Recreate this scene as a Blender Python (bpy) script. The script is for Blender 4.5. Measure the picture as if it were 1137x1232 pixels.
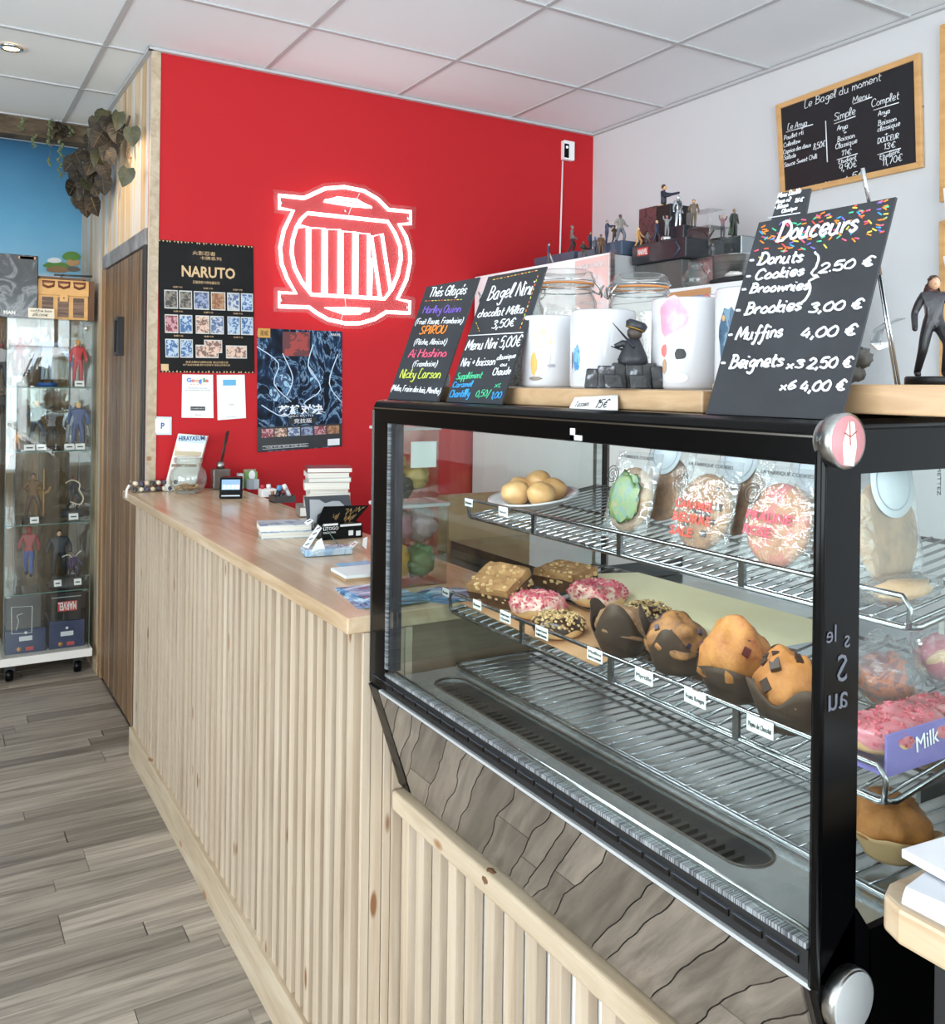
import bpy, bmesh, math, random
from mathutils import Vector, Matrix, noise
V = Vector
S = bpy.context.scene
for o in list(bpy.data.objects): bpy.data.objects.remove(o)
C = bpy.data.collections.new('shop'); S.collection.children.link(C)
R = random.Random(7)

# ------------------------------------------------------------------ camera, light, exposure
FPX, CXP, Y0P, ROLL, YAW, EYE = 1090.77, 568.5, 463.45, math.radians(-0.7438), math.radians(31.1216), V((0, 0, 1.5))
cam_d = bpy.data.cameras.new('camera'); cam = bpy.data.objects.new('camera', cam_d); C.objects.link(cam)
cam_d.sensor_fit = 'VERTICAL'; cam_d.sensor_height = 24; cam_d.lens = FPX / 1232 * 24
cam_d.shift_y = -(616 - Y0P) / 1232; cam_d.clip_start = .02
cam.matrix_world = Matrix.Translation(EYE) @ Matrix.Rotation(-YAW, 4, 'Z') @ Matrix.Rotation(math.pi/2, 4, 'X') @ Matrix.Rotation(-ROLL, 4, 'Z')
S.camera = cam
w = bpy.data.worlds.new('sky'); S.world = w; w.use_nodes = True
w.node_tree.nodes['Background'].inputs[0].default_value = (.80, .90, 1, 1)
w.node_tree.nodes['Background'].inputs[1].default_value = 2.5
def area(name, loc, rot, sx, sy, e, col=(1, 1, 1)):
    l = bpy.data.lights.new(name, 'AREA'); l.shape = 'RECTANGLE'; l.size = sx; l.size_y = sy; l.energy = e; l.color = col
    o = bpy.data.objects.new(name, l); o.location = loc; o.rotation_euler = rot; C.objects.link(o); return o
area('front_window_daylight', (.2, -3.42, 1.45), (math.pi/2+.22, 0, 0), 5.2, 2.3, 235, (.86, .94, 1))
area('side_window_daylight', (-2.92, .6, 1.5), (math.pi/2+.22, 0, -math.pi/2), 4.6, 2.2, 165, (.90, .96, 1))
S.view_settings.view_transform = 'Standard'; S.view_settings.look = 'None'; S.view_settings.gamma = 1
S.view_settings.exposure = 0.12; S.view_settings.use_curve_mapping = False
S.cycles.transparent_max_bounces = 28; S.cycles.max_bounces = 10

# ------------------------------------------------------------------ helpers
_fw = V((math.sin(YAW), math.cos(YAW), 0)); _rt = V((math.cos(YAW), -math.sin(YAW), 0))
def ray(u, v):
    x, y = u - CXP, v - Y0P; c, s = math.cos(-ROLL), math.sin(-ROLL)
    x, y = x*c - y*s, x*s + y*c
    return _fw + _rt*(x/FPX) - V((0, 0, y/FPX))
def on(u, v, P, n):                       # the point of a real plane at that place of the photograph
    d = ray(u, v); return EYE + d * ((V(P) - EYE).dot(n) / d.dot(n))
def ox(u, v, x): return on(u, v, (x, 0, 0), V((1, 0, 0)))
def oy(u, v, y): return on(u, v, (0, y, 0), V((0, 1, 0)))
def oz(u, v, z): return on(u, v, (0, 0, z), V((0, 0, 1)))
def proj(P):
    d = V(P) - EYE; z = d.dot(_fw); x = d.dot(_rt)/z*FPX; y = -d.z/z*FPX; c, s = math.cos(ROLL), math.sin(ROLL)
    return V((CXP + x*c - y*s, Y0P + x*s + y*c))
WL = {}
def tag(o, label=None, cat=None, group=None, kind=None):
    for k, v in (('label', label), ('category', cat), ('group', group), ('kind', kind)):
        if v: o[k] = v
    return o
def thing(name, label, cat, loc, group=None):
    o = bpy.data.objects.new(name, None); C.objects.link(o); o.empty_display_size = .02
    o.location = loc; WL[o] = V(loc); return tag(o, label, cat, group)
def link(o, parent=None, loc=(0, 0, 0)):
    C.objects.link(o)
    if parent is not None:
        o.parent = parent; o.location = V(loc) - WL[parent]; WL[o] = V(loc)
    else:
        o.location = loc; WL[o] = V(loc)
    return o
class B:
    def __init__(s): s.v = []; s.f = []; s.m = []; s.sm = []; s.k = 0; s.sf = False
    def add(s, vs, fs, sm=None):
        b = len(s.v); s.v += [V(p) for p in vs]; s.f += [[b+i for i in f] for f in fs]
        s.m += [s.k]*len(fs); s.sm += [s.sf if sm is None else sm]*len(fs); return s
    def mat(s, k): s.k = k; return s
    def obox(s, c, a, b, d):              # centre and three half vectors
        c, a, b, d = V(c), V(a), V(b), V(d)
        vs = [c + a*i + b*j + d*k for k in (-1, 1) for j in (-1, 1) for i in (-1, 1)]
        return s.add(vs, [(0, 2, 3, 1), (4, 5, 7, 6), (0, 1, 5, 4), (2, 6, 7, 3), (0, 4, 6, 2), (1, 3, 7, 5)], False)
    def box(s, x0, y0, z0, x1, y1, z1):
        return s.obox(((x0+x1)/2, (y0+y1)/2, (z0+z1)/2), ((x1-x0)/2, 0, 0), (0, (y1-y0)/2, 0), (0, 0, (z1-z0)/2))
    def prism(s, poly, off, sm=False):
        n = len(poly); off = V(off); poly = [V(p) for p in poly]
        return s.add(poly + [p+off for p in poly], [list(range(n))[::-1], list(range(n, 2*n))] + [(i, (i+1) % n, n+(i+1) % n, n+i) for i in range(n)], sm)
    def tube(s, pts, r, n=8, closed=False, cap=True):
        pts = [V(p) for p in pts]; m = len(pts); rings = []; up = None
        rr = r if isinstance(r, (list, tuple)) else [r]*m
        for i, p in enumerate(pts):
            t = (pts[(i+1) % m] - pts[i-1]) if closed else (pts[min(i+1, m-1)] - pts[max(i-1, 0)])
            t = t.normalized() if t.length > 1e-9 else V((0, 0, 1))
            if up is None: up = t.orthogonal().normalized()
            up = (up - t*up.dot(t)); up = up.normalized() if up.length > 1e-6 else t.orthogonal().normalized()
            sd = t.cross(up); rings.append([p + (up*math.cos(2*math.pi*k/n) + sd*math.sin(2*math.pi*k/n))*rr[i] for k in range(n)])
        fs = []
        for i in range(m if closed else m-1):
            j = (i+1) % m
            for k in range(n): fs.append((i*n+k, i*n+(k+1) % n, j*n+(k+1) % n, j*n+k))
        if not closed and cap: fs += [tuple(range(n))[::-1], tuple((m-1)*n+k for k in range(n))]
        return s.add([q for g in rings for q in g], fs, True)
    def lathe(s, prof, c=(0, 0, 0), n=24, ax=(0, 0, 1), closed=False):
        ax = V(ax).normalized(); a = ax.orthogonal().normalized() if abs(ax.z) < .999 else V((1, 0, 0)); b = ax.cross(a); c = V(c)
        vs = [c + ax*z + (a*math.cos(2*math.pi*k/n) + b*math.sin(2*math.pi*k/n))*max(r, 1e-5) for r, z in prof for k in range(n)]
        m = len(prof); fs = [(i*n+k, i*n+(k+1) % n, ((i+1) % m)*n+(k+1) % n, ((i+1) % m)*n+k) for i in range(m if closed else m-1) for k in range(n)]
        return s.add(vs, fs, True)
    def blob(s, c, rad, seed=0, amp=.08, fr=2.5, nu=20, nv=12, flat=None, rot=None):
        c = V(c); rad = V(rad) if not isinstance(rad, (int, float)) else V((rad,)*3); vs = []
        for j in range(nv+1):
            th = math.pi*j/nv
            for i in range(nu):
                ph = 2*math.pi*i/nu; d = V((math.sin(th)*math.cos(ph), math.sin(th)*math.sin(ph), math.cos(th)))
                k = 1 + amp*noise.noise(d*fr + V((seed*3.1, seed*1.7, seed)))
                p = V((d.x*rad.x, d.y*rad.y, d.z*rad.z))*k
                if flat is not None and p.z < flat: p.z = flat
                if rot: p = rot @ p
                vs.append(c+p)
        return s.add(vs, [(j*nu+i, (j+1)*nu+i, (j+1)*nu+(i+1) % nu, j*nu+(i+1) % nu) for j in range(nv) for i in range(nu)], True)
    def data(s, name, mats, base):
        me = bpy.data.meshes.new(name); base = V(base)
        me.from_pydata([p-base for p in s.v], [], s.f)
        for mm in (mats if isinstance(mats, (list, tuple)) else [mats]): me.materials.append(mm)
        me.polygons.foreach_set('material_index', s.m); me.polygons.foreach_set('use_smooth', s.sm); me.validate(); me.update(); return me
    def build(s, name, mats, parent=None, base=None, bev=0, seg=2):
        if base is None:
            base = WL[parent] if parent is not None else sum(s.v, V())/len(s.v)
            if parent is None: base = V((base.x, base.y, min(p.z for p in s.v)))
        o = bpy.data.objects.new(name, s.data(name, mats, base)); link(o, parent, base)
        if bev:
            md = o.modifiers.new('bevel', 'BEVEL'); md.width = bev; md.segments = seg; md.limit_method = 'ANGLE'; md.angle_limit = .6
        return o
def inst(name, me, loc, parent=None, rot=None):
    o = bpy.data.objects.new(name, me); link(o, parent, loc)
    if rot: o.rotation_euler = rot
    return o
# ------------------------------------------------------------------ materials
def lin(c): return tuple(((x/255)/12.92 if x/255 <= .04045 else ((x/255+.055)/1.055)**2.4) for x in c) + (1,)
def M(name, col, rough=.5, metal=0, emit=None, es=0, bump=0, bscale=60, coat=0, spec=None):
    m = bpy.data.materials.new(name); m.use_nodes = True; nt = m.node_tree; b = nt.nodes['Principled BSDF']
    b.inputs['Base Color'].default_value = lin(col); b.inputs['Roughness'].default_value = rough; b.inputs['Metallic'].default_value = metal
    if emit: b.inputs['Emission Color'].default_value = lin(emit); b.inputs['Emission Strength'].default_value = es
    if coat: b.inputs['Coat Weight'].default_value = coat; b.inputs['Coat Roughness'].default_value = .08
    if spec is not None: b.inputs['Specular IOR Level'].default_value = spec
    if bump:
        n = nt.nodes.new('ShaderNodeTexNoise'); n.inputs['Scale'].default_value = bscale; n.inputs['Detail'].default_value = 4
        bp = nt.nodes.new('ShaderNodeBump'); bp.inputs['Strength'].default_value = bump; bp.inputs['Distance'].default_value = .002
        tc = nt.nodes.new('ShaderNodeTexCoord'); nt.links.new(tc.outputs['Object'], n.inputs['Vector'])
        nt.links.new(n.outputs['Fac'], bp.inputs['Height']); nt.links.new(bp.outputs['Normal'], b.inputs['Normal'])
    return m
def ramp(nt, stops, interp='LINEAR'):
    r = nt.nodes.new('ShaderNodeValToRGB'); r.color_ramp.interpolation = interp; e = r.color_ramp.elements
    while len(e) < len(stops): e.new(.5)
    for i, (p, c) in enumerate(stops): e[i].position = p; e[i].color = lin(c)
    return r
def NM(name, stops, scale=(10, 10, 10), rough=.5, detail=5, dist=0, metal=0, bump=0, rnd=0, coords='Object', tex='NOISE', knots=None, coat=0, interp='LINEAR', nrough=.6, rot=None):
    """noise colours; scale per axis; rnd shifts brightness from object to object"""
    m = M(name, (128, 128, 128), rough, metal, coat=coat); nt = m.node_tree; L = nt.links.new; b = nt.nodes['Principled BSDF']
    tc = nt.nodes.new('ShaderNodeTexCoord'); mp = nt.nodes.new('ShaderNodeMapping'); mp.inputs['Scale'].default_value = scale
    src = tc.outputs[coords]
    if rot:
        m0 = nt.nodes.new('ShaderNodeMapping'); m0.inputs['Rotation'].default_value = rot; L(src, m0.inputs['Vector']); src = m0.outputs[0]
    L(src, mp.inputs['Vector']); oi = nt.nodes.new('ShaderNodeObjectInfo')
    ad = nt.nodes.new('ShaderNodeVectorMath'); ad.operation = 'ADD'; mu = nt.nodes.new('ShaderNodeMath'); mu.operation = 'MULTIPLY'; mu.inputs[1].default_value = 37
    L(oi.outputs['Random'], mu.inputs[0]); L(mp.outputs[0], ad.inputs[0]); L(mu.outputs[0], ad.inputs[1])
    if tex == 'VORONOI':
        n = nt.nodes.new('ShaderNodeTexVoronoi'); n.inputs['Scale'].default_value = 1; out = n.outputs['Distance']
    else:
        n = nt.nodes.new('ShaderNodeTexNoise'); n.inputs['Scale'].default_value = 1; n.inputs['Detail'].default_value = detail; n.inputs['Distortion'].default_value = dist; n.inputs['Roughness'].default_value = nrough; out = n.outputs['Fac']
    L(ad.outputs[0], n.inputs['Vector']); r = ramp(nt, stops, interp); L(out, r.inputs[0]); col = r.outputs[0]
    if knots:
        mp2 = nt.nodes.new('ShaderNodeMapping'); mp2.inputs['Scale'].default_value = knots[0]; L(tc.outputs[coords], mp2.inputs['Vector'])
        ad2 = nt.nodes.new('ShaderNodeVectorMath'); ad2.operation = 'ADD'; L(mp2.outputs[0], ad2.inputs[0]); L(mu.outputs[0], ad2.inputs[1])
        vo = nt.nodes.new('ShaderNodeTexVoronoi'); vo.inputs['Scale'].default_value = 1; L(ad2.outputs[0], vo.inputs['Vector'])
        rk = ramp(nt, [(0, (255, 255, 255)), (knots[1], (255, 255, 255)), (knots[1]*1.6, (0, 0, 0))]); L(vo.outputs['Distance'], rk.inputs[0])
        mx = nt.nodes.new('ShaderNodeMix'); mx.data_type = 'RGBA'; L(rk.outputs[0], mx.inputs[0]); L(col, mx.inputs[6]); mx.inputs[7].default_value = lin(knots[2]); col = mx.outputs[2]
    if rnd:
        mr = nt.nodes.new('ShaderNodeMapRange'); mr.inputs[3].default_value = 1-rnd; mr.inputs[4].default_value = 1+rnd; L(oi.outputs['Random'], mr.inputs[0])
        hs = nt.nodes.new('ShaderNodeHueSaturation'); L(mr.outputs[0], hs.inputs['Value']); L(col, hs.inputs['Color']); col = hs.outputs[0]
    L(col, b.inputs['Base Color'])
    if bump:
        bp = nt.nodes.new('ShaderNodeBump'); bp.inputs['Strength'].default_value = bump; bp.inputs['Distance'].default_value = .003; L(out, bp.inputs['Height']); L(bp.outputs[0], b.inputs['Normal'])
    return m
def glassy(name, tint=(255, 255, 255), base=.04, rough=.02, ior=1.45, bump=0, bscale=30, haze=0, hazecol=(235, 240, 245)):
    m = bpy.data.materials.new(name); m.use_nodes = True; nt = m.node_tree; nt.nodes.clear(); L = nt.links.new
    out = nt.nodes.new('ShaderNodeOutputMaterial'); t = nt.nodes.new('ShaderNodeBsdfTransparent'); t.inputs[0].default_value = lin(tint)
    g = nt.nodes.new('ShaderNodeBsdfGlossy'); g.inputs['Roughness'].default_value = rough; lw = nt.nodes.new('ShaderNodeLayerWeight'); lw.inputs['Blend'].default_value = .5
    fr = nt.nodes.new('ShaderNodeMath'); fr.operation = 'POWER'; fr.inputs[1].default_value = 4.2; L(lw.outputs['Facing'], fr.inputs[0])
    ad = nt.nodes.new('ShaderNodeMath'); ad.operation = 'ADD'; ad.use_clamp = True; ad.inputs[1].default_value = base; L(fr.outputs[0], ad.inputs[0])
    mx = nt.nodes.new('ShaderNodeMixShader'); first = t.outputs[0]
    if haze:
        d = nt.nodes.new('ShaderNodeBsdfDiffuse'); d.inputs[0].default_value = lin(hazecol); m0 = nt.nodes.new('ShaderNodeMixShader'); m0.inputs[0].default_value = haze
        L(t.outputs[0], m0.inputs[1]); L(d.outputs[0], m0.inputs[2]); first = m0.outputs[0]
    L(ad.outputs[0], mx.inputs[0]); L(first, mx.inputs[1]); L(g.outputs[0], mx.inputs[2]); L(mx.outputs[0], out.inputs[0])
    if bump:
        n = nt.nodes.new('ShaderNodeTexNoise'); n.inputs['Scale'].default_value = bscale; n.inputs['Detail'].default_value = 3; n.inputs['Distortion'].default_value = 1.2
        tc = nt.nodes.new('ShaderNodeTexCoord'); L(tc.outputs['Object'], n.inputs['Vector']); bp = nt.nodes.new('ShaderNodeBump'); bp.inputs['Strength'].default_value = bump; bp.inputs['Distance'].default_value = .004
        L(n.outputs['Fac'], bp.inputs['Height']); L(bp.outputs[0], g.inputs['Normal']); L(bp.outputs[0], lw.inputs['Normal'])
    return m
RED = M('red_paint', (184, 34, 40), .65, spec=.2, bump=.15, bscale=150)
WALLW = M('white_paint', (208, 209, 211), .7, bump=.15, bscale=150)
CEIL = M('ceiling_tile', (234, 238, 241), .85, bump=.3, bscale=220)
GRID = M('ceiling_grid', (186, 186, 188), .5)
BLACK = M('black_gloss', (6, 6, 7), .22, spec=.16)
BLACKM = M('black_matt', (20, 20, 22), .5)
BOARD = NM('chalkboard', [(.3, (36, 38, 43)), (.7, (46, 48, 54))], (12, 12, 12), .5)
CHROME = M('chrome', (205, 208, 212), .16, 1)
WIRE = M('wire_chrome', (150, 152, 156), .24, 1)
STEEL = NM('brushed_steel', [(.3, (150, 150, 150)), (.7, (190, 190, 188))], (3, 3, 120), .28, metal=1)
STEELD = NM('deck_steel', [(.3, (150, 156, 160)), (.7, (190, 196, 200))], (3, 3, 3), .2, metal=1)
WHITE = M('white_plastic', (238, 238, 238), .35)
CERAM = M('white_ceramic', (200, 200, 204), .18)
PAPER = M('white_paper', (235, 235, 236), .7)
GLASS = glassy('clear_glass', (246, 250, 248), .03, .01)
GLASSC = glassy('cabinet_glass', (250, 252, 251), .06, .015)
GLASSE = M('glass_edge', (90, 125, 118), .15)
JARG = glassy('jar_glass', (248, 250, 249), .05, .03, 1.5, bump=.5, bscale=14, haze=.02)
WRAP = glassy('cellophane', (250, 250, 250), .05, .08, 1.4, bump=1.0, bscale=38, haze=.07)
PINE = NM('pine_slat', [(.25, (162, 142, 120)), (.5, (186, 168, 147)), (.75, (200, 186, 167))], (30, 30, 1.6), .55, dist=.6, rnd=.06, knots=((16, 16, 4.5), .085, (128, 88, 56)))
PINER = NM('pine_rail', [(.3, (164, 144, 118)), (.55, (186, 168, 144)), (.75, (198, 184, 162))], (30, 2.6, 30), .55, dist=.8, knots=((11, 5.5, 11), .085, (150, 110, 75)))
OAK = NM('butcher_block', [(.25, (170, 142, 110)), (.5, (194, 168, 138)), (.75, (208, 188, 162))], (22, 2.0, 22), .22, dist=.9, bump=.05)
BEECH = NM('beech_plank', [(.3, (164, 130, 96)), (.6, (188, 156, 120)), (.8, (204, 176, 142))], (10, 7, 30), .4, dist=1.5)
DOORW = NM('door_wood', [(.25, (58, 42, 28)), (.45, (98, 74, 52)), (.6, (132, 104, 76)), (.8, (165, 150, 135))], (26, 26, .9), .5, dist=.5, rnd=.24)
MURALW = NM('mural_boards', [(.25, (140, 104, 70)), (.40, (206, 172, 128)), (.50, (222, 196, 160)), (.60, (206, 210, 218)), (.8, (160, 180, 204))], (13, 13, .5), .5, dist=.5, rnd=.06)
def floor_mat():
    m = NM('floor_plank', [(.2, (88, 80, 73)), (.42, (134, 125, 116)), (.58, (160, 150, 139)), (.8, (186, 175, 162))], (2.0, 34, 10), .36, dist=.9, rnd=.30, knots=((1.6, 8, 1), .035, (86, 72, 62)), bump=.12, nrough=.65)
    return m
FLOORP = floor_mat()
TILEW = NM('wood_look_tile', [(.2, (60, 54, 49)), (.40, (92, 84, 76)), (.6, (118, 108, 98)), (.8, (140, 130, 120))], (46, 4.0, 46), .34, dist=.5, rot=(.794, 0, .242), rnd=.26, bump=.15, nrough=.65, coat=.2)
def pal(cols, name, scale=40, rough=.4, interp='CONSTANT', detail=3, dist=.8):
    n = len(cols); return NM(name, [(.28 + .44*i/max(1, n-1), c) for i, c in enumerate(cols)], (scale,)*3, rough, detail=detail, dist=dist, interp=interp)
_mc = {}
def MC(col, rough=.5, metal=0):
    k = (col, rough, metal)
    if k not in _mc: _mc[k] = M('paint_%d_%d_%d' % col, col, rough, metal)
    return _mc[k]
# ------------------------------------------------------------------ writing
GL = dict(a="4i3j1j0h0f1e3e4g|4j4f5e", b="0n0e|0h2j4i4f2e0f", c="4i2j0h0f2e4f", d="4h2j0h0f2e4f|4n4f5e", e="0g4h3j1j0h0f2e4f", f="4m3n2m2e1a0b|0i4i",
 g="4i2j0h1f3f4h|4j4d3a1a0b", h="0n0e|0h2j4h4e", i="0j0e1e|0l0m", j="2j2c1a0a|2l2m", k="0n0e|3j0g3e", l="0f1h2m1n0m0f1e2e", m="0j0e|0h1j3h3e|3h4j6h6e", n="0j0e|0h2j4h4e",
 o="2j0h0f2e4f4h2j", p="0j0a|0h2j4i4f2e0f", q="4i2j0h0f2e4f|4j4a5b", r="0j0e|0h2j3i", s="3i2j0i1h3g3f1e0f", t="1m1f2e3e|0j3j", u="0j0f1e3e4g|4j4f5e", v="0j2e4j", w="0j1e3i5e6j",
 x="0j4e|4j0e", y="0j1f3f4h|4j4c2a0b", z="0j4j0e4e", A="0e3n6e|1h5h", B="1n1e|0n3n5l4j1j|1j4j6h5f3e0e", C="6l4n1m0i1f3e6f", D="1n1e|0n4n7k7h4e0e", E="5n1n1e5e|1j4j", F="6n1n1e|1j4j",
 G="6l4n1m0i1f4e6g6i3i", H="0n0e|6n6e|0j6j", I="0n0e", J="4n4f2e0f", K="0n0e|5n0i5e", L="3n1n1e5e", M="0e1n4g7n8e", N="0e0n5e5n", O="3n0l0g3e6g6l3n", P="1n1e|0n4n6l4i1i", Q="3n0l0g3e6g6l3n|4g7d",
 R="1n1e|0n4n6l4i1i6e", S="5m3n1m1k5h5f2e0f", T="0n6n|3n3e", U="0n0g2e5g5n", V="0n3e6n", X="0n6e|6n0e", Y="0n3i6n|3i3e", Z="0n6n0e6e")
GL.update({'0': "3n0k0g3e5g5k3n", '1': "0l2n2e", '2': "0l2n5l4i0e5e", '3': "0m3n5l2j5h4e0f", '4': "3n0h5h|4k4e", '5': "5n1n0j3k5h4e0f", '6': "4n1k0g2e5g3i0h", '7': "0n5n2e", '8': "3n1l5g3e0g5l3n", '9': "5k2i0k2n5m5k4e",
 '€': "6l4n2l1i2f4e6f|0j4j|0h4h", ',': "1f0c", '.': "0e0f", '-': "0i3i", '+': "0i4i|2k2g", '(': "2n0k0f2b", ')': "0n2k2f0b", '/': "4n0b", "'": "0n0l", '}': "0p2n2k1i4h1g2e2b0`"})
GL['é'] = GL['e'] + "|2l3n"; GL['ê'] = GL['e'] + "|1l2m3l"; GL['è'] = GL['e'] + "|2l1n"; GL['ç'] = GL['c'] + "|2e3c1b"
def crom(p, sub=3):
    if len(p) < 3: return p
    o = []
    for i in range(len(p)-1):
        a, b, c, d = p[max(i-1, 0)], p[i], p[i+1], p[min(i+2, len(p)-1)]
        for k in range(sub):
            t = k/sub; o.append(tuple(.5*((2*b[j]) + (c[j]-a[j])*t + (2*a[j]-5*b[j]+4*c[j]-d[j])*t*t + (3*b[j]-a[j]-3*c[j]+d[j])*t**3) for j in range(len(b))))
    return o + [p[-1]]
def hand(text, P, ux, uy, wd, h, r, mat, parent, name='handwriting', slant=.12):
    strokes = []; x = 0
    for ch in text:
        if ch == ' ': x += 3.2; continue
        g = GL.get(ch)
        if g is None: continue
        mw = 0
        for st in g.split('|'):
            pts = [(int(st[i]), ord(st[i+1])-101) for i in range(0, len(st), 2)]
            mw = max(mw, max(p[0] for p in pts))
            strokes.append([(x + a + R.uniform(-.15, .15), b + R.uniform(-.2, .2)) for a, b in crom(pts)])
        x += mw + 1.7
    W = max(x-1.7, 1); sx = (wd/W) if wd else h/9; sy = h/9
    cu = bpy.data.curves.new(name, 'CURVE'); cu.dimensions = '3D'; cu.bevel_depth = r; cu.bevel_resolution = 0; cu.use_fill_caps = True
    ux, uy = V(ux), V(uy); n = ux.cross(uy).normalized(); L = V(P)
    for s in strokes:
        sp = cu.splines.new('POLY'); sp.points.add(len(s)-1)
        for i, (a, b) in enumerate(s):
            q = ux*((a + b*slant)*sx) + uy*(b*sy) + n*(r*.6); sp.points[i].co = (*q, 1)
    cu.materials.append(mat); o = bpy.data.objects.new(name, cu); return link(o, parent, L)
class Plane:                              # a board in the scene; places on it are taken from the photograph
    def __init__(s, P, u, up, off=.0006):
        s.P, s.u, s.up = V(P), V(u).normalized(), V(up).normalized(); s.n = s.u.cross(s.up).normalized(); s.off = off; s.P = s.P + s.n*off
    def at(s, p): return on(p[0], p[1], s.P, s.n)
    def write(s, text, a, b, hpx, mat, parent, r=.0008, **k):
        A, Bp = s.at(a), s.at(b); u = (Bp-A); wd = u.length; u.normalize(); up = (s.up - u*s.up.dot(u)); up.normalize()
        k1 = (proj(A + up*.01) - proj(A)).length; return hand(text, A, u, up, wd, hpx/k1*.01, r*.84, mat, parent, **k)
FIT = []
def ptext(s, P, ux, uy, size, mat, parent, wd=None, name='lettering', ctr=False, ext=.0003, bold=0):
    cu = bpy.data.curves.new(name, 'FONT'); cu.body = s; cu.size = size; cu.extrude = ext; cu.offset = bold; cu.resolution_u = 2
    if ctr: cu.align_x = 'CENTER'
    cu.materials.append(mat); o = bpy.data.objects.new(name, cu); link(o, parent, P)
    ux, uy = V(ux).normalized(), V(uy).normalized(); n = ux.cross(uy)
    o.rotation_euler = Matrix((ux, uy, n)).transposed().to_euler()
    if wd: FIT.append((o, wd))
    return o
MK = M('white_marker', (238, 240, 244), .6)
MKS = {k: M('marker_'+k, c, .6) for k, c in dict(purple=(128, 98, 196), orange=(240, 140, 50), pink=(238, 96, 130), lime=(206, 220, 90), green=(80, 200, 150), blue=(60, 160, 226), red=(230, 90, 70), yellow=(240, 214, 90), violet=(120, 110, 200)).items()}
INK = M('black_ink', (22, 22, 24), .5)
X_, Y_, Z_ = V((1, 0, 0)), V((0, 1, 0)), V((0, 0, 1))

# ------------------------------------------------------------------ the room
XL, XR, YF, YR, YB, XD, CZ = -3.0, 3.045, -3.5, 3.826, 5.75, .777, 2.85
b = B().box(XL-.2, YF-.2, -.06, XR+.2, YB+.2, -.012); fl = b.build('floor', NM('floor_base', [(.3, (120, 110, 100)), (.7, (160, 148, 136))], (2, 16, 1), .45)); tag(fl, kind='structure')
plank_me = {}
y = .75
FX0 = -1.15
rows = []
while y < YB:
    hgt = R.choice([.07, .085, .105, .13, .15]); rows.append((y, min(y+hgt, YB))); y += hgt
for (a, c) in rows:
    x = FX0 - R.uniform(0, .8)
    while x < XD:
        ln = R.uniform(.55, 1.25); x1 = min(x+ln, XD-.002)
        if x1-x > .05:
            k = (round(x1-x, 2), round(c-a, 3))
            if k not in plank_me:
                q = B(); q.box(-k[0]/2+.0012, -k[1]/2+.001, -.012, k[0]/2-.0012, k[1]/2-.001, 0); plank_me[k] = q.data('plank', FLOORP, (0, 0, 0))
            inst('plank', plank_me[k], ((x+x1)/2, (a+c)/2, R.uniform(-.0006, .0006)), fl)
        x += ln
q = B().box(XL, YF, -.012, XR, .75, 0).box(XL, .75, -.012, FX0-.8, YB, 0).box(XD, .75, -.012, XR, YR, 0); q.build('plank_field', NM('floor_far', [(.3, (120, 110, 100)), (.7, (165, 152, 138))], (2, 14, 1), .4), fl)
# ceiling
ce = B().box(XL-.1, YF-.1, CZ+.02, XR+.1, YB+.1, CZ+.1).build('ceiling', CEIL); tag(ce, kind='structure')
gx = [.605 + .636*k for k in range(-6, 5)]; gy = [3.272 + .636*k for k in range(-11, 5)]
tm = {}
ex = [XL] + [g for g in gx if XL < g < XR-.02] + [XR]; ey = [YF] + [g for g in gy if YF < g < YB] + [YB]
for i in range(len(ex)-1):
    for j in range(len(ey)-1):
        a, c = ex[i+1]-ex[i]-.017, ey[j+1]-ey[j]-.017
        if a < .02 or c < .02: continue
        if ex[i] > XD and ey[j] > YR: continue
        k = (round(a, 3), round(c, 3))
        if k not in tm: tm[k] = B().box(-a/2, -c/2, 0, a/2, c/2, .012).data('ceiling_tile', CEIL, (0, 0, 0))
        inst('ceiling_tile', tm[k], ((ex[i]+ex[i+1])/2, (ey[j]+ey[j+1])/2, CZ+.003), ce)
for g in gx:
    if XL < g < XR-.02: B().box(g-.0095, YF, CZ-.002, g+.0095, YB, CZ+.01).build('grid_bar', GRID, ce)
for g in gy:
    if YF < g < YB: B().box(XL, g-.0095, CZ-.003, XR, g+.0095, CZ+.009).build('grid_bar', GRID, ce)
B().box(XD-.02, YR-.02, CZ-.012, XR, YR, CZ).box(XR-.02, YF, CZ-.012, XR, YR-.02, CZ).box(XD-.02, YR-.02, CZ-.012, XD, YB, CZ).build('edge_trim', GRID, ce)
tag(B().box(XD, YR, 0, XR, YR+.1, CZ+.02).build('wall_back', RED), kind='structure')
tag(B().box(XR, YF, 0, XR+.1, YR+.1, CZ+.02).build('wall_right', WALLW), kind='structure')
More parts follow.
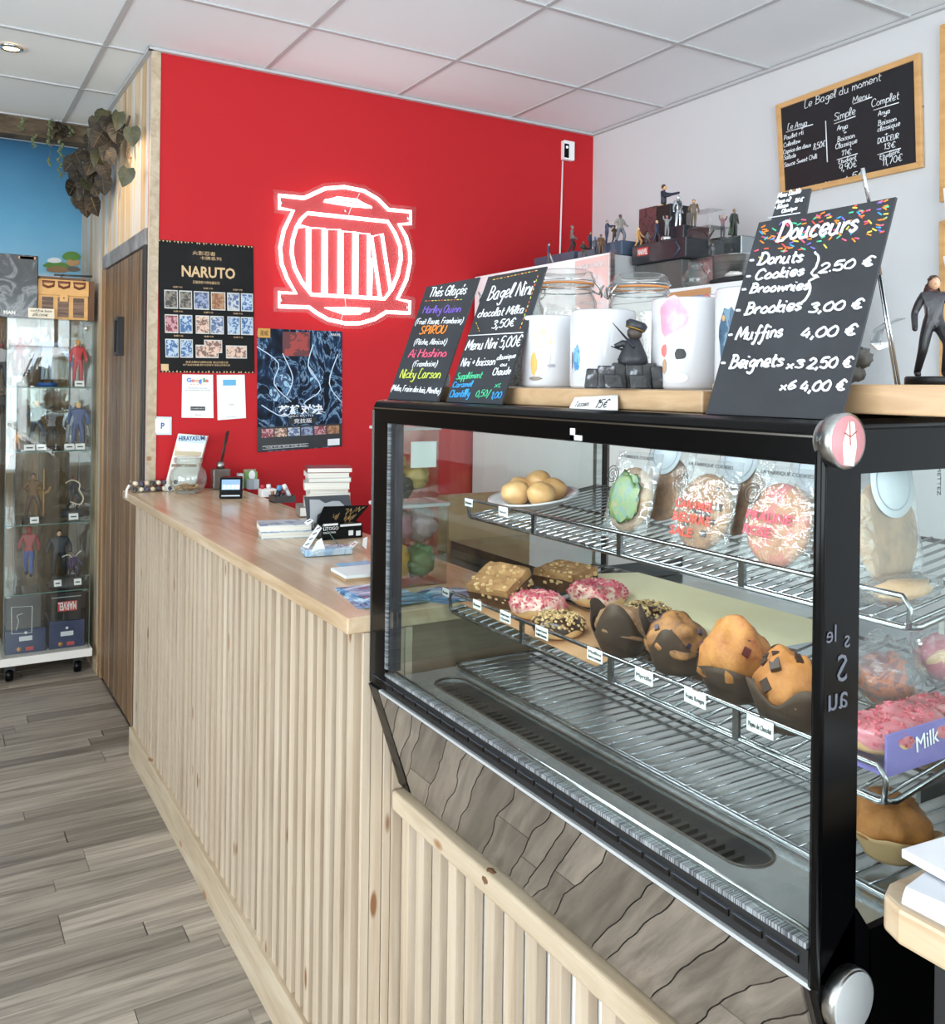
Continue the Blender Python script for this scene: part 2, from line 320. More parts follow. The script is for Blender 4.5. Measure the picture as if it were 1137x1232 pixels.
# far blue wall with its painted sky, clouds and islands
def sky_mat():
    m = M('mural_sky', (90, 150, 190), .6); nt = m.node_tree; L = nt.links.new; tc = nt.nodes.new('ShaderNodeTexCoord'); sp = nt.nodes.new('ShaderNodeSeparateXYZ')
    L(tc.outputs['Object'], sp.inputs[0]); mr = nt.nodes.new('ShaderNodeMapRange'); mr.inputs[1].default_value = 2.05; mr.inputs[2].default_value = 2.85; L(sp.outputs['Z'], mr.inputs[0])
    n = nt.nodes.new('ShaderNodeTexNoise'); n.inputs['Scale'].default_value = 5; L(tc.outputs['Object'], n.inputs['Vector'])
    ma = nt.nodes.new('ShaderNodeMath'); ma.operation = 'MULTIPLY_ADD'; ma.inputs[1].default_value = .16; L(n.outputs['Fac'], ma.inputs[0]); L(mr.outputs[0], ma.inputs[2])
    r = ramp(nt, [(.10, (226, 232, 236)), (.17, (140, 192, 220)), (.5, (98, 165, 203)), (1, (52, 112, 152))]); L(ma.outputs[0], r.inputs[0]); L(r.outputs[0], nt.nodes['Principled BSDF'].inputs['Base Color']); return m
wf = B().box(XL, YB, 0, XD+.1, YB+.1, CZ+.02).build('wall_far', sky_mat(), base=(0, 0, 0)); tag(wf, kind='structure')
FARW = NM('far_wall_boards', [(.3, (66, 50, 36)), (.5, (118, 92, 66)), (.65, (150, 120, 88)), (.8, (166, 140, 110))], (9, 9, .7), .5, dist=.5, rnd=.22)
x = XL
while x < XD-.02:
    x1 = min(x + R.choice([.12, .16, .2]), XD-.001); B().box(x+.002, YB-.02, 0, x1-.002, YB, 2.02).build('board', FARW, wf, bev=.002, seg=1); x = x1
for cx, cy, rx, ry, cc in ((82, 322, 11, 7, (94, 140, 60)), (84, 329, 8, 6, (196, 150, 98)), (64, 333, 16, 5, (94, 140, 60)), (66, 338, 14, 5, (150, 118, 80)), (85, 337, 8, 4, (110, 100, 90)), (20, 345, 22, 9, (236, 236, 238)), (62, 327, 9, 4, (236, 236, 238))):
    b = B(); b.prism([oy(cx+rx*math.cos(t*.4189), cy-ry*math.sin(t*.4189)*(1 if math.sin(t*.4189) > 0 else .6), YB-.008-R.random()*.003) for t in range(15)], (0, .004, 0)); b.build('painted_island', MC(cc, .6), wf)
tag(B().box(XL, 5.19, 2.755, XD, 5.30, CZ).build('trim_1', NM('bark_beam', [(.3, (48, 38, 30)), (.55, (92, 76, 58)), (.8, (124, 108, 84))], (10, 10, 30), .8, bump=.6)), kind='structure')
# the boarded mural wall with the door
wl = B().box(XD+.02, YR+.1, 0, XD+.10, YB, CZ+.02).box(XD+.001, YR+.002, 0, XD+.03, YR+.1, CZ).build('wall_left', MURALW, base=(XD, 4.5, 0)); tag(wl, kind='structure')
y = YR+.002; DY0, DY1, DZ = 3.885, 4.93, 2.13
while y < YB-.01:
    y1 = min(y + R.choice([.13, .16, .19]), YB)
    if y < DY0 < y1: y1 = DY0
    if y < DY1 < y1: y1 = DY1
    z0 = DZ if (y+y1)/2 > DY0 and (y+y1)/2 < DY1 else 0
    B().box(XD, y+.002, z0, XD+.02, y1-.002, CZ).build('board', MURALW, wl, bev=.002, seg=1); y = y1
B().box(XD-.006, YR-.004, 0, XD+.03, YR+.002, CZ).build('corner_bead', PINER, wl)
dr = B().box(XD+.014, DY0, 0, XD+.05, DY1, DZ).build('door_1', DOORW, base=(XD, 4.4, 0)); tag(dr, kind='structure')
FR = NM('door_frame_wood', [(.3, (92, 84, 78)), (.6, (140, 138, 140)), (.8, (170, 176, 186))], (8, 8, 8), .5)
FR2 = NM('door_post_wood', [(.3, (120, 88, 56)), (.6, (168, 132, 92)), (.8, (190, 168, 140))], (20, 20, 1), .5)
B().box(XD-.012, DY0, DZ-.07, XD+.03, DY1, DZ).build('frame_head', FR, dr, bev=.004)
B().box(XD-.012, DY1-.07, .0, XD+.03, DY1, DZ-.07).build('frame_post', FR2, dr, bev=.004)
B().box(XD-.012, DY0, .0, XD+.03, DY0+.045, DZ-.07).build('frame_post', M('dark_post', (44, 36, 30), .5), dr, bev=.004)
n = 8; st = (DY1-.07-DY0-.045)/n
for i in range(n):
    a = DY0+.045+i*st; B().box(XD-.006, a+.007, .02, XD+.02, a+st-.007, DZ-.075).build('door_board', DOORW, dr, bev=.003, seg=1)
t = thing('door_sign', 'small black framed plate fixed on the brown board door', 'sign', (XD-.012, 4.385, 1.62))
B().box(XD-.035, 4.34, 1.615, XD-.004, 4.353, 1.79).box(XD-.035, 4.425, 1.615, XD-.004, 4.438, 1.79).box(XD-.035, 4.353, 1.615, XD-.004, 4.425, 1.63).box(XD-.035, 4.353, 1.775, XD-.004, 4.425, 1.79).build('frame', BLACKM, t)
B().box(XD-.016, 4.353, 1.63, XD-.006, 4.425, 1.775).build('plate', pal([(90, 90, 96), (190, 190, 196)], 'plate_grey', 60), t)
tag(B().box(XD-.022, YR+.0, 0, XD-.001, DY0, .08).box(XD-.014, DY1, 0, XD, YB, .06).build('baseboard_left', PINER), kind='structure')
# shopfront behind the camera and side window
b = B().box(XL, YF-.1, 0, XR, YF, .25).box(XL, YF-.1, 2.6, XR, YF, CZ).box(XL, YF-.1, .25, -2.4, YF, 2.6).box(2.8, YF-.1, .25, XR, YF, 2.6)
tag(b.build('wall_front', MC((150, 140, 130), .6)), kind='structure')
b = B().box(XL-.1, YF, 0, XL, YB, .35).box(XL-.1, YF, 2.6, XL, YB, CZ).box(XL-.1, YF, .35, XL, -1.7, 2.6).box(XL-.1, 2.9, .35, XL, YB, 2.6)
tag(b.build('wall_side', MC((168, 150, 128), .6)), kind='structure')
b = B()
for x in (-2.4, -1.1, .2, 1.5, 2.76): b.box(x, YF-.08, .25, x+.05, YF-.03, 2.6)
b.box(-2.4, YF-.08, 1.9, 2.8, YF-.03, 1.95); w1 = b.build('window_1', BLACKM); tag(w1, kind='structure')
B().box(-2.38, YF-.06, .25, 2.78, YF-.055, 2.6).build('pane', GLASS, w1)
b = B()
for yy in (-1.7, -.6, .6, 1.75, 2.85): b.box(XL-.08, yy, .35, XL-.03, yy+.05, 2.6)
w2 = b.build('window_2', BLACKM); tag(w2, kind='structure'); B().box(XL-.06, -1.68, .35, XL-.055, 2.88, 2.6).build('pane', GLASS, w2)
# ceiling downlight
t = thing('ceiling_spotlight', 'small lit recessed spotlight in the ceiling above the glass cabinet', 'lamp', (.10, 4.25, CZ-.01))
P = oz(3, 72, CZ-.004); t.location = P; WL[t] = V(P)
B().lathe([(.030, .003), (.046, .003), (.046, -.004), (.034, -.008), (.030, .003)], P, 20).build('rim', CHROME, t)
B().lathe([(.0, -.003), (.030, -.003)], P, 20).build('bulb', M('warm_bulb', (255, 220, 160), .4, emit=(255, 205, 140), es=14), t)
l = bpy.data.lights.new('spot', 'SPOT'); l.energy = 22; l.color = (1, .78, .52); l.spot_size = 2.2; l.shadow_soft_size = .03
o = bpy.data.objects.new('ceiling_spot_beam', l); o.location = P - V((0, 0, .03)); C.objects.link(o)

# ------------------------------------------------------------------ the slatted counter
CT = 1.055
ctr = thing('service_counter', 'long counter clad in vertical pine slats with a butcher block top', 'counter', (.95, 2.7, 0))
b = B(); b.prism([(.69, 1.590, CT-.032), (1.13, 1.590, CT-.032), (1.13, 3.82, CT-.032), (.768, 3.82, CT-.032), (.768, 3.866, CT-.032), (.69, 3.875, CT-.032)], (0, 0, .032)); b.build('worktop', OAK, ctr, bev=.003)
B().box(.745, 1.600, 0, .775, 3.80, CT-.033).build('back_panel', PINE, ctr)
for xa, xb in ((.724, .742), (.7435, .768), (.7695, .786), (.7875, .812), (.8135, .83)): B().box(xa, 1.590+R.uniform(0, .002), 0, xb, 1.5995, CT-.033).build('end_board', PINE, ctr, bev=.001, seg=1)
B().box(.775, 1.60, 0, 1.12, 3.80, CT-.033).build('carcass', MC((120, 100, 80), .6), ctr)
sl = B().box(-.0085, -.0155, 0, .0085, .0155, CT-.033-.112).data('slat', PINE, (0, 0, 0))
y = 3.775
while y > 1.60:
    inst('slat', sl, (.733+R.uniform(-.002, .002), y, .112), ctr); y -= .0545
B().box(.712, 1.590, 0, .744, 3.80, .118).build('baseboard', PINER, ctr, bev=.002)
B().box(.726, 3.795, 0, .776, 3.812, CT-.034).build('edge_strip', M('dark_edge', (46, 34, 26), .6), ctr)
bc = thing('slatted_cabinet', 'white cabinet with spaced pine slats and a pine rail under the pastry case', 'cabinet', (.95, .7, 0))
B().box(.825, .51, 0, 1.285, 1.586, .700).build('white_carcass', WHITE, bc)
B().box(.815, 1.50, .700, .90, 1.586, .7135).build('white_corner', WHITE, bc)
sl2 = B().box(-.0085, -.0145, 0, .0085, .0145, .565).data('slat', PINE, (0, 0, 0))
y = 1.561
while y > .52:
    inst('slat', sl2, (.813+R.uniform(-.001, .001), y, .108), bc); y -= .0609
rail = B().box(.785, .51, .672, .832, 1.586, .711).build('top_rail', PINER, bc, bev=.006, seg=3)
B().box(.795, .51, 0, .8245, 1.586, .108).build('baseboard', PINER, bc, bev=.002)
kp = ox(599, 1039, .785)
B().blob((.7975, kp.y, .6985), (.0140, .022, .0140), 3, .10, 3).build('knot', NM('knot_wood', [(.3, (70, 46, 28)), (.6, (120, 86, 54)), (.8, (150, 120, 84))], (60, 60, 60), .6, dist=2), rail)
# second piece of counter in the near right corner
t = thing('side_worktop', 'thick pale wood worktop corner at the near right with papers on it', 'worktop', (.9, .2, CT-.03))
b = B(); cx, cy = .722, .505
b.prism([(cx, -.35, CT-.032), (1.28, -.35, CT-.032), (1.28, cy, CT-.032), (cx+.03, cy, CT-.032), (cx+.009, cy-.009, CT-.032), (cx, cy-.03, CT-.032)], (0, 0, .032)); b.build('board', OAK, t, bev=.004)
B().box(.80, -.35, 0, 1.28, .49, CT-.033).build('black_support', BLACKM, t)

# ------------------------------------------------------------------ the refrigerated display case
X0, Y0, Y1, XB, ZT = .737, .575, 1.587, 1.29, 1.470
case = thing('display_case', 'black framed glass pastry display case with chrome wire shelves', 'display case', (1.0, 1.08, .72))
b = B(); b.prism([(X0+.012, 0, ZT), (X0+.004, 0, ZT-.004), (X0, 0, ZT-.012), (X0, 0, 1.427), (X0+.012, 0, 1.427), (X0+.014, 0, ZT-.02), (XB, 0, ZT-.02), (XB, 0, ZT)], (0, Y1-Y0, 0)); b.v = [p + V((0, Y0, 0)) for p in b.v]
b.build('top_frame', BLACK, case, bev=.002)
B().box(X0-.0015, Y0+.004, ZT-.0165, X0+.001, Y1-.004, ZT-.0145).build('chrome_line', CHROME, case)
# far end post, with its bright inner edge
B().box(X0, 1.522, .93, X0+.02, Y1, 1.43).build('end_post', BLACK, case, bev=.002)
B().box(X0-.001, 1.514, .972, X0+.012, 1.522, 1.427).build('seal_strip', NM('seal', [(.45, (60, 64, 68)), (.55, (130, 136, 140))], (4, 4, 260), .3), case)
B().box(X0+.003, 1.497, .972, X0+.02, 1.514, 1.427).build('inner_post', M('dark_grey_post', (34, 38, 46), .25), case)
B().box(X0-.0015, Y1-.001, .93, X0+.02, Y1+.0015, ZT-.02).build('steel_edge', CHROME, case)
# near end frame : black printed border of the side glass
S0 = Y0-.004
def sidepoly(pts, y): return [oy(u, v, y) for u, v in pts]
b = B(); b.box(X0, S0, .925, .797, Y0+.004, ZT-.012).box(.797, S0, 1.417, XB, Y0+.004, ZT-.004)
b.prism([(X0, S0, .925), (.799, S0, .985), (.822, S0, .955), (.826, S0, .80), (.86, S0, .7165), (.809, S0, .7165)][::-1], (0, .008, 0))
b.box(.82, S0, .715, XB, Y0+.004, .957); b.box(XB-.03, S0, .95, XB, Y0+.004, 1.42)
b.build('side_border', BLACK, case)
B().tube([(X0+.002, Y0-.002, .925), (X0+.002, Y0-.002, ZT-.03), (X0+.006, Y0-.002, ZT-.015), (X0+.02, Y0-.002, ZT-.004), (XB, Y0-.002, ZT-.002)], .006, 8).build('edge_profile', BLACK, case)
B().box(.797, S0+.001, .955, XB-.03, Y0+.003, 1.417).build('side_glass', GLASS, case)
B().box(X0+.02, Y1-.006, .957, XB, Y1, 1.427).build('far_side_glass', GLASS, case)
B().box(X0+.002, Y0+.006, .966, X0+.007, 1.514, 1.427).build('front_glass', GLASS, case)
# lower sill : chrome bead, ribbed strip, black slotted band
B().tube([(X0+.012, Y0+.01, .969), (X0+.012, 1.52, .969)], .0025, 6).build('sill_bead', CHROME, case)
B().box(X0-.001, Y0+.006, .958, X0+.012, 1.52, .9635).build('ribbed_strip', NM('ribbed', [(.45, (70, 72, 76)), (.55, (150, 154, 158))], (4, 800, 4), .35, detail=0), case)
B().box(X0+.002, Y0+.004, .928, X0+.02, Y1-.002, .956).build('vent_band', BLACKM, case)
vs = B().box(-.002, -.019, -.0035, .003, .019, .0035).data('vent_slot', M('slot_black', (3, 3, 4), .3), (0, 0, 0))
vl = B().box(-.003, -.019, 0, .001, .019, .0012).data('vent_lip', M('slot_lip', (70, 74, 82), .25), (0, 0, 0))
yy = .61
while yy < 1.56:
    inst('vent_slot', vs, (X0+.002, yy, .942), case); inst('vent_lip', vl, (X0+.001, yy, .9465), case); yy += .045
B().box(X0-.002, Y0, .922, X0+.006, Y1-.002, .9265).build('silver_trim', M('silver_trim', (196, 198, 200), .35, .3), case)
# slanted panel of wood look planks
PA, PB = V((X0+.001, 0, .922)), V((.809, 0, .7165)); sd = (PB-PA); SL = sd.length; sd.normalize(); nn = V((-sd.z, 0, sd.x)); nn = -nn if nn.x > 0 else nn
pn = B(); pn.prism([PA + V((0, Y0+.005, 0)) - nn*-.0, PB + V((0, Y0+.005, 0)), PB + V((.012, Y0+.005, .0)), PA + V((.012, Y0+.005, 0))], (0, Y1-Y0-.03, 0)); pan = pn.build('slanted_panel', M('joint_dark', (40, 34, 30), .6), case)
def clip(poly, f):
    o = []
    for i in range(len(poly)):
        a, c = poly[i], poly[(i+1) % len(poly)]; fa, fc = f(a), f(c)
        if fa >= 0: o.append(a)
        if (fa >= 0) != (fc >= 0): k = fa/(fa-fc); o.append((a[0]+(c[0]-a[0])*k, a[1]+(c[1]-a[1])*k))
    return o
# planks run askew across the panel : s goes down the slope, Y runs along
s0 = Y0-.02; SK = .93
edges = [Y0-.33]
while edges[-1] < Y1: edges.append(edges[-1] + R.choice([.035, .05, .065, .085]))
for i in range(len(edges)-1):
    a, c = edges[i]+.0012, edges[i+1]-.0012
    N = 16
    if i == 0: wob = [0]*(N+1)
    nxt = [.013*noise.noise(V((i*7.3, k*.22, 0))) + .003*noise.noise(V((i*3.3, k*.9, 5))) for k in range(N+1)]
    poly = [(a + wob[k] + SK*k*SL/N, k*SL/N) for k in range(N+1)] + [(c + nxt[k] + SK*k*SL/N, k*SL/N) for k in range(N, -1, -1)]
    wob = nxt
    cuts = [(0, SL)]
    if R.random() < .35: z = R.uniform(.3, .7)*SL; cuts = [(0, z-.001), (z+.001, SL)]
    for z0, z1 in cuts:
        p = clip(clip(clip(clip(poly, lambda q: q[0]-Y0-.012), lambda q: Y1-.046-q[0]), lambda q: q[1]-z0), lambda q: z1-q[1])
        if len(p) < 3: continue
        b = B(); b.prism([PA + sd*q[1] + V((0, q[0], 0)) + nn*.0 for q in p], nn*(.003+R.uniform(0, .0006))); o = b.build('plank', TILEW, pan, base=(0, 0, 0)) if False else b.build('plank', TILEW, pan)
b = B(); b.prism([V((X0, 0, .928)), V((X0+.03, 0, .928)), PB + V((.03, 0, .0)), PB + V((-.001, 0, .0))], (0, .044, 0)); b.v = [p + V((-.0045, Y1-.044, 0)) for p in b.v]; b.build('slant_end_strip', BLACK, case, bev=.002)
B().tube([(X0-.002, Y1, .93), PB + V((-.006, Y1, .003))], .0014, 6).build('strip_edge', CHROME, case)
B().box(.84, Y0+.004, .7165, XB, Y1-.002, .925).build('lower_body', BLACKM, case)
B().box(XB-.012, Y0, .925, XB, Y0+.03, ZT-.02).box(XB-.012, Y1-.03, .925, XB, Y1, ZT-.02).build('rear_posts', BLACK, case)
B().box(XB-.010, Y0+.03, 1.425, XB, Y1-.03, 1.45).build('rear_rail', BLACK, case)
# pressed steel deck with its long rounded air slot
b = B(); A0, A1, K0, K1 = .832, .900, .775, 1.49
ring = [((A0+A1)/2 + .034*math.sin(t), K0 - .034*math.cos(t)) for t in [math.pi/8*k - math.pi/2 for k in range(9)]][::1]
b.box(X0+.03, Y0+.006, .915, A0, Y1-.006, .932).box(A1, Y0+.006, .915, XB-.012, Y1-.006, .932)
b.box(A0, Y0+.006, .915, A1, K0-.034, .932).box(A0, K1+.034, .915, A1, Y1-.006, .932)
for yc, sg in ((K0, -1), (K1, 1)):
    for k in range(6):
        t0, t1 = math.pi/2*k/6, math.pi/2*(k+1)/6
        for sx in (-1, 1):
            c0 = ((A0+A1)/2 + sx*.034*math.cos(t0), yc + sg*.034*math.sin(t0)); c1 = ((A0+A1)/2 + sx*.034*math.cos(t1), yc + sg*.034*math.sin(t1))
            xe = A0 if sx < 0 else A1
            b.add([(*c0, .932), (*c1, .932), (xe, c1[1], .932), (xe, c0[1], .932), (*c0, .915), (*c1, .915)], [(0, 1, 2, 3), (0, 1, 5, 4)], False)
dk = b.build('steel_deck', NM('deck', [(.3, (176, 180, 182)), (.7, (214, 216, 218))], (4, 4, 4), .2, metal=.75, bump=.2), case)
B().box(A0-.004, K0-.04, .885, A1+.004, K1+.04, .890).build('slot_floor', M('slot_brown', (104, 78, 54), .4), case)
b = B(); b.tube([((A0+A1)/2 + .035*math.cos(t), (K1 if math.sin(t) > 0 else K0) + .035*math.sin(t), .932) for t in [2*math.pi*k/28 for k in range(28)]], .0022, 6, closed=True); b.build('slot_rim', M('slot_rim', (60, 50, 42), .3), case)
fin = B().box(-.014, -.0035, -.014, .014, .0035, .0).data('grille_fin', M('fin_black', (14, 12, 11), .35), (0, 0, 0))
yy = K0
while yy < K1: inst('grille_fin', fin, (A0+.016, yy, .931), case); yy += .0155
# wire shelves
def shelf(P, slope, xlen, step, rail_h, wr=.0021, posts=()):
    s = B(); x0, z0 = P; y0, y1 = Y0+.03, Y1-.02
    def pt(x, y, dz=0): return (x, y, z0 + (x-x0)*slope + dz)
    s.tube([pt(x0+.012, y0), pt(x0+xlen, y0), pt(x0+xlen, y1), pt(x0+.012, y1), pt(x0, y1-.012), pt(x0, y0+.012)], .0036, 8, closed=True)
    s.tube([pt(x0+xlen*.5, y0), pt(x0+xlen*.5, y1)], .003, 6)
    s.tube([pt(x0+.004, y0, .002), pt(x0+.004, y1, .002)], .0025, 6)
    sh = s.build('wire_shelf', WIRE, case)
    wm = B().tube([(0, 0, .0035), (xlen, 0, xlen*slope+.0035)], wr, 6).data('wire', WIRE, (0, 0, 0))
    y = y0+.01
    while y < y1: inst('wire', wm, (x0, y, z0), sh); y += step
    if rail_h:
        r = B(); r.tube([pt(x0, y0+.006, 0), pt(x0-.002, y0+.003, rail_h-.012), pt(x0-.002, y0+.012, rail_h), pt(x0-.002, y1-.012, rail_h), pt(x0-.002, y1-.003, rail_h-.012), pt(x0, y1-.006, 0)], .0034, 8)
        r.build('guard_rail', WIRE, sh)
        for yy in posts: B().box(x0-.004, yy-.005, z0, x0+.001, yy+.005, z0+rail_h).build('rail_post', WIRE, sh)
    return sh
TOP = ((.94, 1.235), .14); MID = ((.90, 1.05), .16)
shelf(TOP[0], TOP[1], .33, .022, .036, posts=(.85, 1.10, 1.335))
shelf(MID[0], MID[1], .37, .027, .040, posts=(.82, 1.07, 1.31))
shelf((.915, .940), 0, .35, .024, 0, wr=.0013)
b = B()
for yy in (Y0+.035, Y1-.03):
    b.box(XB-.035, yy-.006, .93, XB-.02, yy+.006, 1.44)
    for (x, z), sl_ in (TOP, MID): b.box(x+.06, yy-.003, z+.06*sl_-.022, XB-.02, yy+.003, z+.06*sl_-.006)
b.build('shelf_brackets', STEEL, case)
# lamp strip inside the top
B().box(X0+.03, Y0+.04, 1.436, X0+.05, Y1-.06, 1.446).build('light_strip', M('led_strip', (255, 255, 255), .4, emit=(225, 240, 255), es=9), case)
area('case_lamp', (X0+.045, 1.05, 1.432), (0, math.radians(-32), 0), .02, .95, 3.6, (.86, .94, 1))
# round standoffs that hold the side glass
for u, v, face in ((1022, 519, 'art'), (1047, 1195, 'plain')):
    P = oy(u, v, Y0-.022); rr = .0265 if face == 'art' else .030
    k = B().lathe([(0, 0), (rr, 0), (rr+.001, .003), (rr, .014), (rr-.006, .017), (rr-.006, .024)], P, 32, (0, 1, 0)).build('glass_fixing', STEEL, case)
    if face == 'art':
        B().lathe([(0, -.0012), (rr-.003, -.0012), (rr-.002, 0)], P, 32, (0, 1, 0)).build('sticker', MC((176, 118, 122), .5), k)
        b = B(); b.prism([P + V((x, -.0022, z)) for x, z in ((-.008, -.022), (.006, -.024), (.010, -.004), (.006, .018), (-.001, .019), (-.010, -.002))], (0, .0008, 0)); b.build('sticker_drawing', MC((232, 222, 210), .5), k)
        B().tube([P + V((-.008, -.0026, .008)), P + V((0, -.0026, .004)), P + V((.009, -.0026, .009))], .0006, 5).tube([P + V((-.001, -.0026, .019)), P + V((0, -.0026, -.004))], .0005, 5).build('sticker_line', MC((150, 60, 60), .5), k)
    else: B().lathe([(0, -.001), (rr-.002, -.001), (rr-.001, 0)], P, 32, (0, 1, 0)).build('cap', M('pale_cap', (168, 170, 171), .5), k)
# white corner mark on the top band
B().box(X0-.0015, ox(690, 512, X0).y-.006, ox(690, 526, X0).z, X0, ox(690, 512, X0).y+.003, ox(690, 512, X0).z).box(X0-.0015, ox(702, 521, X0).y, ox(690, 526, X0).z, X0, ox(690, 512, X0).y+.003, ox(690, 520, X0).z).build('corner_mark', WHITE, case)
# reflection of words in the dark side glass, painted as faint grey letters
GH = M('reflection_grey', (84, 86, 96), .4)
for s_, u, v, h in (('les', 1018, 782, .022), ('S', 1032, 838, .040), ('us', 1052, 780, .022), ('au', 1034, 842+6, .032)):
    pass
for s_, u, v, h in (('les', 1015, 760, .024), ('s', 1031, 766, .026), ('S', 1029, 806, .038), ('au', 1030, 838, .034)):
    ptext(s_, oy(u, v, S0-.0008), -X_, V((0, 0, 1)), h, GH, case, name='reflected_letters')
    # (mirrored words face the other way, as in a reflection)

# ------------------------------------------------------------------ goods in the case
nT = V((-TOP[1], 0, 1)).normalized(); nM = V((-MID[1], 0, 1)).normalized()
def top(x, y): return V((x, y, TOP[0][1] + (x-TOP[0][0])*TOP[1] + .0065))
def mid(x, y): return V((x, y, MID[0][1] + (x-MID[0][0])*MID[1] + .0065))
CRUST = NM('bread_crust', [(.3, (180, 128, 78)), (.55, (206, 160, 108)), (.75, (222, 186, 138))], (14, 14, 14), .45, bump=.2)
pl = thing('plate', 'oval white plate under the five bread rolls on the top shelf', 'plate', top(1.06, 1.50))
c = top(1.045, 1.485) + V((0, 0, .004)); b = B()
b.lathe([(0, 0), (.045, 0), (.055, .004), (.086, .018), (.092, .020), (.0915, .0235), (.084, .0215), (.052, .008), (0, .006)], c, 40, nT); b.build('dish', CERAM, pl)
for i, (dx, dy, dz, w_, l_, lb) in enumerate(((.026, .022, .045, .026, .030, 'bread roll at the back of the plate, topmost of the pile'), (.000, .050, .030, .027, .030, 'leftmost large round bread roll on the plate'), (.034, -.014, .032, .026, .028, 'bread roll wedged behind the right hand rolls on the plate'), (-.034, .016, .027, .023, .031, 'split topped bread roll lying at the front of the plate'), (-.012, -.040, .029, .026, .030, 'rightmost glossy bread roll on the plate'))):
    b = B(); b.blob(c + V((dx, dy, dz)), (w_, l_, .024), i, .10, 1.5, 24, 14, rot=Matrix.Rotation(.4*i, 3, 'Z')); tag(b.build('bread_roll', CRUST), lb, 'bread roll', 'bread rolls on the white plate')
# wrapped cookies standing on the top shelf
COOK = NM('cookie_dough', [(.3, (84, 54, 32)), (.45, (136, 94, 58)), (.6, (164, 118, 76)), (.75, (184, 142, 98))], (30, 30, 30), .7, detail=9, nrough=.75, bump=1.0)
COOKP = NM('pink_cookie', [(.3, (140, 92, 60)), (.48, (170, 120, 84)), (.6, (184, 96, 96)), (.8, (196, 130, 120))], (34, 34, 34), .7, bump=.5)
COOKG = NM('cream_cookie', [(.3, (112, 82, 54)), (.6, (158, 122, 84))], (34, 34, 34), .7, bump=.5)
CHOC = M('dark_chocolate', (52, 32, 22), .5)
GREYD = M('sticker_grey', (186, 192, 200), .6)
def pack(P, u, up, w_, h_, cookie, txt, tcol, label, lbl=None, chips=True, disc=False, group='cellophane wrapped cookies on the top shelf'):
    P, u, up = V(P), V(u).normalized(), V(up).normalized(); n = u.cross(up); t = thing('wrapped_cookie', label, 'cookie', P, group)
    q = lambda a, c_, d=0: P + u*a + up*c_ + n*d
    b = B(); vs, fs = [], []; N = 26; rng = [1 + .05*noise.noise(V((math.cos(k*.24)*2, math.sin(k*.24)*2, P.y*9))) for k in range(N)]
    cr = w_*.44; cz = h_*.46
    for dd, k2 in ((-.007, .90), (-.003, 1), (.003, 1), (.008, .86)): vs += [q(cr*rng[k]*k2*math.cos(2*math.pi*k/N), cz + cr*1.12*rng[k]*k2*math.sin(2*math.pi*k/N), dd) for k in range(N)]
    for j in range(3): fs += [(j*N+k, j*N+(k+1) % N, (j+1)*N+(k+1) % N, (j+1)*N+k) for k in range(N)]
    fs += [tuple(range(N))[::-1], tuple(3*N+k for k in range(N))]; b.add(vs, fs, True); co = b.build('cookie', cookie, t)
    if chips:
        b = B()
        for _ in range(12):
            a, r = R.uniform(0, 6.28), cr*math.sqrt(R.random())*.85; p = q(r*math.cos(a), cz + r*math.sin(a), .008); s_ = R.uniform(.003, .0055); b.obox(p, u*s_, up*s_, n*s_*.6)
        b.build('chocolate_chips', CHOC, co)
    b = B(); N1, N2 = 9, 12; vs = []
    for side in (1, -1):
        for j in range(N2+1):
            for i in range(N1+1):
                a, c_ = (i/N1-.5)*w_, j/N2*h_; e = min(1, min(i, N1-i)/1.5, min(j, N2-j)/1.6)
                vs.append(q(a, c_, side*(.0012 + .0115*e) + (.0035*noise.noise(V((a*45, c_*45, P.y*17+side))))))
    for sidx in (0, 1):
        o_ = sidx*(N1+1)*(N2+1); b_f = [(o_+j*(N1+1)+i, o_+j*(N1+1)+i+1, o_+(j+1)*(N1+1)+i+1, o_+(j+1)*(N1+1)+i) for j in range(N2) for i in range(N1)]
        fs = b_f if sidx == 0 else fs + b_f
    b.add(vs, fs, True); b.build('wrapper', WRAP, t)
    for k, s_ in enumerate(txt): ptext(s_, q(-w_*.40, h_*(.46-.14*k), .0150), u, up, h_*.125, tcol, t, wd=w_*(.66 if len(s_) > 4 else .40), bold=.0003)
    if disc:
        B().lathe([(0, 0), (w_*.32, 0), (w_*.32, .0008), (0, .0008)], q(0, h_*.80, .0155), 32, n).build('round_sticker', GREYD, t)
        B().lathe([(w_*.24, 0), (w_*.255, 0), (w_*.255, .0009), (w_*.24, .0009)], q(0, h_*.80, .016), 32, n, closed=True).build('sticker_ring', M('ring_grey', (150, 158, 168), .6), t)
    if lbl:
        cc = q(-w_*.36, h_*.70, .016)
        for r0, r1 in ((.0135, .0148), (.0085, .0095)):
            b = B(); b.lathe([(r0, 0), (r1, 0), (r1, .0006), (r0, .0006)], cc, 28, n, closed=True); b.build('stamp_ring', INK, t)
        B().tube([cc + u*-.004 + n*.0005, cc + up*.004 + n*.0005, cc + u*.004 + n*.0005, cc - up*.003 + n*.0005], .0006, 5, closed=True).build('stamp_mark', INK, t)
        ptext('LA FABRIQUE COOKIES', q(-w_*.30, h_*.90, .016), u, up, h_*.05, INK, t, wd=w_*.75)
    return t
PINKI, REDI = M('pink_ink', (196, 52, 80), .5), M('red_ink', (190, 56, 40), .5); GRI = M('blue_ink', (60, 130, 180), .5)
lean = V((.28, 0, 1))
p3 = pack(top(.985, .845), -Y_, lean, .118, .150, COOKP, ['PRALINE', 'ROSE'], PINKI, 'wrapped pink praline cookie at the right end of the top shelf', lbl=1, chips=False)
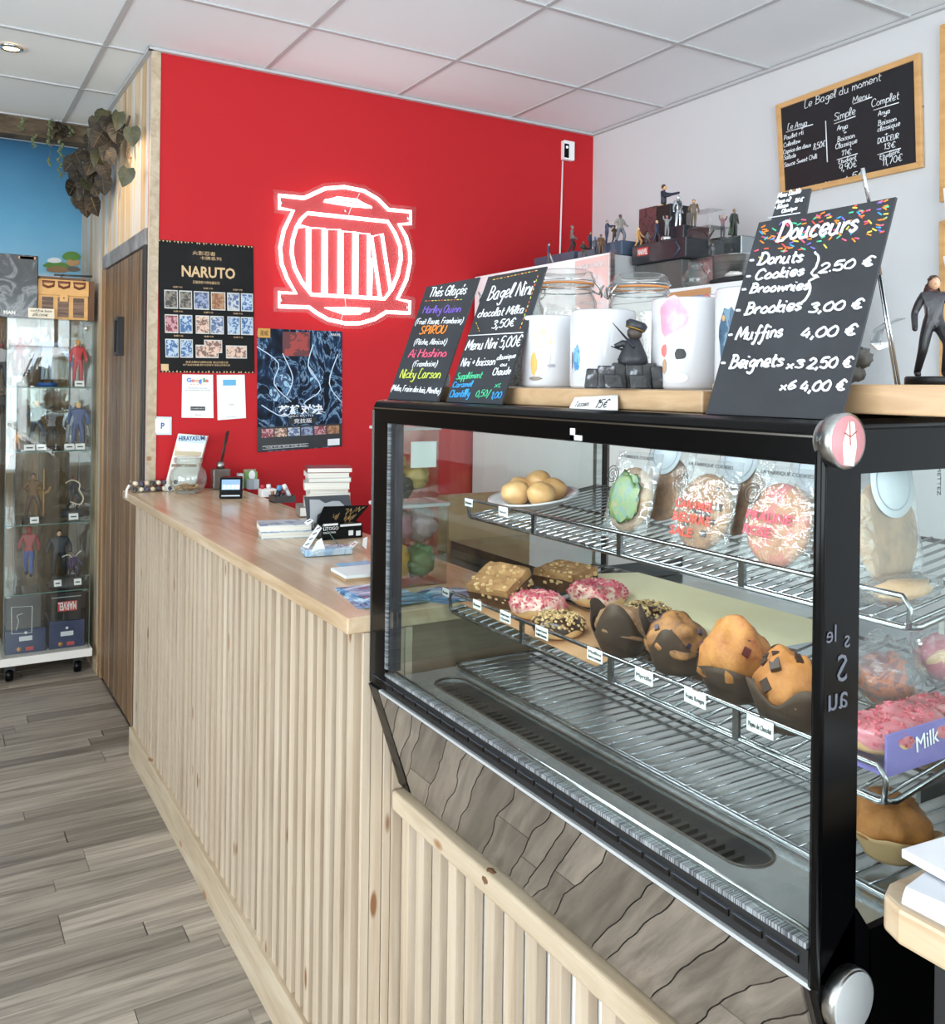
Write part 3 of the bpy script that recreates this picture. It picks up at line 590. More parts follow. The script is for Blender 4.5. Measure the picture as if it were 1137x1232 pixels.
p2 = pack(top(.985, .985), -Y_, lean, .118, .150, COOK, ['CARAMEL', 'BEURRE', 'SALE'], REDI, 'wrapped caramel butter cookie with chocolate chunks in the middle of the row', lbl=1)
p1 = pack(top(.985, 1.150), -Y_, lean, .110, .150, COOKG, [], REDI, 'wrapped cookie with a green and blue printed patch, nearest the plate', lbl=1)
P = top(.985, 1.150); b = B(); u, up = -Y_, lean.normalized(); n_ = u.cross(up)
b.blob(P + up*.068 + n_*.0150, (.0016, .036, .040), 5, .35, 3, 28, 14, rot=Matrix.Rotation(math.atan2(.28, 1), 3, 'Y')); b.build('printed_patch', pal([(132, 112, 80), (92, 116, 74), (100, 120, 74), (84, 106, 110), (92, 116, 74), (140, 122, 88)], 'green_print', 90), p1)
for i, (y, z) in enumerate(((1.135, 0), (.975, .003), (.835, 0))):
    pack(top(1.045, y), -Y_, lean, .112, .168, COOK, [], REDI, ['wrapped cookie with a grey round sticker behind the green printed one', 'wrapped cookie with a grey round sticker behind the caramel one', 'wrapped cookie with a grey round sticker behind the praline one'][i], disc=True, chips=False)
pack(top(1.005, .672), X_, V((0, .15, 1)), .130, .170, COOKG, [], REDI, 'wrapped cookie with a pale round sticker facing the near end glass', disc=True, chips=False)
ptext('METTEZ', top(1.062, .655)+V((0, 0, .15)), -Z_, X_, .010, INK, None or case, name='pack_print')
t = thing('pastry_bag', 'flat clear bag of golden pastry lying at the near end of the top shelf', 'pastry', top(.99, .652), 'bagged pastries at the near end')
B().blob(top(.99, .652)+V((0, 0, .017)), (.052, .020, .012), 9, .2, 3).build('pastry', CRUST, t)
B().blob(top(.99, .652)+V((0, 0, .018)), (.068, .027, .017), 4, .3, 5, 24, 14).build('bag', WRAP, t)

# paper on the middle shelf
def sheet(name, pts, mat, lab, cat='paper', lift=.001, group=None):
    vs = [mid(x, y) + V((0, 0, lift+.0015*noise.noise(V((x*22, y*22, 0))))) for x, y in pts]; b = B(); b.prism(vs, (0, 0, .0008)); return tag(b.build(name, mat), lab, cat, group)
sheet('paper_liner', [(.91, 1.12), (1.06, 1.14), (1.07, 1.565), (.925, 1.567)], NM('kraft_paper', [(.3, (164, 120, 82)), (.7, (190, 148, 108))], (8, 8, 8), .7), 'brown kraft paper under the brownies and doughnuts')
sheet('paper_liner', [(1.065, .99), (1.20, .93), (1.262, .96), (1.262, 1.42), (1.19, 1.50), (1.075, 1.40)], NM('cream_paper', [(.3, (224, 212, 172)), (.7, (236, 226, 190))], (5, 5, 5), .7), 'large sheet of cream baking paper behind the pastries', lift=.004)
# brownies
BRB = NM('brownie_crumb', [(.3, (58, 36, 22)), (.6, (92, 60, 38)), (.8, (120, 82, 52))], (50, 50, 50), .7, bump=.6)
BRT = NM('brookie_top', [(.3, (140, 98, 60)), (.6, (178, 134, 88)), (.8, (196, 154, 108))], (40, 40, 40), .7, bump=.5)
NUT = NM('chopped_nuts', [(.3, (190, 150, 100)), (.7, (222, 190, 140))], (80, 80, 80), .6)
def brownie(P, rz, tilt, sz, label, topmat):
    t = thing('brownie', label, 'brownie', P, 'brownies on the kraft paper'); m3 = Matrix.Rotation(rz, 3, 'Z') @ Matrix.Rotation(tilt, 3, 'Y')
    sx, sy, szz = sz; lift = V((0, 0, abs(math.sin(tilt))*sx/2))
    def blk(z0, z1, nm, mt, seed):
        b = B(); N = 7; vs = []
        for z in (z0, z1):
            for j in range(N+1):
                for i in range(N+1):
                    p = V(((i/N-.5)*sx, (j/N-.5)*sy, z)); p += V((noise.noise(p*60+V((seed, 0, 0))), noise.noise(p*60+V((0, seed, 0))), noise.noise(p*60+V((0, 0, seed))) if z == z1 else 0))*.0035; vs.append(P + lift + m3 @ p)
        g = lambda k, j, i: k*(N+1)**2 + j*(N+1) + i; fs = []
        for j in range(N):
            for i in range(N): fs += [(g(1, j, i), g(1, j, i+1), g(1, j+1, i+1), g(1, j+1, i)), (g(0, j, i), g(0, j+1, i), g(0, j+1, i+1), g(0, j, i+1))]
            fs += [(g(0, 0, j), g(0, 0, j+1), g(1, 0, j+1), g(1, 0, j)), (g(0, N, j+1), g(0, N, j), g(1, N, j), g(1, N, j+1)), (g(0, j+1, 0), g(0, j, 0), g(1, j, 0), g(1, j+1, 0)), (g(0, j, N), g(0, j+1, N), g(1, j+1, N), g(1, j, N))]
        b.add(vs, fs, False); return b.build(nm, mt, t)
    blk(0, szz*.62, 'chocolate_layer', BRB, 1); blk(szz*.62, szz, 'cookie_layer', topmat, 5)
    b = B()
    for _ in range(46):
        p = V((R.uniform(-.48, .48)*sx, R.uniform(-.48, .48)*sy, szz)) if R.random() < .45 else (V((-sx/2, R.uniform(-.45, .45)*sy, R.uniform(.3, .95)*szz)) if R.random() < .4 else V((R.uniform(-.45, .45)*sx, -sy/2, R.uniform(.2, .95)*szz)))
        s_ = R.uniform(.0016, .0036); b.obox(P + lift + m3 @ p, m3 @ V((s_, s_*.4, 0)), m3 @ V((-s_*.3, s_, 0)), m3 @ V((0, s_*.2, s_*.7)))
    b.build('nut_pieces', NUT, t)
brownie(mid(.985, 1.505), .35, -.42, (.085, .100, .042), 'brownie tipped up against the rail at the left end of the shelf', BRT)
brownie(mid(1.120, 1.475), .2, -.10, (.08, .105, .038), 'brownie with a pale cookie top lying flat behind the tipped one', BRT)
# doughnuts
DOUGH = NM('doughnut_dough', [(.3, (216, 168, 112)), (.7, (236, 200, 150))], (14, 14, 14), .5)
ICEW = NM('white_icing', [(.4, (196, 110, 110)), (.55, (222, 190, 172)), (.7, (226, 200, 182))], (60, 60, 60), .45)
PINKC = NM('pink_crumbs', [(.4, (176, 54, 78)), (.6, (206, 110, 124))], (90, 90, 90), .6)
def donut(P, r, rr, label, ice, crumb, seed, n_cr, csize=(.0012, .0024), grp='glazed ring doughnuts', extra=None):
    t = thing('doughnut', label, 'doughnut', P, grp); c = V(P) + V((0, 0, rr*.82)); R2 = random.Random(seed)
    def ring(f0, f1, grow, nm, mt, amp):
        b = B(); nu, nv = 40, 12; vs = []
        for i in range(nu):
            a = 2*math.pi*i/nu
            for j in range(nv+1):
                wv = amp*math.sin(a*5+seed)*.25
                f = f0 + wv*(1 if j == 0 else 0) + (f1 - f0 - wv*(1 if j == nv else 0))*j/nv; k = rr*grow
                vs.append(c + V(((r-rr + k*math.cos(f))*math.cos(a), (r-rr + k*math.cos(f))*math.sin(a), k*.82*math.sin(f))))
        b.add(vs, [(i*(nv+1)+j, ((i+1) % nu)*(nv+1)+j, ((i+1) % nu)*(nv+1)+j+1, i*(nv+1)+j+1) for i in range(nu) for j in range(nv)], True); return b.build(nm, mt, t)
    ring(-math.pi, math.pi, 1, 'dough', DOUGH, 0); ic = ring(-.15, math.pi+.15, 1.05, 'icing', ice, 1)
    b = B()
    for k in range(n_cr):
        a, f = R2.uniform(0, 6.283), R2.uniform(.0, math.pi); k2 = rr*1.07; p = c + V(((r-rr+k2*math.cos(f))*math.cos(a), (r-rr+k2*math.cos(f))*math.sin(a), k2*.82*math.sin(f)))
        s_ = R2.uniform(*csize); q = Matrix.Rotation(R2.uniform(0, 3), 3, (R2.random(), R2.random(), 1)); b.obox(p, q @ V((s_, 0, 0)), q @ V((0, s_, 0)), q @ V((0, 0, s_*.7)))
    tag(b.build('sprinkled_crumbs', crumb, ic), kind='stuff'); return t
donut(mid(.985, 1.385), .053, .025, 'pink sprinkled doughnut nearest the brownies', ICEW, PINKC, 1, 330)
donut(mid(1.095, 1.345), .055, .025, 'pink sprinkled doughnut behind, on the cream paper', ICEW, PINKC, 2, 330)
DCH = M('chocolate_icing', (56, 36, 26), .3); NUT2 = NM('hazelnut_bits', [(.35, (150, 110, 66)), (.6, (216, 184, 132))], (120, 120, 120), .6)
donut(mid(.952, 1.275), .046, .022, 'dark doughnut covered in chopped nuts beside the rail', DCH, NUT2, 3, 330, (.0014, .0028))
donut(mid(1.09, 1.20), .040, .020, 'nut covered doughnut half hidden behind the paper muffin cups', DCH, NUT2, 4, 220, (.0014, .0028))
# muffins in tulip papers
CUPP = NM('brown_tulip_paper', [(.3, (50, 36, 27)), (.7, (82, 60, 45))], (9, 9, 3), .6, bump=.3)
def muffin(P, r, h, label, mat, seed, peaks=7, bits=None, bn=0, bs=.006, tilt=0, ph=0, dome=.55, cup=None, pk=.030):
    t = thing('muffin', label, 'muffin', P, 'muffins in brown tulip papers'); P = V(P); R2 = random.Random(seed)
    b = B(); nu = 48; vs = []; lv = 6
    for j in range(lv+1):
        f = j/lv
        for i in range(nu):
            a = 2*math.pi*i/nu; pe = abs(math.cos(a*peaks/2+ph))**1.7 * (.65 + .35*math.sin(a*1.0+seed)); zz = f*(h*.44 + pk*pe*(f**1.5)); rad = r*(.62 + .34*f + .22*f*f*pe) * (1 + .025*math.sin(a*11+seed)*f)
            vs.append(P + V((rad*math.cos(a), rad*math.sin(a), zz)))
    fs = [(j*nu+i, j*nu+(i+1) % nu, (j+1)*nu+(i+1) % nu, (j+1)*nu+i) for j in range(lv) for i in range(nu)] + [tuple(range(nu))[::-1]]
    b.add(vs, fs, True); o = b.build('paper_cup', cup or CUPP, t); md = o.modifiers.new('thick', 'SOLIDIFY'); md.thickness = .0008
    b = B(); m3 = Matrix.Rotation(tilt, 3, 'Y'); C0 = P + V((0, 0, h*.50))
    b.blob(C0, (r*.90, r*.90, h*dome), seed, .22, 2.2, 36, 22, flat=-h*.12, rot=m3); dm = b.build('muffin_top', mat, t)
    if bits:
        b = B()
        for k in range(bn):
            a, f = R2.uniform(0, 6.283), math.acos(R2.uniform(.15, 1)); d = V((math.sin(f)*math.cos(a), math.sin(f)*math.sin(a), math.cos(f))); p = C0 + m3 @ V((d.x*r*.90, d.y*r*.90, d.z*h*dome*.97)); s_ = bs*R2.uniform(.6, 1.15)
            tx = d.orthogonal().normalized(); ty = d.cross(tx); b.obox(p, m3 @ tx*s_, m3 @ ty*s_*.8, m3 @ d*s_*.45)
        b.build('filling_pieces', bits, dm)
    return t
M1 = NM('sugared_muffin', [(.3, (110, 74, 48)), (.55, (150, 112, 80)), (.8, (186, 156, 130))], (34, 34, 34), .55, detail=9, nrough=.75, bump=1.0)
M2 = NM('blueberry_muffin', [(.28, (70, 56, 70)), (.38, (112, 76, 50)), (.55, (166, 112, 62)), (.8, (188, 140, 86))], (34, 34, 34), .55, detail=9, nrough=.75, bump=1.0)
M3 = NM('red_fruit_muffin', [(.30, (110, 34, 30)), (.38, (150, 82, 42)), (.55, (182, 120, 60)), (.8, (204, 150, 86))], (24, 24, 24), .55, detail=9, nrough=.75, bump=1.0)
M4 = NM('chocolate_chip_muffin', [(.3, (150, 88, 40)), (.6, (182, 118, 58)), (.8, (198, 138, 78))], (34, 34, 34), .55, detail=9, nrough=.75, bump=1.0)
muffin(mid(.975, 1.135), .050, .078, 'sugar dusted muffin deep in its peaked brown paper, nearest the doughnuts', M1, 11, 3, NUT2, 30, .0022, .25, .5, dome=.46, pk=.062)
muffin(mid(.985, 1.020), .050, .085, 'flat topped blueberry muffin with a tall paper flap behind it', M2, 12, 4, MC((60, 48, 66), .4), 14, .005, -.12, 1.9, .50, pk=.058)
muffin(mid(.975, .895), .053, .092, 'tallest golden muffin with dark red fruit bursting on top', M3, 14, 3, MC((84, 24, 22), .35), 7, .006, -.1, 1.1, .70, pk=.040)
muffin(mid(.955, .785), .048, .088, 'orange brown muffin with square chocolate chunks, last in the row', M4, 17, 4, CHOC, 16, .0072, -.15, .9, .64, pk=.030)
t = muffin(V((.985, .66, .952)), .048, .070, 'muffin in a pale kraft cup on the lower deck at the near end', M4, 21, 5, cup=NM('kraft_cup', [(.3, (176, 138, 96)), (.7, (206, 170, 124))], (9, 9, 9), .6), pk=.01)
# purple tray of pink doughnuts at the near end
t = thing('doughnut_tray', 'purple printed carton tray of pink doughnuts behind the near end glass', 'pastry box', mid(.985, .645))
P = mid(.985, .645)
B().box(P.x-.075, P.y-.03, P.z+.004, P.x+.085, P.y-.027, P.z+.050).box(P.x-.075, P.y+.045, P.z+.004, P.x+.085, P.y+.048, P.z+.03).box(P.x-.075, P.y-.027, P.z+.004, P.x+.085, P.y+.045, P.z+.007).build('carton', NM('purple_carton', [(.3, (104, 98, 170)), (.7, (128, 122, 192))], (9, 9, 9), .4), t)
ptext('Milk', P + V((-.025, -.0315, .022)), V((1, 0, .12)), Z_, .026, M('white_print', (240, 240, 245), .5), t, name='brand_lettering')
for i, dx in enumerate((-.040, .028, .085)):
    donut(P + V((dx, .008, .018)), .040, .020, ['pink iced doughnut in the purple tray, next to the black frame', 'pink iced doughnut in the middle of the purple tray', 'pink iced doughnut at the far right of the purple tray'][i], NM('pink_icing_%d' % i, [(.3, (150, 60, 76)), (.6, (196, 116, 126)), (.8, (226, 180, 180))], (30, 30, 30), .3), PINKC, 30+i, 120, grp='pink iced doughnuts in the purple tray')
for i, (dx, dy, cc) in enumerate(((-.045, .125, [(120, 60, 60), (170, 90, 60), (90, 90, 96), (190, 180, 170)]), (.055, .105, [(196, 130, 140), (190, 90, 110), (214, 170, 120), (206, 200, 200)]))):
    p = [mid(1.085, .735), mid(1.12, .735+.0)][i] if i == 0 else mid(1.185, .715); t = thing('bagged_pastry', ['bagged pastry with a red and dark label behind the pink doughnuts', 'bagged pink topped pastry at the right of the near end shelf'][i], 'pastry', p, 'bagged pastries at the near end')
    B().blob(p + V((0, 0, .038)), (.040, .034, .034), 40+i, .2, 2).build('pastry', pal(cc, 'bagged_%d' % i, 24), t); B().blob(p + V((0, 0, .045)), (.050, .044, .045), 45+i, .35, 5, 24, 14).build('bag', WRAP, t)
# price tags clipped to the guard rails
def price(u, v, x, lines, label, w_=.036, h_=.019, sl=0):
    P = ox(u, v, x); t = thing('price_tag', label, 'price tag', P, 'white price tags on the shelf rails')
    B().box(P.x-.0008, P.y-w_, P.z-h_, P.x, P.y, P.z).build('card', PAPER, t, bev=.0004, seg=1)
    B().box(P.x, P.y-w_/2-.004, P.z-.006, P.x+.006, P.y-w_/2+.004, P.z+.001).build('clip', CHROME, t)
    for k, s_ in enumerate(lines): ptext(s_, (P.x-.0012, P.y-.003, P.z-h_*(.68 if len(lines) == 1 else .45+.38*k)), -Y_, Z_, h_*(.46 if len(lines) == 1 else .34), INK, t, wd=w_-.006)
price(563, 599, .932, ['Sésame'], 'sesame price tag, leftmost on the top shelf rail', .030, .016)
price(604, 608, .932, ['Nature'], 'plain roll price tag in front of the plate of rolls', .031, .017)
price(539, 707, .892, ['Brookie'], 'price tag at the far left end of the middle shelf rail', .026, .016)
price(576, 720, .892, ['Brownie'], 'brownie price tag below the tipped brownie', .030, .017)
price(609, 732, .892, ['Donut Fourré', 'Chocolat'], 'two line price tag below the first pink doughnut', .034, .020)
price(652, 749, .892, ['Donut Fourré', 'Vanille Noisette'], 'two line price tag below the nut covered doughnut', .036, .020)
price(715, 773, .892, ['Muffins', 'Sucre caramel'], 'two line price tag below the sugared muffin', .037, .020)
price(773, 796, .892, ['Myrtille'], 'price tag reading Myrtille below the blueberry muffin', .038, .020)
price(833, 819, .892, ['Fruits Rouges'], 'price tag reading Fruits Rouges below the red fruit muffin', .040, .020)
price(909, 849, .892, ['Pépite de Chocolat'], 'price tag reading Pépite de Chocolat, rightmost on the rail', .042, .021)

# ------------------------------------------------------------------ on top of the case
PZ = 1.497
tag(B().box(.79, .78, ZT+.0005, 1.20, 1.447, PZ).build('wood_plank', BEECH, bev=.002), 'long beech plank on top of the case carrying the white mugs', 'plank')
tag(B().box(.80, .45, ZT+.0065, 1.22, .775, 1.506).build('wood_plank', BEECH, bev=.002), 'thicker beech block behind the largest menu board at the near end', 'plank')
# menu boards
def menu(label, x0, ya, yb, xt, zt, dz=ZT+.001, th=.003):
    P0 = V((x0, ya, dz)); up = V((xt-x0, 0, zt-dz)); t = thing('menu_board', label, 'menu board', P0, 'small chalk menu boards on the case')
    nrm = up.cross(Y_).normalized(); nrm = nrm if nrm.x > 0 else -nrm
    b = B(); b.prism([P0, V((x0, yb, dz)), V((x0, yb, dz)) + up, P0 + up], nrm*th); b.build('panel', BOARD, t)
    return t, Plane(P0, -Y_, up, .0003)
t, bp = menu('slim chalk menu board of iced teas, furthest along the case', .76, 1.573, 1.374, .841, 1.692)
W_ = bp.write
W_('Thés Glaçés', (513, 359), (557, 354), 12, MK, t, .0013); W_('Harley Quinn', (506.5, 378.5), (551, 376), 9, MKS['purple'], t, .0011)
W_('(Fruit Rouge, Framboise)', (498, 392), (554, 389), 7, MK, t, .0008); W_('SPIROU', (503, 404), (533, 402), 10, MKS['orange'], t, .0015)
W_('(Pêche, Abricot)', (497, 416.5), (535, 415), 7, MK, t, .0008); W_('Ai Hoshino', (490.6, 432), (535, 430), 10, MKS['pink'], t, .0013)
W_('(Framboise)', (496, 443), (524.5, 441.5), 7, MK, t, .0008); W_('Nicky Larson', (481, 457), (528.6, 456), 11, MKS['lime'], t, .0012); W_('(Melon, Fraise des bois, Menthe)', (471, 472), (529, 475), 7, MK, t, .0008)
for k in range(12):
    a = (509 + k*3.8, 363.6 - k*.25); B().tube([bp.at(a), bp.at((a[0]+2.2, a[1]-.1))], .0007, 5).build('ruled_dash', MKS[['orange', 'red', 'yellow', 'lime'][k % 4]], t)
t, bp = menu('chalk menu board of chocolate bagels, middle of the three on the case', .76, 1.346, 1.172, .842, 1.690)
W_ = bp.write
W_('Bagel Nini', (583.5, 361), (636, 352), 17, MK, t, .0014); W_('chocolat Milka', (572.5, 382), (627, 375), 10, MK, t, .0011); W_('3,50€', (590, 395), (616, 391), 10, MK, t, .0012)
W_('Menu Nini 5,00€', (559, 422), (624, 415), 13, MK, t, .0012); W_('Nini + boisson', (554, 441), (594, 438.5), 10, MK, t, .001); W_('classique', (597, 432.5), (619, 429), 6, MK, t, .0008)
W_('ou', (601.5, 440), (609, 439), 5, MK, t, .0009); W_('Chaude', (592, 451), (613, 449), 9, MK, t, .0009); W_('Supplément', (548.7, 457), (579, 454.5), 8, MKS['green'], t, .0009)
W_('Caramel', (544.5, 467), (567.7, 465), 7, MKS['blue'], t, .001); W_('Chantilly', (541, 479), (564.5, 477), 9, MKS['blue'], t, .001); W_('0,50/', (572.5, 477.5), (589, 476), 8, MKS['green'], t, .0009)
W_('1,00', (591, 479), (602.5, 478), 8, MKS['blue'], t, .0009); W_('XL', (595, 465.7), (602.5, 464.6), 4, MKS['green'], t, .0008)
B().tube([bp.at((562, 404)), bp.at((628, 398.5))], .0009, 5).build('ruled_line', MK, t)
b = B()
for k, (p, q) in enumerate([((590+4.2*i, 336-1.0*i), (592.4+4.2*i, 335.4-1.0*i)) for i in range(13)] + [((644-1.6*i, 329+5.2*i), (643.2-1.6*i, 331.8+5.2*i)) for i in range(13)] + [((571+1.2*i, 388+3*i), (571.5+1.2*i, 389.6+3*i)) for i in range(4)]): b.mat(k % 4).tube([bp.at(p), bp.at(q)], .0007, 5)
b.build('dashed_border', [MKS['yellow'], MKS['orange'], MKS['lime'], MKS['red']], t)
t, bp = menu('largest chalk menu board reading Douceurs with sprinkles drawn along its top', .76, .745, .568, .843, 1.697)
W_ = bp.write
W_('Douceurs', (930, 281), (1024, 267), 23, MK, t, .0022); W_('- Donuts', (897, 311), (960, 305), 14, MK, t, .0019); W_('- Cookies', (893.5, 330), (962, 321), 12, MK, t, .0018); W_('- Broownies', (889, 345), (969, 338), 11, MK, t, .0018)
W_('}', (966, 336), (979, 334), 36, MK, t, .0017, slant=.05); W_('2.50 €', (982, 318), (1046, 307), 11, MK, t, .0016); W_('- Brookies', (882, 372), (960, 363), 14, MK, t, .0019); W_('3,00 €', (971, 366), (1034, 359), 11, MK, t, .0017)
W_('- Muffins', (874, 402), (938, 396), 15, MK, t, .0018); W_('4,00 €', (962, 397), (1027, 391), 12, MK, t, .0017); W_('- Beignets', (866, 436), (940, 431), 15, MK, t, .0019); W_('x3', (946, 434), (965, 432), 9, MK, t, .0016)
W_('2,50 €', (971, 433), (1023, 430), 12, MK, t, .0017); W_('x6', (939, 460), (957, 458), 10, MK, t, .0016); W_('4,00 €', (963, 461), (1016, 458), 12, MK, t, .0017)
b = B(); cols = ['red', 'orange', 'green', 'blue', 'yellow', 'violet', 'pink']; k = 0
while k < 170:
    u_, v_ = R.uniform(903, 1068), 0; top_ = 262 - (u_-905)*40/168 + 3; v_ = R.uniform(top_, top_+38)
    if u_ < 905 + (262-v_)*.24+4 or u_+8 > 1073-(v_-222)*.225: continue
    if 928 < u_ < 1026 and top_+8 < v_ < top_+32 and R.random() < .75: k += 1; continue
    a = R.uniform(-.9, .9); b.mat(R.choice((0, 0, 1, 1, 2, 3, 4, 5, 6))).tube([bp.at((u_, v_)), bp.at((u_+5.5*math.cos(a), v_-5.5*math.sin(a)))], .0009, 5); k += 1
tag(b.build('drawn_sprinkles', [MKS[c_] for c_ in cols], t), kind='stuff')
t = thing('menu_board', 'tiny chalk board about a double menu sticking up behind the largest one', 'menu board', (.85, .70, 1.66), 'small chalk menu boards on the case')
pts = [bp.at(p) for p in ((929, 221), (966, 214), (958, 262), (915, 272))]; n_ = -bp.n; b = B(); b.prism([p + n_*.004 for p in pts], n_*.003); b.build('panel', BOARD, t)
bq = Plane(pts[0] + n_*.0035, -Y_, bp.up, .0002)
for s_, a, c_, h in (('Menu Double', (930, 229), (957, 222), 6), ('Anya x2', (928, 236), (945, 232), 5), ('16€', (950, 234), (960, 232), 5), ('+ Boisson', (926, 243), (942, 239), 5), ('Classique', (935, 247), (953, 242), 4.5)): bq.write(s_, a, c_, h, MK, t, .0008)
B().tube([bq.at((919, 253)), bq.at((957, 246))], .0007, 5).build('ruled_line', MK, t)
# easel behind the large board, clear holder
t = thing('wire_easel', 'thin metal easel propping up the largest menu board', 'easel', (.95, .60, 1.506))
pf = oy(1080, 452, .60); ptp = oy(1031, 190, .60); pm = oy(1052, 300, .60)
b = B(); b.tube([ptp, oy(1041, 236, .60)], .0022, 6).tube([oy(1056, 318, .60), oy(1082, 451, .60)], .0016, 6).tube([oy(1053, 318, .602), oy(1078, 451, .602)], .0012, 6).tube([oy(1041, 236, .60), oy(1056, 318, .60)], .0016, 6); b.build('rods', CHROME, t)
t = thing('plastic_holder', 'curved clear plastic flap fixed to the easel leg', 'holder', oy(1058, 409, .61))
b = B(); A = [oy(u, v, .612) for u, v in ((1075, 370), (1060, 376), (1049, 384), (1046, 395), (1046, 403))]; b.add(A + [p + V((0, -.012, 0)) for p in A], [(i, i+1, i+6, i+5) for i in range(4)], True)
o = b.build('clear_sheet', glassy('clear_plastic', (235, 238, 240), .12, .1), t); o.modifiers.new('t', 'SOLIDIFY').thickness = .001
b = B(); b.prism([oy(u, v, .612) for u, v in ((1043, 401), (1068, 398), (1066, 405), (1052, 409))], (0, -.004, 0)); b.build('foot', WHITE, t, bev=.001)
# mugs
MUGM = CERAM
def mug(P, r, h, label, cols, pts, face):
    t = thing('mug', label, 'mug', P, 'white printed mugs on the plank'); P = V(P)
    B().lathe([(0, 0), (r*.94, 0), (r, .004), (r, h-.003), (r-.0015, h), (r-.003, h-.002), (r-.004, .006), (0, .006)], P, 48).build('body', MUGM, t)
    a = face + 2.3; d = V((math.cos(a), math.sin(a), 0)); B().tube([P + d*(r-.002) + V((0, 0, h*.80)), P + d*(r+.018) + V((0, 0, h*.80)), P + d*(r+.028) + V((0, 0, h*.62)), P + d*(r+.028) + V((0, 0, h*.38)), P + d*(r+.016) + V((0, 0, h*.2)), P + d*(r-.002) + V((0, 0, h*.2))], .005, 8).build('handle', MUGM, t)
    for k, (c_, (da, z, wa, hz, sd_)) in enumerate(zip(cols, pts)):   # printed patches wrapped on the body
        b = B(); N = 22; ctr_ = [(da, z)]; ring = []
        for i in range(N):
            th = 2*math.pi*i/N; q = 1 + .30*noise.noise(V((math.cos(th)*1.6+sd_, math.sin(th)*1.6, sd_))); ring.append((da + wa*q*math.cos(th), z + hz*q*math.sin(th)))
        rr = r + .0003 + .0002*k; f = lambda aa, zz: P + V((math.cos(face+aa)*rr, math.sin(face+aa)*rr, zz*h))
        vs = [f(*ctr_[0])] + [f((da+x)/2, (z+y_)/2) for x, y_ in ring] + [f(*x) for x in ring]
        b.add(vs, [(0, 1+i, 1+(i+1) % N) for i in range(N)] + [(1+i, 1+N+i, 1+N+(i+1) % N, 1+(i+1) % N) for i in range(N)], True); b.build('print', c_, t)
    return t
def cface(P): return math.atan2(-P[1], -P[0])
P = (.857, 1.176, PZ+.001); mug(P, .0475, .113, 'white mug with a small orange figure printed low down, leftmost', [pal([(240, 214, 150), (236, 236, 236), (200, 215, 235)], 'p1', 50), MC((228, 160, 80)), MC((240, 208, 200)), MC((150, 150, 158)), MC((120, 110, 100))], [(-.35, .68, .35, .14, 1), (-.62, .33, .13, .16, 2), (-.25, .36, .22, .12, 3), (.0, .30, .16, .02, 4), (-.55, .12, .25, .025, 5)], cface(P)+.0)
P = (.85, 1.04, PZ+.001); mug(P, .0475, .113, 'widest looking white mug with a blue ship like sketch on its left', [pal([(226, 200, 196), (240, 236, 236), (214, 190, 190)], 'p2', 90), pal([(70, 130, 180), (120, 170, 205), (226, 232, 238)], 'p2b', 60), MC((190, 196, 204)), MC((90, 96, 110))], [(-.85, .55, .30, .34, 6), (-.88, .38, .17, .17, 7), (-.75, .17, .25, .06, 8), (-1.1, .36, .04, .12, 9)], cface(P))
P = (.869, .886, PZ+.001); mug(P, .0480, .1195, 'white mug with a pink burst and a small black flag printed on it', [NM('pinkburst', [(.42, (192, 132, 156)), (.6, (206, 164, 180))], (40, 40, 40), .3), MC((214, 104, 100)), MC((28, 28, 30)), MC((214, 206, 196)), MC((170, 130, 100))], [(-.45, .78, .42, .20, 10), (-.66, .42, .09, .07, 11), (-.20, .38, .16, .06, 12), (-.30, .12, .35, .05, 13), (-.64, .25, .06, .08, 14)], cface(P)+.0)
P = (.878, .782, PZ+.001); mug(P, .0465, .1255, 'tall looking white mug with a dark blue painted splash, rightmost', [pal([(56, 76, 96), (70, 96, 120), (110, 140, 160), (214, 150, 80)], 'p4', 40), MC((218, 160, 96)), pal([(110, 150, 185), (170, 195, 215)], 'p4b', 50)], [(-.72, .52, .30, .30, 15), (-.85, .70, .05, .03, 16), (-.62, .22, .22, .07, 17)], cface(P))
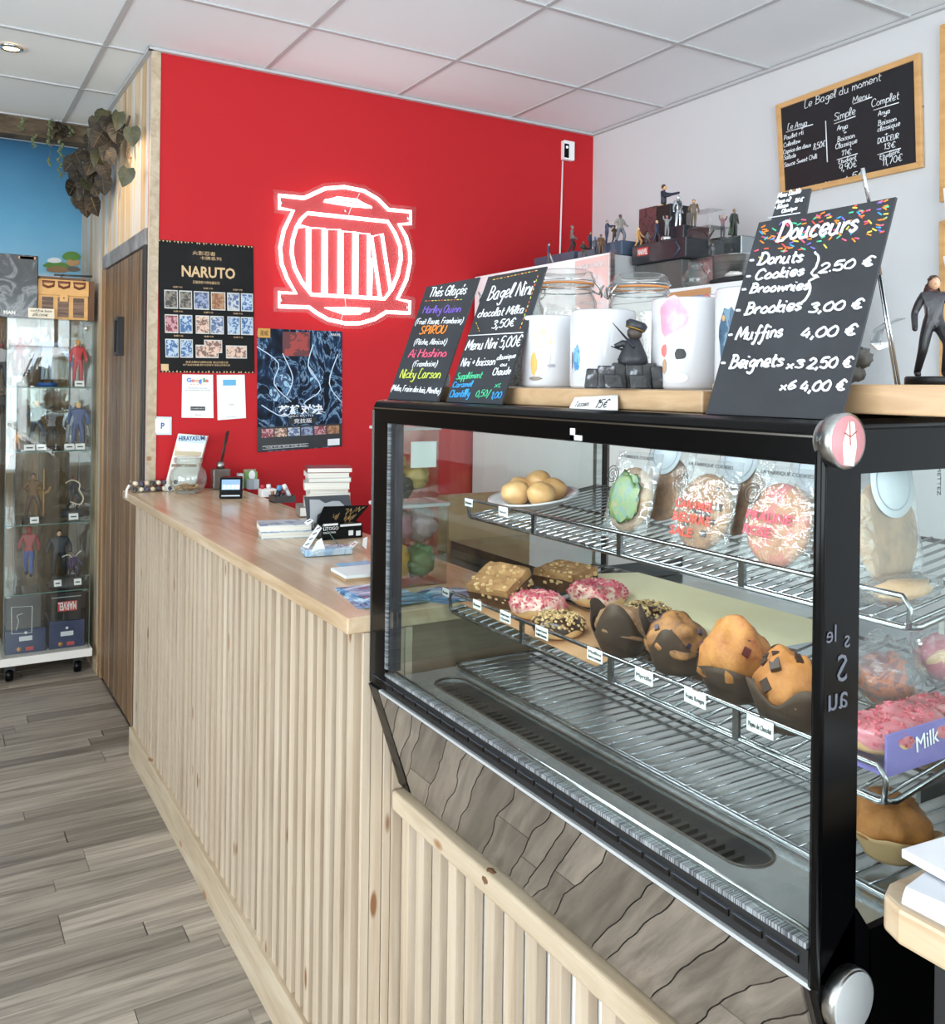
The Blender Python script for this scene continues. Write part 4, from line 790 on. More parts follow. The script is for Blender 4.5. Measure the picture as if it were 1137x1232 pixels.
# clip top jars
def jar(P, r, h, label, ang):
    t = thing('glass_jar', label, 'jar', P, 'clip top glass jars behind the mugs'); P = V(P)
    B().lathe([(0, .004), (r*.86, 0), (r*.98, .006), (r, .02), (r, h*.66), (r*.97, h*.74), (r*.86, h*.80), (r*.84, h*.84), (r*.90, h*.855), (r*.90, h*.87), (r*.86, h*.875), (r*.81, h*.84), (r*.83, h*.80), (r*.93, h*.73), (r*.96, h*.66), (r*.96, .02), (r*.9, .01), (0, .01)], P, 40).build('body', JARG, t)
    B().lathe([(r*.80, h*.872), (r*.90, h*.872), (r*.91, h*.886), (r*.82, h*.888)], P, 40, closed=True).build('rubber_seal', M('orange_seal', (206, 130, 62), .5), t)
    B().lathe([(0, h*.90), (r*.7, h*.90), (r*.9, h*.888), (r*.92, h*.90), (r*.92, h*.93), (r*.86, h*.95), (r*.84, h*.985), (r*.72, h), (r*.66, h*.985), (r*.6, h*.96), (0, h*.955)], P, 40).build('lid', JARG, t)
    B().tube([P + V((r*.94*math.cos(k), r*.94*math.sin(k), h*.905)) for k in [2*math.pi*i/36 for i in range(36)]], .0014, 6, closed=True).build('lid_wire', CHROME, t)
    B().tube([P + V((r*.88*math.cos(k), r*.88*math.sin(k), h*.825)) for k in [2*math.pi*i/36 for i in range(36)]], .0014, 6, closed=True).build('neck_wire', CHROME, t)
    d = V((math.cos(ang), math.sin(ang), 0)); s_ = V((-d.y, d.x, 0)); q = lambda a, b_, z: P + d*(r*a) + s_*b_ + V((0, 0, z*h))
    B().tube([q(.9, -.014, .905), q(1.06, -.014, .86), q(1.14, -.010, .80), q(1.12, 0, .775), q(1.14, .010, .80), q(1.06, .014, .86), q(.9, .014, .905)], .0018, 6).tube([q(.88, -.010, .82), q(1.05, -.010, .80), q(1.18, 0, .87), q(1.05, .010, .80), q(.88, .010, .82)], .0016, 6).build('clasp', CHROME, t)
    d = -d; s_ = -s_; B().tube([q(.88, -.008, .82), q(1.02, -.006, .85), q(1.0, 0, .91), q(1.02, .006, .85), q(.88, .008, .82)], .0016, 6).build('hinge', CHROME, t)
    return t
jar((1.075, 1.215, PZ+.001), .056, .200, 'clip top glass jar right of the three, behind the pink printed mug', 2.75+.2)
jar((1.0, 1.335, PZ+.001), .060, .213, 'clip top glass jar between the chalk board and the wide mug', -.75)
jar((1.03, 1.545, ZT+.001), .062, .252, 'clip top glass jar mostly hidden behind the two slim chalk boards', 2.6)
t = thing('speckled_canister', 'grey speckled canister between the middle chalk board and the first mug', 'canister', (.905, 1.345, PZ+.001))
B().lathe([(0, 0), (.034, 0), (.035, .002), (.035, .098), (.033, .1), (0, .1)], (.905, 1.345, PZ+.001), 32).build('body', pal([(60, 60, 62), (150, 150, 150), (90, 90, 92), (190, 190, 188)], 'speckle', 320), t)
tag(B().lathe([(0, 0), (.018, 0), (.018, .004), (0, .004)], ox(535, 462, .80), 28, (-1, 0, .3)).build('round_badge', MC((170, 168, 168), .4)), 'small grey round badge leaning between the two slim chalk boards', 'badge')
# price card for the mugs
t = thing('price_card', 'folded white card reading Tasses 15€ leaning on the plank', 'card', ox(708, 492, .768)); bpl = Plane(ox(683, 492, .764), -Y_, V((.022, 0, .030)), .0006)
pts = [bpl.at(p) for p in ((684, 491), (733, 491), (738, 471), (692, 475))]; b = B(); b.prism(pts, bpl.n*-.0007); b.build('front', PAPER, t)
b = B(); b.prism([pts[1], pts[1] + V((.012, -.004, 0)), pts[2] + V((.006, -.002, 0)), pts[2]], (.0004, 0, 0)); b.build('fold', PAPER, t)
bpl.write('Tasses', (691, 486.5), (708, 484.5), 7, INK, t, .0006); bpl.write('15€', (716, 487), (730, 486), 11, INK, t, .0008)
# little cloaked swordsman ornament on a rock
P = V((.792, .925, PZ+.001)); t = thing('swordsman_ornament', 'dark cloaked ornament with a raised sword on a black rock base', 'ornament', P)
ROCK = NM('rock_black', [(.35, (20, 20, 22)), (.6, (44, 44, 47)), (.72, (150, 152, 158))], (70, 70, 70), .5, detail=2, bump=.6)
DKC = NM('dark_cloth', [(.3, (20, 20, 24)), (.7, (40, 42, 50))], (30, 30, 30), .5)
ux = V((.856*0+.78, -.62, 0)).normalized(); rb = None
for i, (a, c_, wx, hz) in enumerate(((-.040, 0, .011, .026), (-.022, -.004, .012, .030), (-.004, .003, .012, .034), (.014, -.002, .012, .032), (.032, .002, .011, .034), (.043, -.003, .008, .030), (-.012, -.012, .012, .018), (.020, -.013, .012, .018))):
    b = B(); b.obox(P + ux*a + V((c_, c_, hz/2)), ux*wx*.92, V((.62, .78, 0))*.013, V((R.uniform(-.002, .002), 0, hz/2))); b.build('rock', ROCK, t, bev=.002)
Q = P + ux*.012 + V((0, 0, .030))
b = B(); b.lathe([(.0, 0), (.020, .002), (.019, .012), (.012, .028), (.008, .036), (0, .038)], Q, 16); b.blob(Q + V((0, 0, .006)), (.021, .014, .010), 3, .4, 4); b.build('cloak', DKC, t)
b = B(); b.tube([Q + V((0, 0, .026)), Q + ux*-.014 + V((0, 0, .030)), Q + ux*-.024 + V((0, 0, .026))], [.006, .005, .003], 8).tube([Q + V((0, 0, .024)), Q + ux*.010 + V((0, 0, .016)), Q + ux*.004 + V((-.008, -.006, .010))], [.006, .005, .003], 8); b.build('arms', DKC, t)
H_ = Q + ux*.002 + V((0, 0, .044)); B().blob(H_, .010, 2, .1).build('head', MC((60, 50, 44), .5), t)
B().lathe([(0, .012), (.011, .012), (.015, .008), (.013, .001), (.012, 0), (0, 0)], H_ + V((0, 0, .004)), 20, V((.22, -.2, .9))).build('cap', DKC, t); B().lathe([(.0125, 0), (.0135, 0), (.0135, .0016), (.0125, .0016)], H_ + V((0, 0, .0045)), 20, V((.22, -.2, .9)), closed=True).build('cap_band', MC((150, 120, 50), .4, 1), t)
sa, sb = ox(735, 384, .785), ox(762, 413, .785); b = B(); b.tube([sb, sa], [.0022, .0004], 6); b.build('sword', MC((52, 52, 58), .3, 1), t)
b = B(); b.tube([Q + ux*-.006 + V((-.004, 0, .02)), Q + ux*-.026 + V((-.004, 0, .026))], [.0022, .0006], 6); b.build('dagger', MC((52, 52, 58), .3, 1), t)
tag(B().blob((.93, .69, 1.506+.018), (.018, .022, .019), 5, .35, 4).blob((.93, .67, 1.506+.032), (.012, .014, .012), 6, .4, 5).build('stone_ornament', MC((88, 84, 80), .7)), 'small lumpy grey ornament right of the largest menu board', 'ornament')

# ------------------------------------------------------------------ little figures
def figmat(legs, torso, skin, hair, rough=.5, metal=0):
    m = M('figure_paint', torso, rough, metal); nt = m.node_tree; tc = nt.nodes.new('ShaderNodeTexCoord'); sp = nt.nodes.new('ShaderNodeSeparateXYZ')
    nt.links.new(tc.outputs['Generated'], sp.inputs[0]); r = ramp(nt, [(0, (30, 28, 28)), (.05, legs), (.56, torso)], 'CONSTANT'); nt.links.new(sp.outputs['Z'], r.inputs[0]); nt.links.new(r.outputs[0], nt.nodes['Principled BSDF'].inputs['Base Color']); m['c'] = list(skin) + list(hair) + [rough, metal]; return m
POSES = dict(
 stand=dict(el=(.16, .02, .62), ha=(.17, -.02, .47), el2=(-.16, .02, .62), ha2=(-.17, -.02, .47), kn=(.07, -.02, .28), kn2=(-.07, -.02, .28), an=(.08, 0, .03), an2=(-.08, 0, .03)),
 walk=dict(el=(.17, .05, .63), ha=(.18, -.02, .5), el2=(-.16, -.07, .64), ha2=(-.15, -.16, .55), kn=(.07, -.10, .30), kn2=(-.07, .05, .27), an=(.07, -.10, .04), an2=(-.07, .15, .04)),
 point=dict(el=(.15, -.13, .78), ha=(.12, -.34, .80), el2=(-.16, -.08, .68), ha2=(-.06, -.2, .72), kn=(.07, -.02, .28), kn2=(-.08, .04, .28), an=(.08, -.02, .03), an2=(-.1, .1, .03)),
 armsup=dict(el=(.20, 0, .80), ha=(.27, -.03, .97), el2=(-.20, 0, .80), ha2=(-.26, -.04, .95), kn=(.07, -.04, .28), kn2=(-.07, 0, .28), an=(.09, 0, .03), an2=(-.09, 0, .03)),
 wide=dict(el=(.22, 0, .66), ha=(.20, -.14, .58), el2=(-.22, 0, .66), ha2=(-.18, -.14, .60), kn=(.12, -.08, .28), kn2=(-.12, -.04, .27), an=(.14, .0, .03), an2=(-.14, .05, .03)),
 crouch=dict(el=(.17, -.10, .60), ha=(.2, -.24, .52), el2=(-.17, .03, .62), ha2=(-.2, -.1, .44), kn=(.09, -.14, .32), kn2=(-.09, .02, .25), an=(.1, -.02, .03), an2=(-.1, .16, .03)))
def figure(label, P, h, rz, pose, mat, group, base=None, cape=None, bulk=1.0, bust=False, prop=None, name='figurine', cat='figurine', parent_off=None):
    P = V(P); t = thing(name, label, cat, P, group); p = POSES[pose]; m3 = Matrix.Rotation(rz, 3, 'Z'); bh = 0
    if base: bh = base[1]; B().lathe([(0, 0), (base[0], 0), (base[0], bh*.8), (base[0]*.94, bh), (0, bh)], P, 20).build('base', base[2] if len(base) > 2 else BLACKM, t)
    J = dict(pel=(0, .01, .52), wa=(0, 0, .60), ch=(0, 0, .73), ne=(0, 0, .82), he=(0, -.005, .875), sh=(.105, 0, .79), sh2=(-.105, 0, .79), hp=(.055, 0, .50), hp2=(-.055, 0, .50),
             to=(p['an'][0], p['an'][1]-.07, .018), to2=(p['an2'][0], p['an2'][1]-.07, .018)); J.update(p)
    Rr = dict(pel=.082, wa=.066, ch=.092, ne=.036, he=.040, sh=.050, sh2=.050, el=.036, el2=.036, ha=.028, ha2=.028, hp=.066, hp2=.066, kn=.048, kn2=.048, an=.034, an2=.034, to=.030, to2=.030)
    E_ = [('pel', 'wa'), ('wa', 'ch'), ('ch', 'ne'), ('ne', 'he'), ('ch', 'sh'), ('ch', 'sh2'), ('sh', 'el'), ('el', 'ha'), ('sh2', 'el2'), ('el2', 'ha2')]
    if not bust: E_ += [('pel', 'hp'), ('pel', 'hp2'), ('hp', 'kn'), ('kn', 'an'), ('an', 'to'), ('hp2', 'kn2'), ('kn2', 'an2'), ('an2', 'to2')]
    ks = [k for k in J if any(k in e for e in E_)]; off = -.50 if bust else 0; sc = h/(.50 if bust else 1.0)
    me = bpy.data.meshes.new('body'); pos = lambda c_: m3 @ (V((c_[0]*bulk, c_[1], c_[2]+off))*sc) + V((0, 0, bh))
    me.from_pydata([pos(J[k]) for k in ks], [(ks.index(a), ks.index(b_)) for a, b_ in E_], []); me.materials.append(mat)
    o = bpy.data.objects.new('body', me); link(o, t, P); o.modifiers.new('skin', 'SKIN'); s_ = o.modifiers.new('sub', 'SUBSURF'); s_.levels = 1; s_.render_levels = 2
    for i, k in enumerate(ks): r = Rr[k]*sc*(bulk if k not in ('he',) else 1); me.skin_vertices[0].data[i].radius = (r, r)
    me.skin_vertices[0].data[ks.index('pel')].use_root = True
    W = lambda c_: P + pos(c_)
    cc = mat['c']; sk, hr = tuple(int(x) for x in cc[:3]), tuple(int(x) for x in cc[3:6]); hs = sc*.058
    hd = B().blob(W((0, -.012, .915)), (hs*.86, hs*.95, hs*1.12), 2, .06, 3, 14, 10).blob(W((0, -.012-.055, .905)), hs*.16, 1, 0, nu=6, nv=4).build('head', MC(sk, cc[6], cc[7]), t)
    if sk != hr: B().blob(W((0, .006, .940)), (hs*.95, hs*1.0, hs*.98), 4, .22, 5, 14, 10).build('hair', MC(hr, max(.4, cc[6]), cc[7]), hd)
    if cape:
        b = B(); vs = []
        for j in range(7):
            f = j/6; wv = .10 + .10*f
            for i in range(9): a = (i/8-.5)*2; vs.append(W((a*wv, .055 + .07*f + .02*math.cos(a*7)*f - .05*abs(a), .80 - .74*f)))
        b.add(vs, [(j*9+i, j*9+i+1, (j+1)*9+i+1, (j+1)*9+i) for j in range(6) for i in range(8)], True); c_ = b.build('cape', cape, t); c_.modifiers.new('t', 'SOLIDIFY').thickness = .03*h*.5
    if prop: B().tube([W(prop[0]), W(prop[1])], prop[2], 6).build('held_rod', prop[3], t)
    return t
# the larger dark figure at the right end
P = V(ox(1122, 449, 1.0)); P.z = 1.507; gm = figmat((34, 34, 38), (48, 46, 50), (206, 160, 130), (70, 40, 34), .35)
t = figure('tall dark suited figurine with long brown hair at the right picture edge', P, .118, -.7, 'crouch', gm, 'figurines standing on the beech block', base=(.030, .010), bulk=1.0)
B().blob(P + V((.004, .006, .106)), (.008, .008, .014), 5, .4, 5).build('long_hair', MC((84, 46, 38), .5), t)

# ------------------------------------------------------------------ tall white unit and shelf along the white wall
FX = 2.30
t = thing('tall_cabinet', 'tall glossy white cabinet by the red wall with a pink notice on its door', 'cabinet', (2.6, 3.3, 0))
B().box(FX+.018, 2.785, 0, 3.03, 3.80, 2.025).build('body', MC((176, 176, 178), .4), t)
B().box(FX, 2.775, .10, FX+.016, 3.80, 2.030).build('door', M('white_gloss', (240, 244, 246), .12, coat=.6), t, bev=.002)
B().box(FX-.004, 2.768, .10, FX+.018, 2.776, 2.031).build('edge_profile', STEEL, t)
t = thing('low_cabinet', 'lower white cabinet whose top carries the boxes and steel bowl', 'cabinet', (2.6, 2.3, 0))
B().box(FX, 2.06, .1, FX+.017, 2.765, 1.82).build('door', WHITE, t, bev=.002)
B().box(FX+.018, 2.07, 0, 2.79, 2.765, 1.820).build('body', MC((214, 214, 216), .4), t); B().box(FX, 2.06, 1.821, 2.80, 2.765, 1.857).build('top_panel', M('white_satin', (232, 233, 235), .3), t, bev=.002)
def notice(px_, x, label, mat, cat='notice', name='notice', n=-X_, off=.001, tilt=None, par=None):
    pts = [on(u, v, V((x-off, 0, 0)), V((1, 0, 0))) for u, v in px_]; b = B(); b.prism(pts, (.0007, 0, 0)); return tag(b.build(name, mat), label, cat)
o = notice(((688, 311), (728, 302), (728, 374), (690, 376)), FX, 'pink and white printed notice taped to the tall white cabinet', pal([(236, 192, 190), (240, 206, 200), (226, 226, 232)], 'pink_notice', 6, interp='LINEAR'))
PLN = Plane((FX-.0015, 3.0, 1.9), -Y_, Z_, .0005)
for s_, a, c_, h in (('BOISSONS GLACEES', (690, 322), (725, 315), 5), ('2,00€', (702, 334), (716, 331), 6), ('Limonade', (694, 345), (720, 342), 3), ('Menthe', (694, 352), (722, 350), 3), ('Grenadine', (694, 362), (720, 361), 3)): PLN.write(s_, a, c_, h, WHITE, o, .0016)
o = notice(((797, 347), (852, 338), (852, 372), (797, 372)), FX, 'coloured photo print with a brown top edge on the low white cabinet', pal([(226, 214, 208), (206, 130, 130), (120, 160, 206), (236, 228, 224)], 'photo_print', 9)); 
b = B(); b.prism([ox(u, v, FX-.003) for u, v in ((797, 347), (852, 338), (852, 346), (797, 354))], (.0007, 0, 0)); b.build('brown_band', MC((190, 140, 96)), o)
def pbox(name, label, px_, x, dep, mats, cat='box', rz=0, group='boxes on the white cabinets', bev=.002, ztop=None):
    """box whose front face spans px (u0,v_top,u1,v_bottom at u0) in the plane X=x"""
    u0, vt, u1, vb = px_; A = ox(u0, vb, x); T = ox(u0, vt, x); Bq = ox(u1, vb, x); w_ = A.y-Bq.y; h_ = T.z-A.z; m3 = Matrix.Rotation(rz, 3, 'Z')
    b = B(); c0 = V((x, A.y, A.z)); q = lambda a, c_, z: c0 + m3 @ V((a, c_, 0)) + V((0, 0, z))
    b.add([q(0, 0, 0), q(dep, 0, 0), q(dep, -w_, 0), q(0, -w_, 0), q(0, 0, h_), q(dep, 0, h_), q(dep, -w_, h_), q(0, -w_, h_)], [(0, 3, 2, 1), (4, 5, 6, 7), (0, 1, 5, 4), (1, 2, 6, 5), (2, 3, 7, 6), (3, 0, 4, 7)]); o = b.build(name, mats, bev=bev)
    return tag(o, label, cat, group), q, w_, h_
DKB = M('dark_box', (30, 34, 42), .3, coat=.3); SLB = M('slate_box', (70, 84, 104), .3); 
TT = 2.0305; LT = 1.858
def floorpx(u, z, x): # y on plane x for column u
    d = ray(u, 400); return d.y/d.x*x
def cbox(name, label, u0, u1, x, dep, z0, h, mat, cat='box', bev=.003):
    ya, yb = floorpx(u0, 0, x), floorpx(u1, 0, x)
    if z0 < 2.0: ya = min(ya, 2.762)
    o = B().box(x, yb, z0, x+dep, ya, z0+h).build(name, mat, bev=bev); tag(o, label, cat, 'boxes on the white cabinets'); return o, ya, yb
S1, S2, S3, BKT, PED, AC, SLT = 2.0937, 2.081, 2.0895, 2.0605, 2.220, 2.104, 2.078
cbox('carton', 'long slate blue carton lying at the left of the tall cabinet', 640, 688, 2.42, .25, TT, S1-TT, SLB)
cbox('carton', 'small slate carton with a dark end next to the long one', 692, 716, 2.40, .22, TT, S2-TT, SLB)
cbox('carton', 'slate blue carton under the pointing figurine', 721, 745, 2.38, .30, TT, S3-TT, SLB)
cbox('oven_box', 'wide dark grey box under the black carton', 745, 818, 2.42, .17, LT, 1.984-LT, NM('grey_metal_box', [(.3, (66, 66, 66)), (.7, (96, 96, 94))], (3, 3, 3), .35), 'box')
o, ya, yb = cbox('carton', 'large black carton with a red and white word on its face', 748, 822, 2.40, .20, 1.985, BKT-1.985, DKB)
yl = ox(764, 295, 2.4).y; B().box(2.397, yl-.058, 2.016, 2.3995, yl+.004, 2.047).build('red_label', MC((196, 60, 54)), o)
ptext('MARVEL', (2.3962, yl, 2.020), -Y_, Z_, .030, MC((236, 226, 224)), o, wd=.054, name='brand_lettering', bold=.0006)
B().tube([(2.399, yb+.05, 2.05), (2.399, yb+.03, 2.02), (2.399, yb+.06, 1.99)], .005, 6).build('printed_shape', MC((60, 66, 80)), o)
cbox('packaging', 'dark window box with plum coloured inside standing on the black carton', 765, 786, 2.49, .10, BKT+.001, .166, pal([(74, 40, 48), (100, 60, 62), (50, 34, 40), (150, 110, 80)], 'plum_pack', 22))
cbox('pedestal_block', 'black block carrying the small bust', 787, 803, 2.48, .11, BKT+.001, PED-BKT-.001, BLACKM, 'block')
cbox('carton', 'blue black carton beside the clear case', 803.5, 819, 2.45, .14, BKT+.001, .058, DKB)
cbox('plinth', 'grey plinth under the clear acrylic case', 823, 859, 2.46, .13, LT, 1.986-LT, STEEL, 'plinth')
o, ya, yb = cbox('acrylic_case', 'clear acrylic case with a dark winged ornament inside', 823, 850, 2.462, .12, 1.987, AC-1.988, GLASSC, 'display box')
yc = (ya+yb)/2; b = B(); b.tube([(2.52, yc, 1.99), (2.52, yc, 2.03)], .006, 8).blob((2.52, yc, 2.045), (.010, .02, .016), 3, .4, 4).tube([(2.52, yc-.026, 2.092), (2.52, yc, 2.07), (2.52, yc+.026, 2.092)], [.003, .007, .003], 6); tag(b.build('winged_ornament', MC((52, 50, 48), .4)), 'dark winged ornament inside the clear acrylic case', 'ornament')
cbox('clear_blister', 'crumpled clear blister pack behind the silver figurine', 822, 851, 2.50, .08, AC+.001, .07, WRAP, 'packaging')
o, ya, yb = cbox('silver_box', 'silver fronted speaker like box under the caped figurine', 862, 889, 2.62, .15, LT, SLT-LT, STEELD, 'box'); B().box(2.612, ya, LT, 2.77, ya+.035, SLT+.004).build('black_side', BLACKM, o)
b = B(); b.prism([(2.6185, ya-.0, SLT-.08), (2.6185, yb, SLT-.08), (2.6185, yb+.03, SLT-.05), (2.6185, (ya+yb)/2, SLT-.055), (2.6185, ya-.03, SLT-.045)], (.001, 0, 0)); b.build('printed_shape', MC((60, 62, 66)), o)
P = V((2.50, floorpx(890, 0, 2.50), LT)); tag(B().lathe([(0, 0), (.085, 0), (.100, .012), (.104, .112), (.106, .114), (.101, .112), (.097, .012), (0, .006)], P, 48).build('steel_bowl', STEEL), 'brushed steel bowl on the low cabinet', 'bowl')
P = V((2.36, floorpx(834, 0, 2.36), LT)); t = thing('glass_jug', 'small round glass jug with a handle on the low cabinet edge', 'jug', P)
B().lathe([(0, 0), (.036, 0), (.048, .016), (.050, .036), (.038, .056), (.027, .068), (.029, .092), (.027, .092), (.025, .069), (.036, .056), (.046, .036), (.044, .016), (0, .006)], P, 32).build('body', JARG, t)
B().tube([P + V((0, -.027, .084)), P + V((0, -.060, .080)), P + V((0, -.068, .056)), P + V((0, -.048, .028))], .006, 8).build('handle', JARG, t)
P = V((2.35, floorpx(876, 0, 2.35), LT)); tag(B().blob(P + V((0, 0, .010)), (.035, .09, .014), 3, .3, 4, flat=-.010).build('dark_cloth', MC((40, 40, 42), .8)), 'rumpled black cloth in front of the steel bowl', 'cloth')
tag(B().blob(P + V((.0, -.015, .030)), (.02, .035, .010), 8, .4, 4).build('white_cloth', MC((214, 210, 204), .8)), 'small crumpled white rag on the black cloth', 'cloth')
GR = 'figurines standing along the white cabinets'
def fg(u, z, x, hpx, rz, pose, cols, label, **k):
    P = V((x, floorpx(u, 0, x), z)); d = (P-EYE).dot(_fw); return figure(label, P, hpx*d/FPX, rz, pose, figmat(*cols, k.pop('rough', .5), k.pop('metal', 0)), GR, **k)
K = (36, 36, 40)
fg(657, TT, 2.335, 27, .9, 'stand', ((90, 88, 84), (64, 76, 100), (200, 190, 180), (60, 70, 100)), 'leftmost small figurine holding a long white rod downwards', prop=((.15, -.03, .55), (.52, -.25, .05), .0035, WHITE))
fg(685, S1, 2.46, 34, 1.1, 'crouch', ((50, 46, 46), (120, 112, 108), (150, 140, 134), (110, 104, 100)), 'grey striding figurine against the red wall')
fg(699, TT, 2.34, 22, 0, 'wide', ((86, 80, 70), (76, 70, 62), (110, 96, 80), (90, 84, 76)), 'squat olive figurine holding a bar across its body', prop=((.25, -.15, .58), (-.28, -.15, .60), .004, MC(K)))
fg(707, S2, 2.44, 24, .4, 'stand', ((50, 50, 62), (56, 60, 84), (196, 150, 120), (50, 40, 36)), 'navy clad figurine behind the squat olive one')
fg(713, TT, 2.345, 25, .2, 'stand', ((70, 78, 90), (100, 110, 124), (60, 130, 190), (50, 120, 180)), 'slim figurine with a bright blue head')
fg(720, TT, 2.335, 26, -.1, 'stand', ((86, 60, 42), (100, 72, 50), (120, 90, 66), (80, 56, 40)), 'brown robed figurine beside the blue headed one', bulk=1.25)
fg(727, S3, 2.41, 30, 1.3, 'point', ((52, 58, 80), (60, 70, 96), (210, 170, 140), (150, 140, 130)), 'blue figurine pointing towards the red wall')
fg(736, S3, 2.44, 24, .2, 'wide', ((70, 62, 48), (96, 80, 50), (90, 70, 56), K), 'small gold and black figurine between pointing and armoured ones')
fg(743, S3, 2.42, 34, .1, 'wide', ((110, 110, 120), (150, 146, 140), (90, 70, 56), (70, 56, 46)), 'grey armoured figurine tallest on the slate carton', bulk=1.25)
fg(765, BKT, 2.44, 24, .3, 'crouch', ((214, 160, 90), (226, 176, 110), (232, 190, 130), (240, 210, 140)), 'crouching yellow figurine before the plum window box')
fg(776, BKT, 2.43, 16, -.4, 'crouch', ((80, 84, 80), (110, 112, 108), (130, 126, 120), (90, 90, 90)), 'small grey crouching figurine on the black carton')
fg(787, BKT, 2.43, 28, .2, 'walk', ((48, 52, 70), (60, 66, 92), (216, 180, 140), (220, 190, 150)), 'figurine in dark blue with pale hair on the black carton')
fg(799, BKT, 2.43, 26, 0, 'armsup', ((120, 122, 124), (140, 140, 144), (190, 90, 84), (150, 146, 140)), 'grey figurine with a reddish head on a round silver base', base=(.024, .018, CHROME))
fg(795, PED, 2.53, 26, .5, 'point', ((30, 34, 52), (34, 38, 58), (214, 160, 110), (70, 46, 34)), 'dark blue and gold bust with one arm raised to its head', bust=True, base=(.026, .010, MC((214, 160, 90))))
fg(812, BKT+.06, 2.52, 42, .1, 'stand', ((200, 206, 214), (206, 212, 220), (214, 220, 228), (220, 226, 232)), 'shiny silver figurine, tallest of the group', rough=.15, metal=1, bulk=1.1)
fg(831, AC+.002, 2.475, 34, -.9, 'walk', ((92, 78, 62), (104, 86, 70), (200, 150, 110), (50, 44, 46)), 'brown clad walking figurine on the clear case')
fg(866, SLT+.004, 2.66, 28, .1, 'armsup', ((60, 56, 66), (130, 60, 64), (214, 160, 120), (190, 130, 90)), 'figurine in red and black with both arms raised', base=(.024, .006))
fg(880, SLT+.004, 2.68, 34, -.2, 'stand', ((44, 46, 44), (52, 56, 52), (150, 120, 80), (120, 100, 60)), 'figurine in a long dark green cape on the silver box', base=(.024, .006), cape=NM('green_cape', [(.4, (50, 74, 46)), (.6, (70, 96, 60))], (200, 200, 200), .6))
fg(855, 1.987, 2.50, 16, 0, 'stand', ((90, 90, 94), (150, 150, 156), (170, 170, 174), (190, 190, 194)), 'tiny silver figurine between clear case and silver box', rough=.2, metal=1)

# ------------------------------------------------------------------ white wall : framed chalk boards
WB = M('wall_board_black', (24, 25, 30), .45); OAKF = NM('oak_frame', [(.3, (196, 148, 92)), (.7, (218, 172, 116))], (6, 6, 30), .45)
def wallboard(label, px_, fw_=.022):
    pts = [ox(u, v, XR-.022) for u, v in px_]; t = thing('framed_board', label, 'menu board', sum(pts, V())/4, 'oak framed chalk boards on the white wall')
    c = sum(pts, V())/4; inn = []
    for i, p in enumerate(pts):
        a, b_ = (pts[i-1]-p).normalized(), (pts[(i+1) % 4]-p).normalized(); inn.append(p + (a+b_)*fw_)
    b = B(); b.prism([p + X_*.006 for p in inn], X_*.010); b.build('board', WB, t)
    for i in range(4):
        j = (i+1) % 4; b = B(); b.prism([pts[i], pts[j], inn[j], inn[i]], X_*.018); b.build('frame', OAKF, t, bev=.0015)
    return t, Plane(inn[0] + X_*.006, -Y_, Z_, .0008)
t, bp = wallboard('oak framed chalk board about the bagel of the moment', ((924, 117), (1095, 49), (1102, 187), (933, 228)))
def cz(u, v): return (840+u/3.83, v/3.83)
for s_, a, b_, h in (('Le Bagel du moment', (455, 460), (805, 322), 9), ('Menu', (678, 430), (755, 402), 7), ('Le Anya', (380, 562), (470, 538), 7), ('Poulet rôti', (365, 610), (455, 578), 5), ('Coleslaw', (365, 643), (440, 618), 5),
    ('Caprice des dieux', (365, 674), (490, 635), 5), ('Salade', (368, 700), (422, 685), 5), ('Sauce Sweet Chili', (370, 734), (520, 687), 5), ('8,50€', (502, 650), (556, 632), 7), ('Simple', (595, 515), (690, 480), 9), ('Anya', (610, 558), (658, 545), 6), ('+', (640, 578), (652, 574), 5),
    ('Boisson', (612, 612), (690, 588), 6), ('Classique', (605, 645), (702, 612), 6), ('11€', (632, 675), (676, 663), 6), ('Etudiant', (620, 712), (700, 687), 5), ('9,90€', (625, 748), (703, 722), 8), ('Complet', (765, 447), (890, 405), 9), ('Anya', (797, 487), (850, 470), 6), ('+', (820, 497), (832, 493), 5),
    ('Boisson', (797, 532), (880, 506), 6), ('classique', (797, 560), (898, 527), 6), ('+', (830, 580), (842, 576), 5), ('DOUCEUR', (797, 614), (893, 586), 6), ('13€', (826, 642), (878, 628), 7), ('Etudiant', (810, 687), (900, 652), 5), ('11,70€', (822, 717), (912, 688), 8), ('le Bagel Anya', (490, 838), (620, 800), 5), ('+ 5€', (650, 790), (735, 770), 8)):
    bp.write(s_, cz(*a), cz(*b_), h, MK, t, .0016)
for a, b_ in (((555, 515), (568, 705)), ((375, 572), (497, 533)), ((595, 528), (692, 490)), ((680, 434), (766, 400)), ((775, 460), (890, 422)), ((612, 693), (706, 662)), ((798, 665), (905, 632))): B().tube([bp.at(cz(*a)), bp.at(cz(*b_))], .002, 5).build('ruled_line', MK, t)
B().blob(ox(1100.5, 114.5, XR-.004), (.005, .006, .006), 1, 0).build('hook', BLACKM, t)
t, bp = wallboard('upper oak framed chalk board cut by the right picture edge', ((1119, 16), (1230, -30), (1236, 190), (1124, 229)))
for s_, a, b_, h in (('Plats', (1131, 46), (1160, 35), 10), ('1 + 2', (1131, 60), (1160, 50), 8), ('ou', (1133, 68), (1150, 63), 5), ('+ Menu', (1131, 80), (1165, 68), 6), ('+ Salade', (1131, 90), (1165, 78), 6), ('- frites', (1134, 100), (1165, 88), 6), ('+ bagel', (1131, 134), (1165, 122), 7), ('* dessert', (1133, 151), (1165, 140), 7)): bp.write(s_, a, b_, h, MK, t, .002)
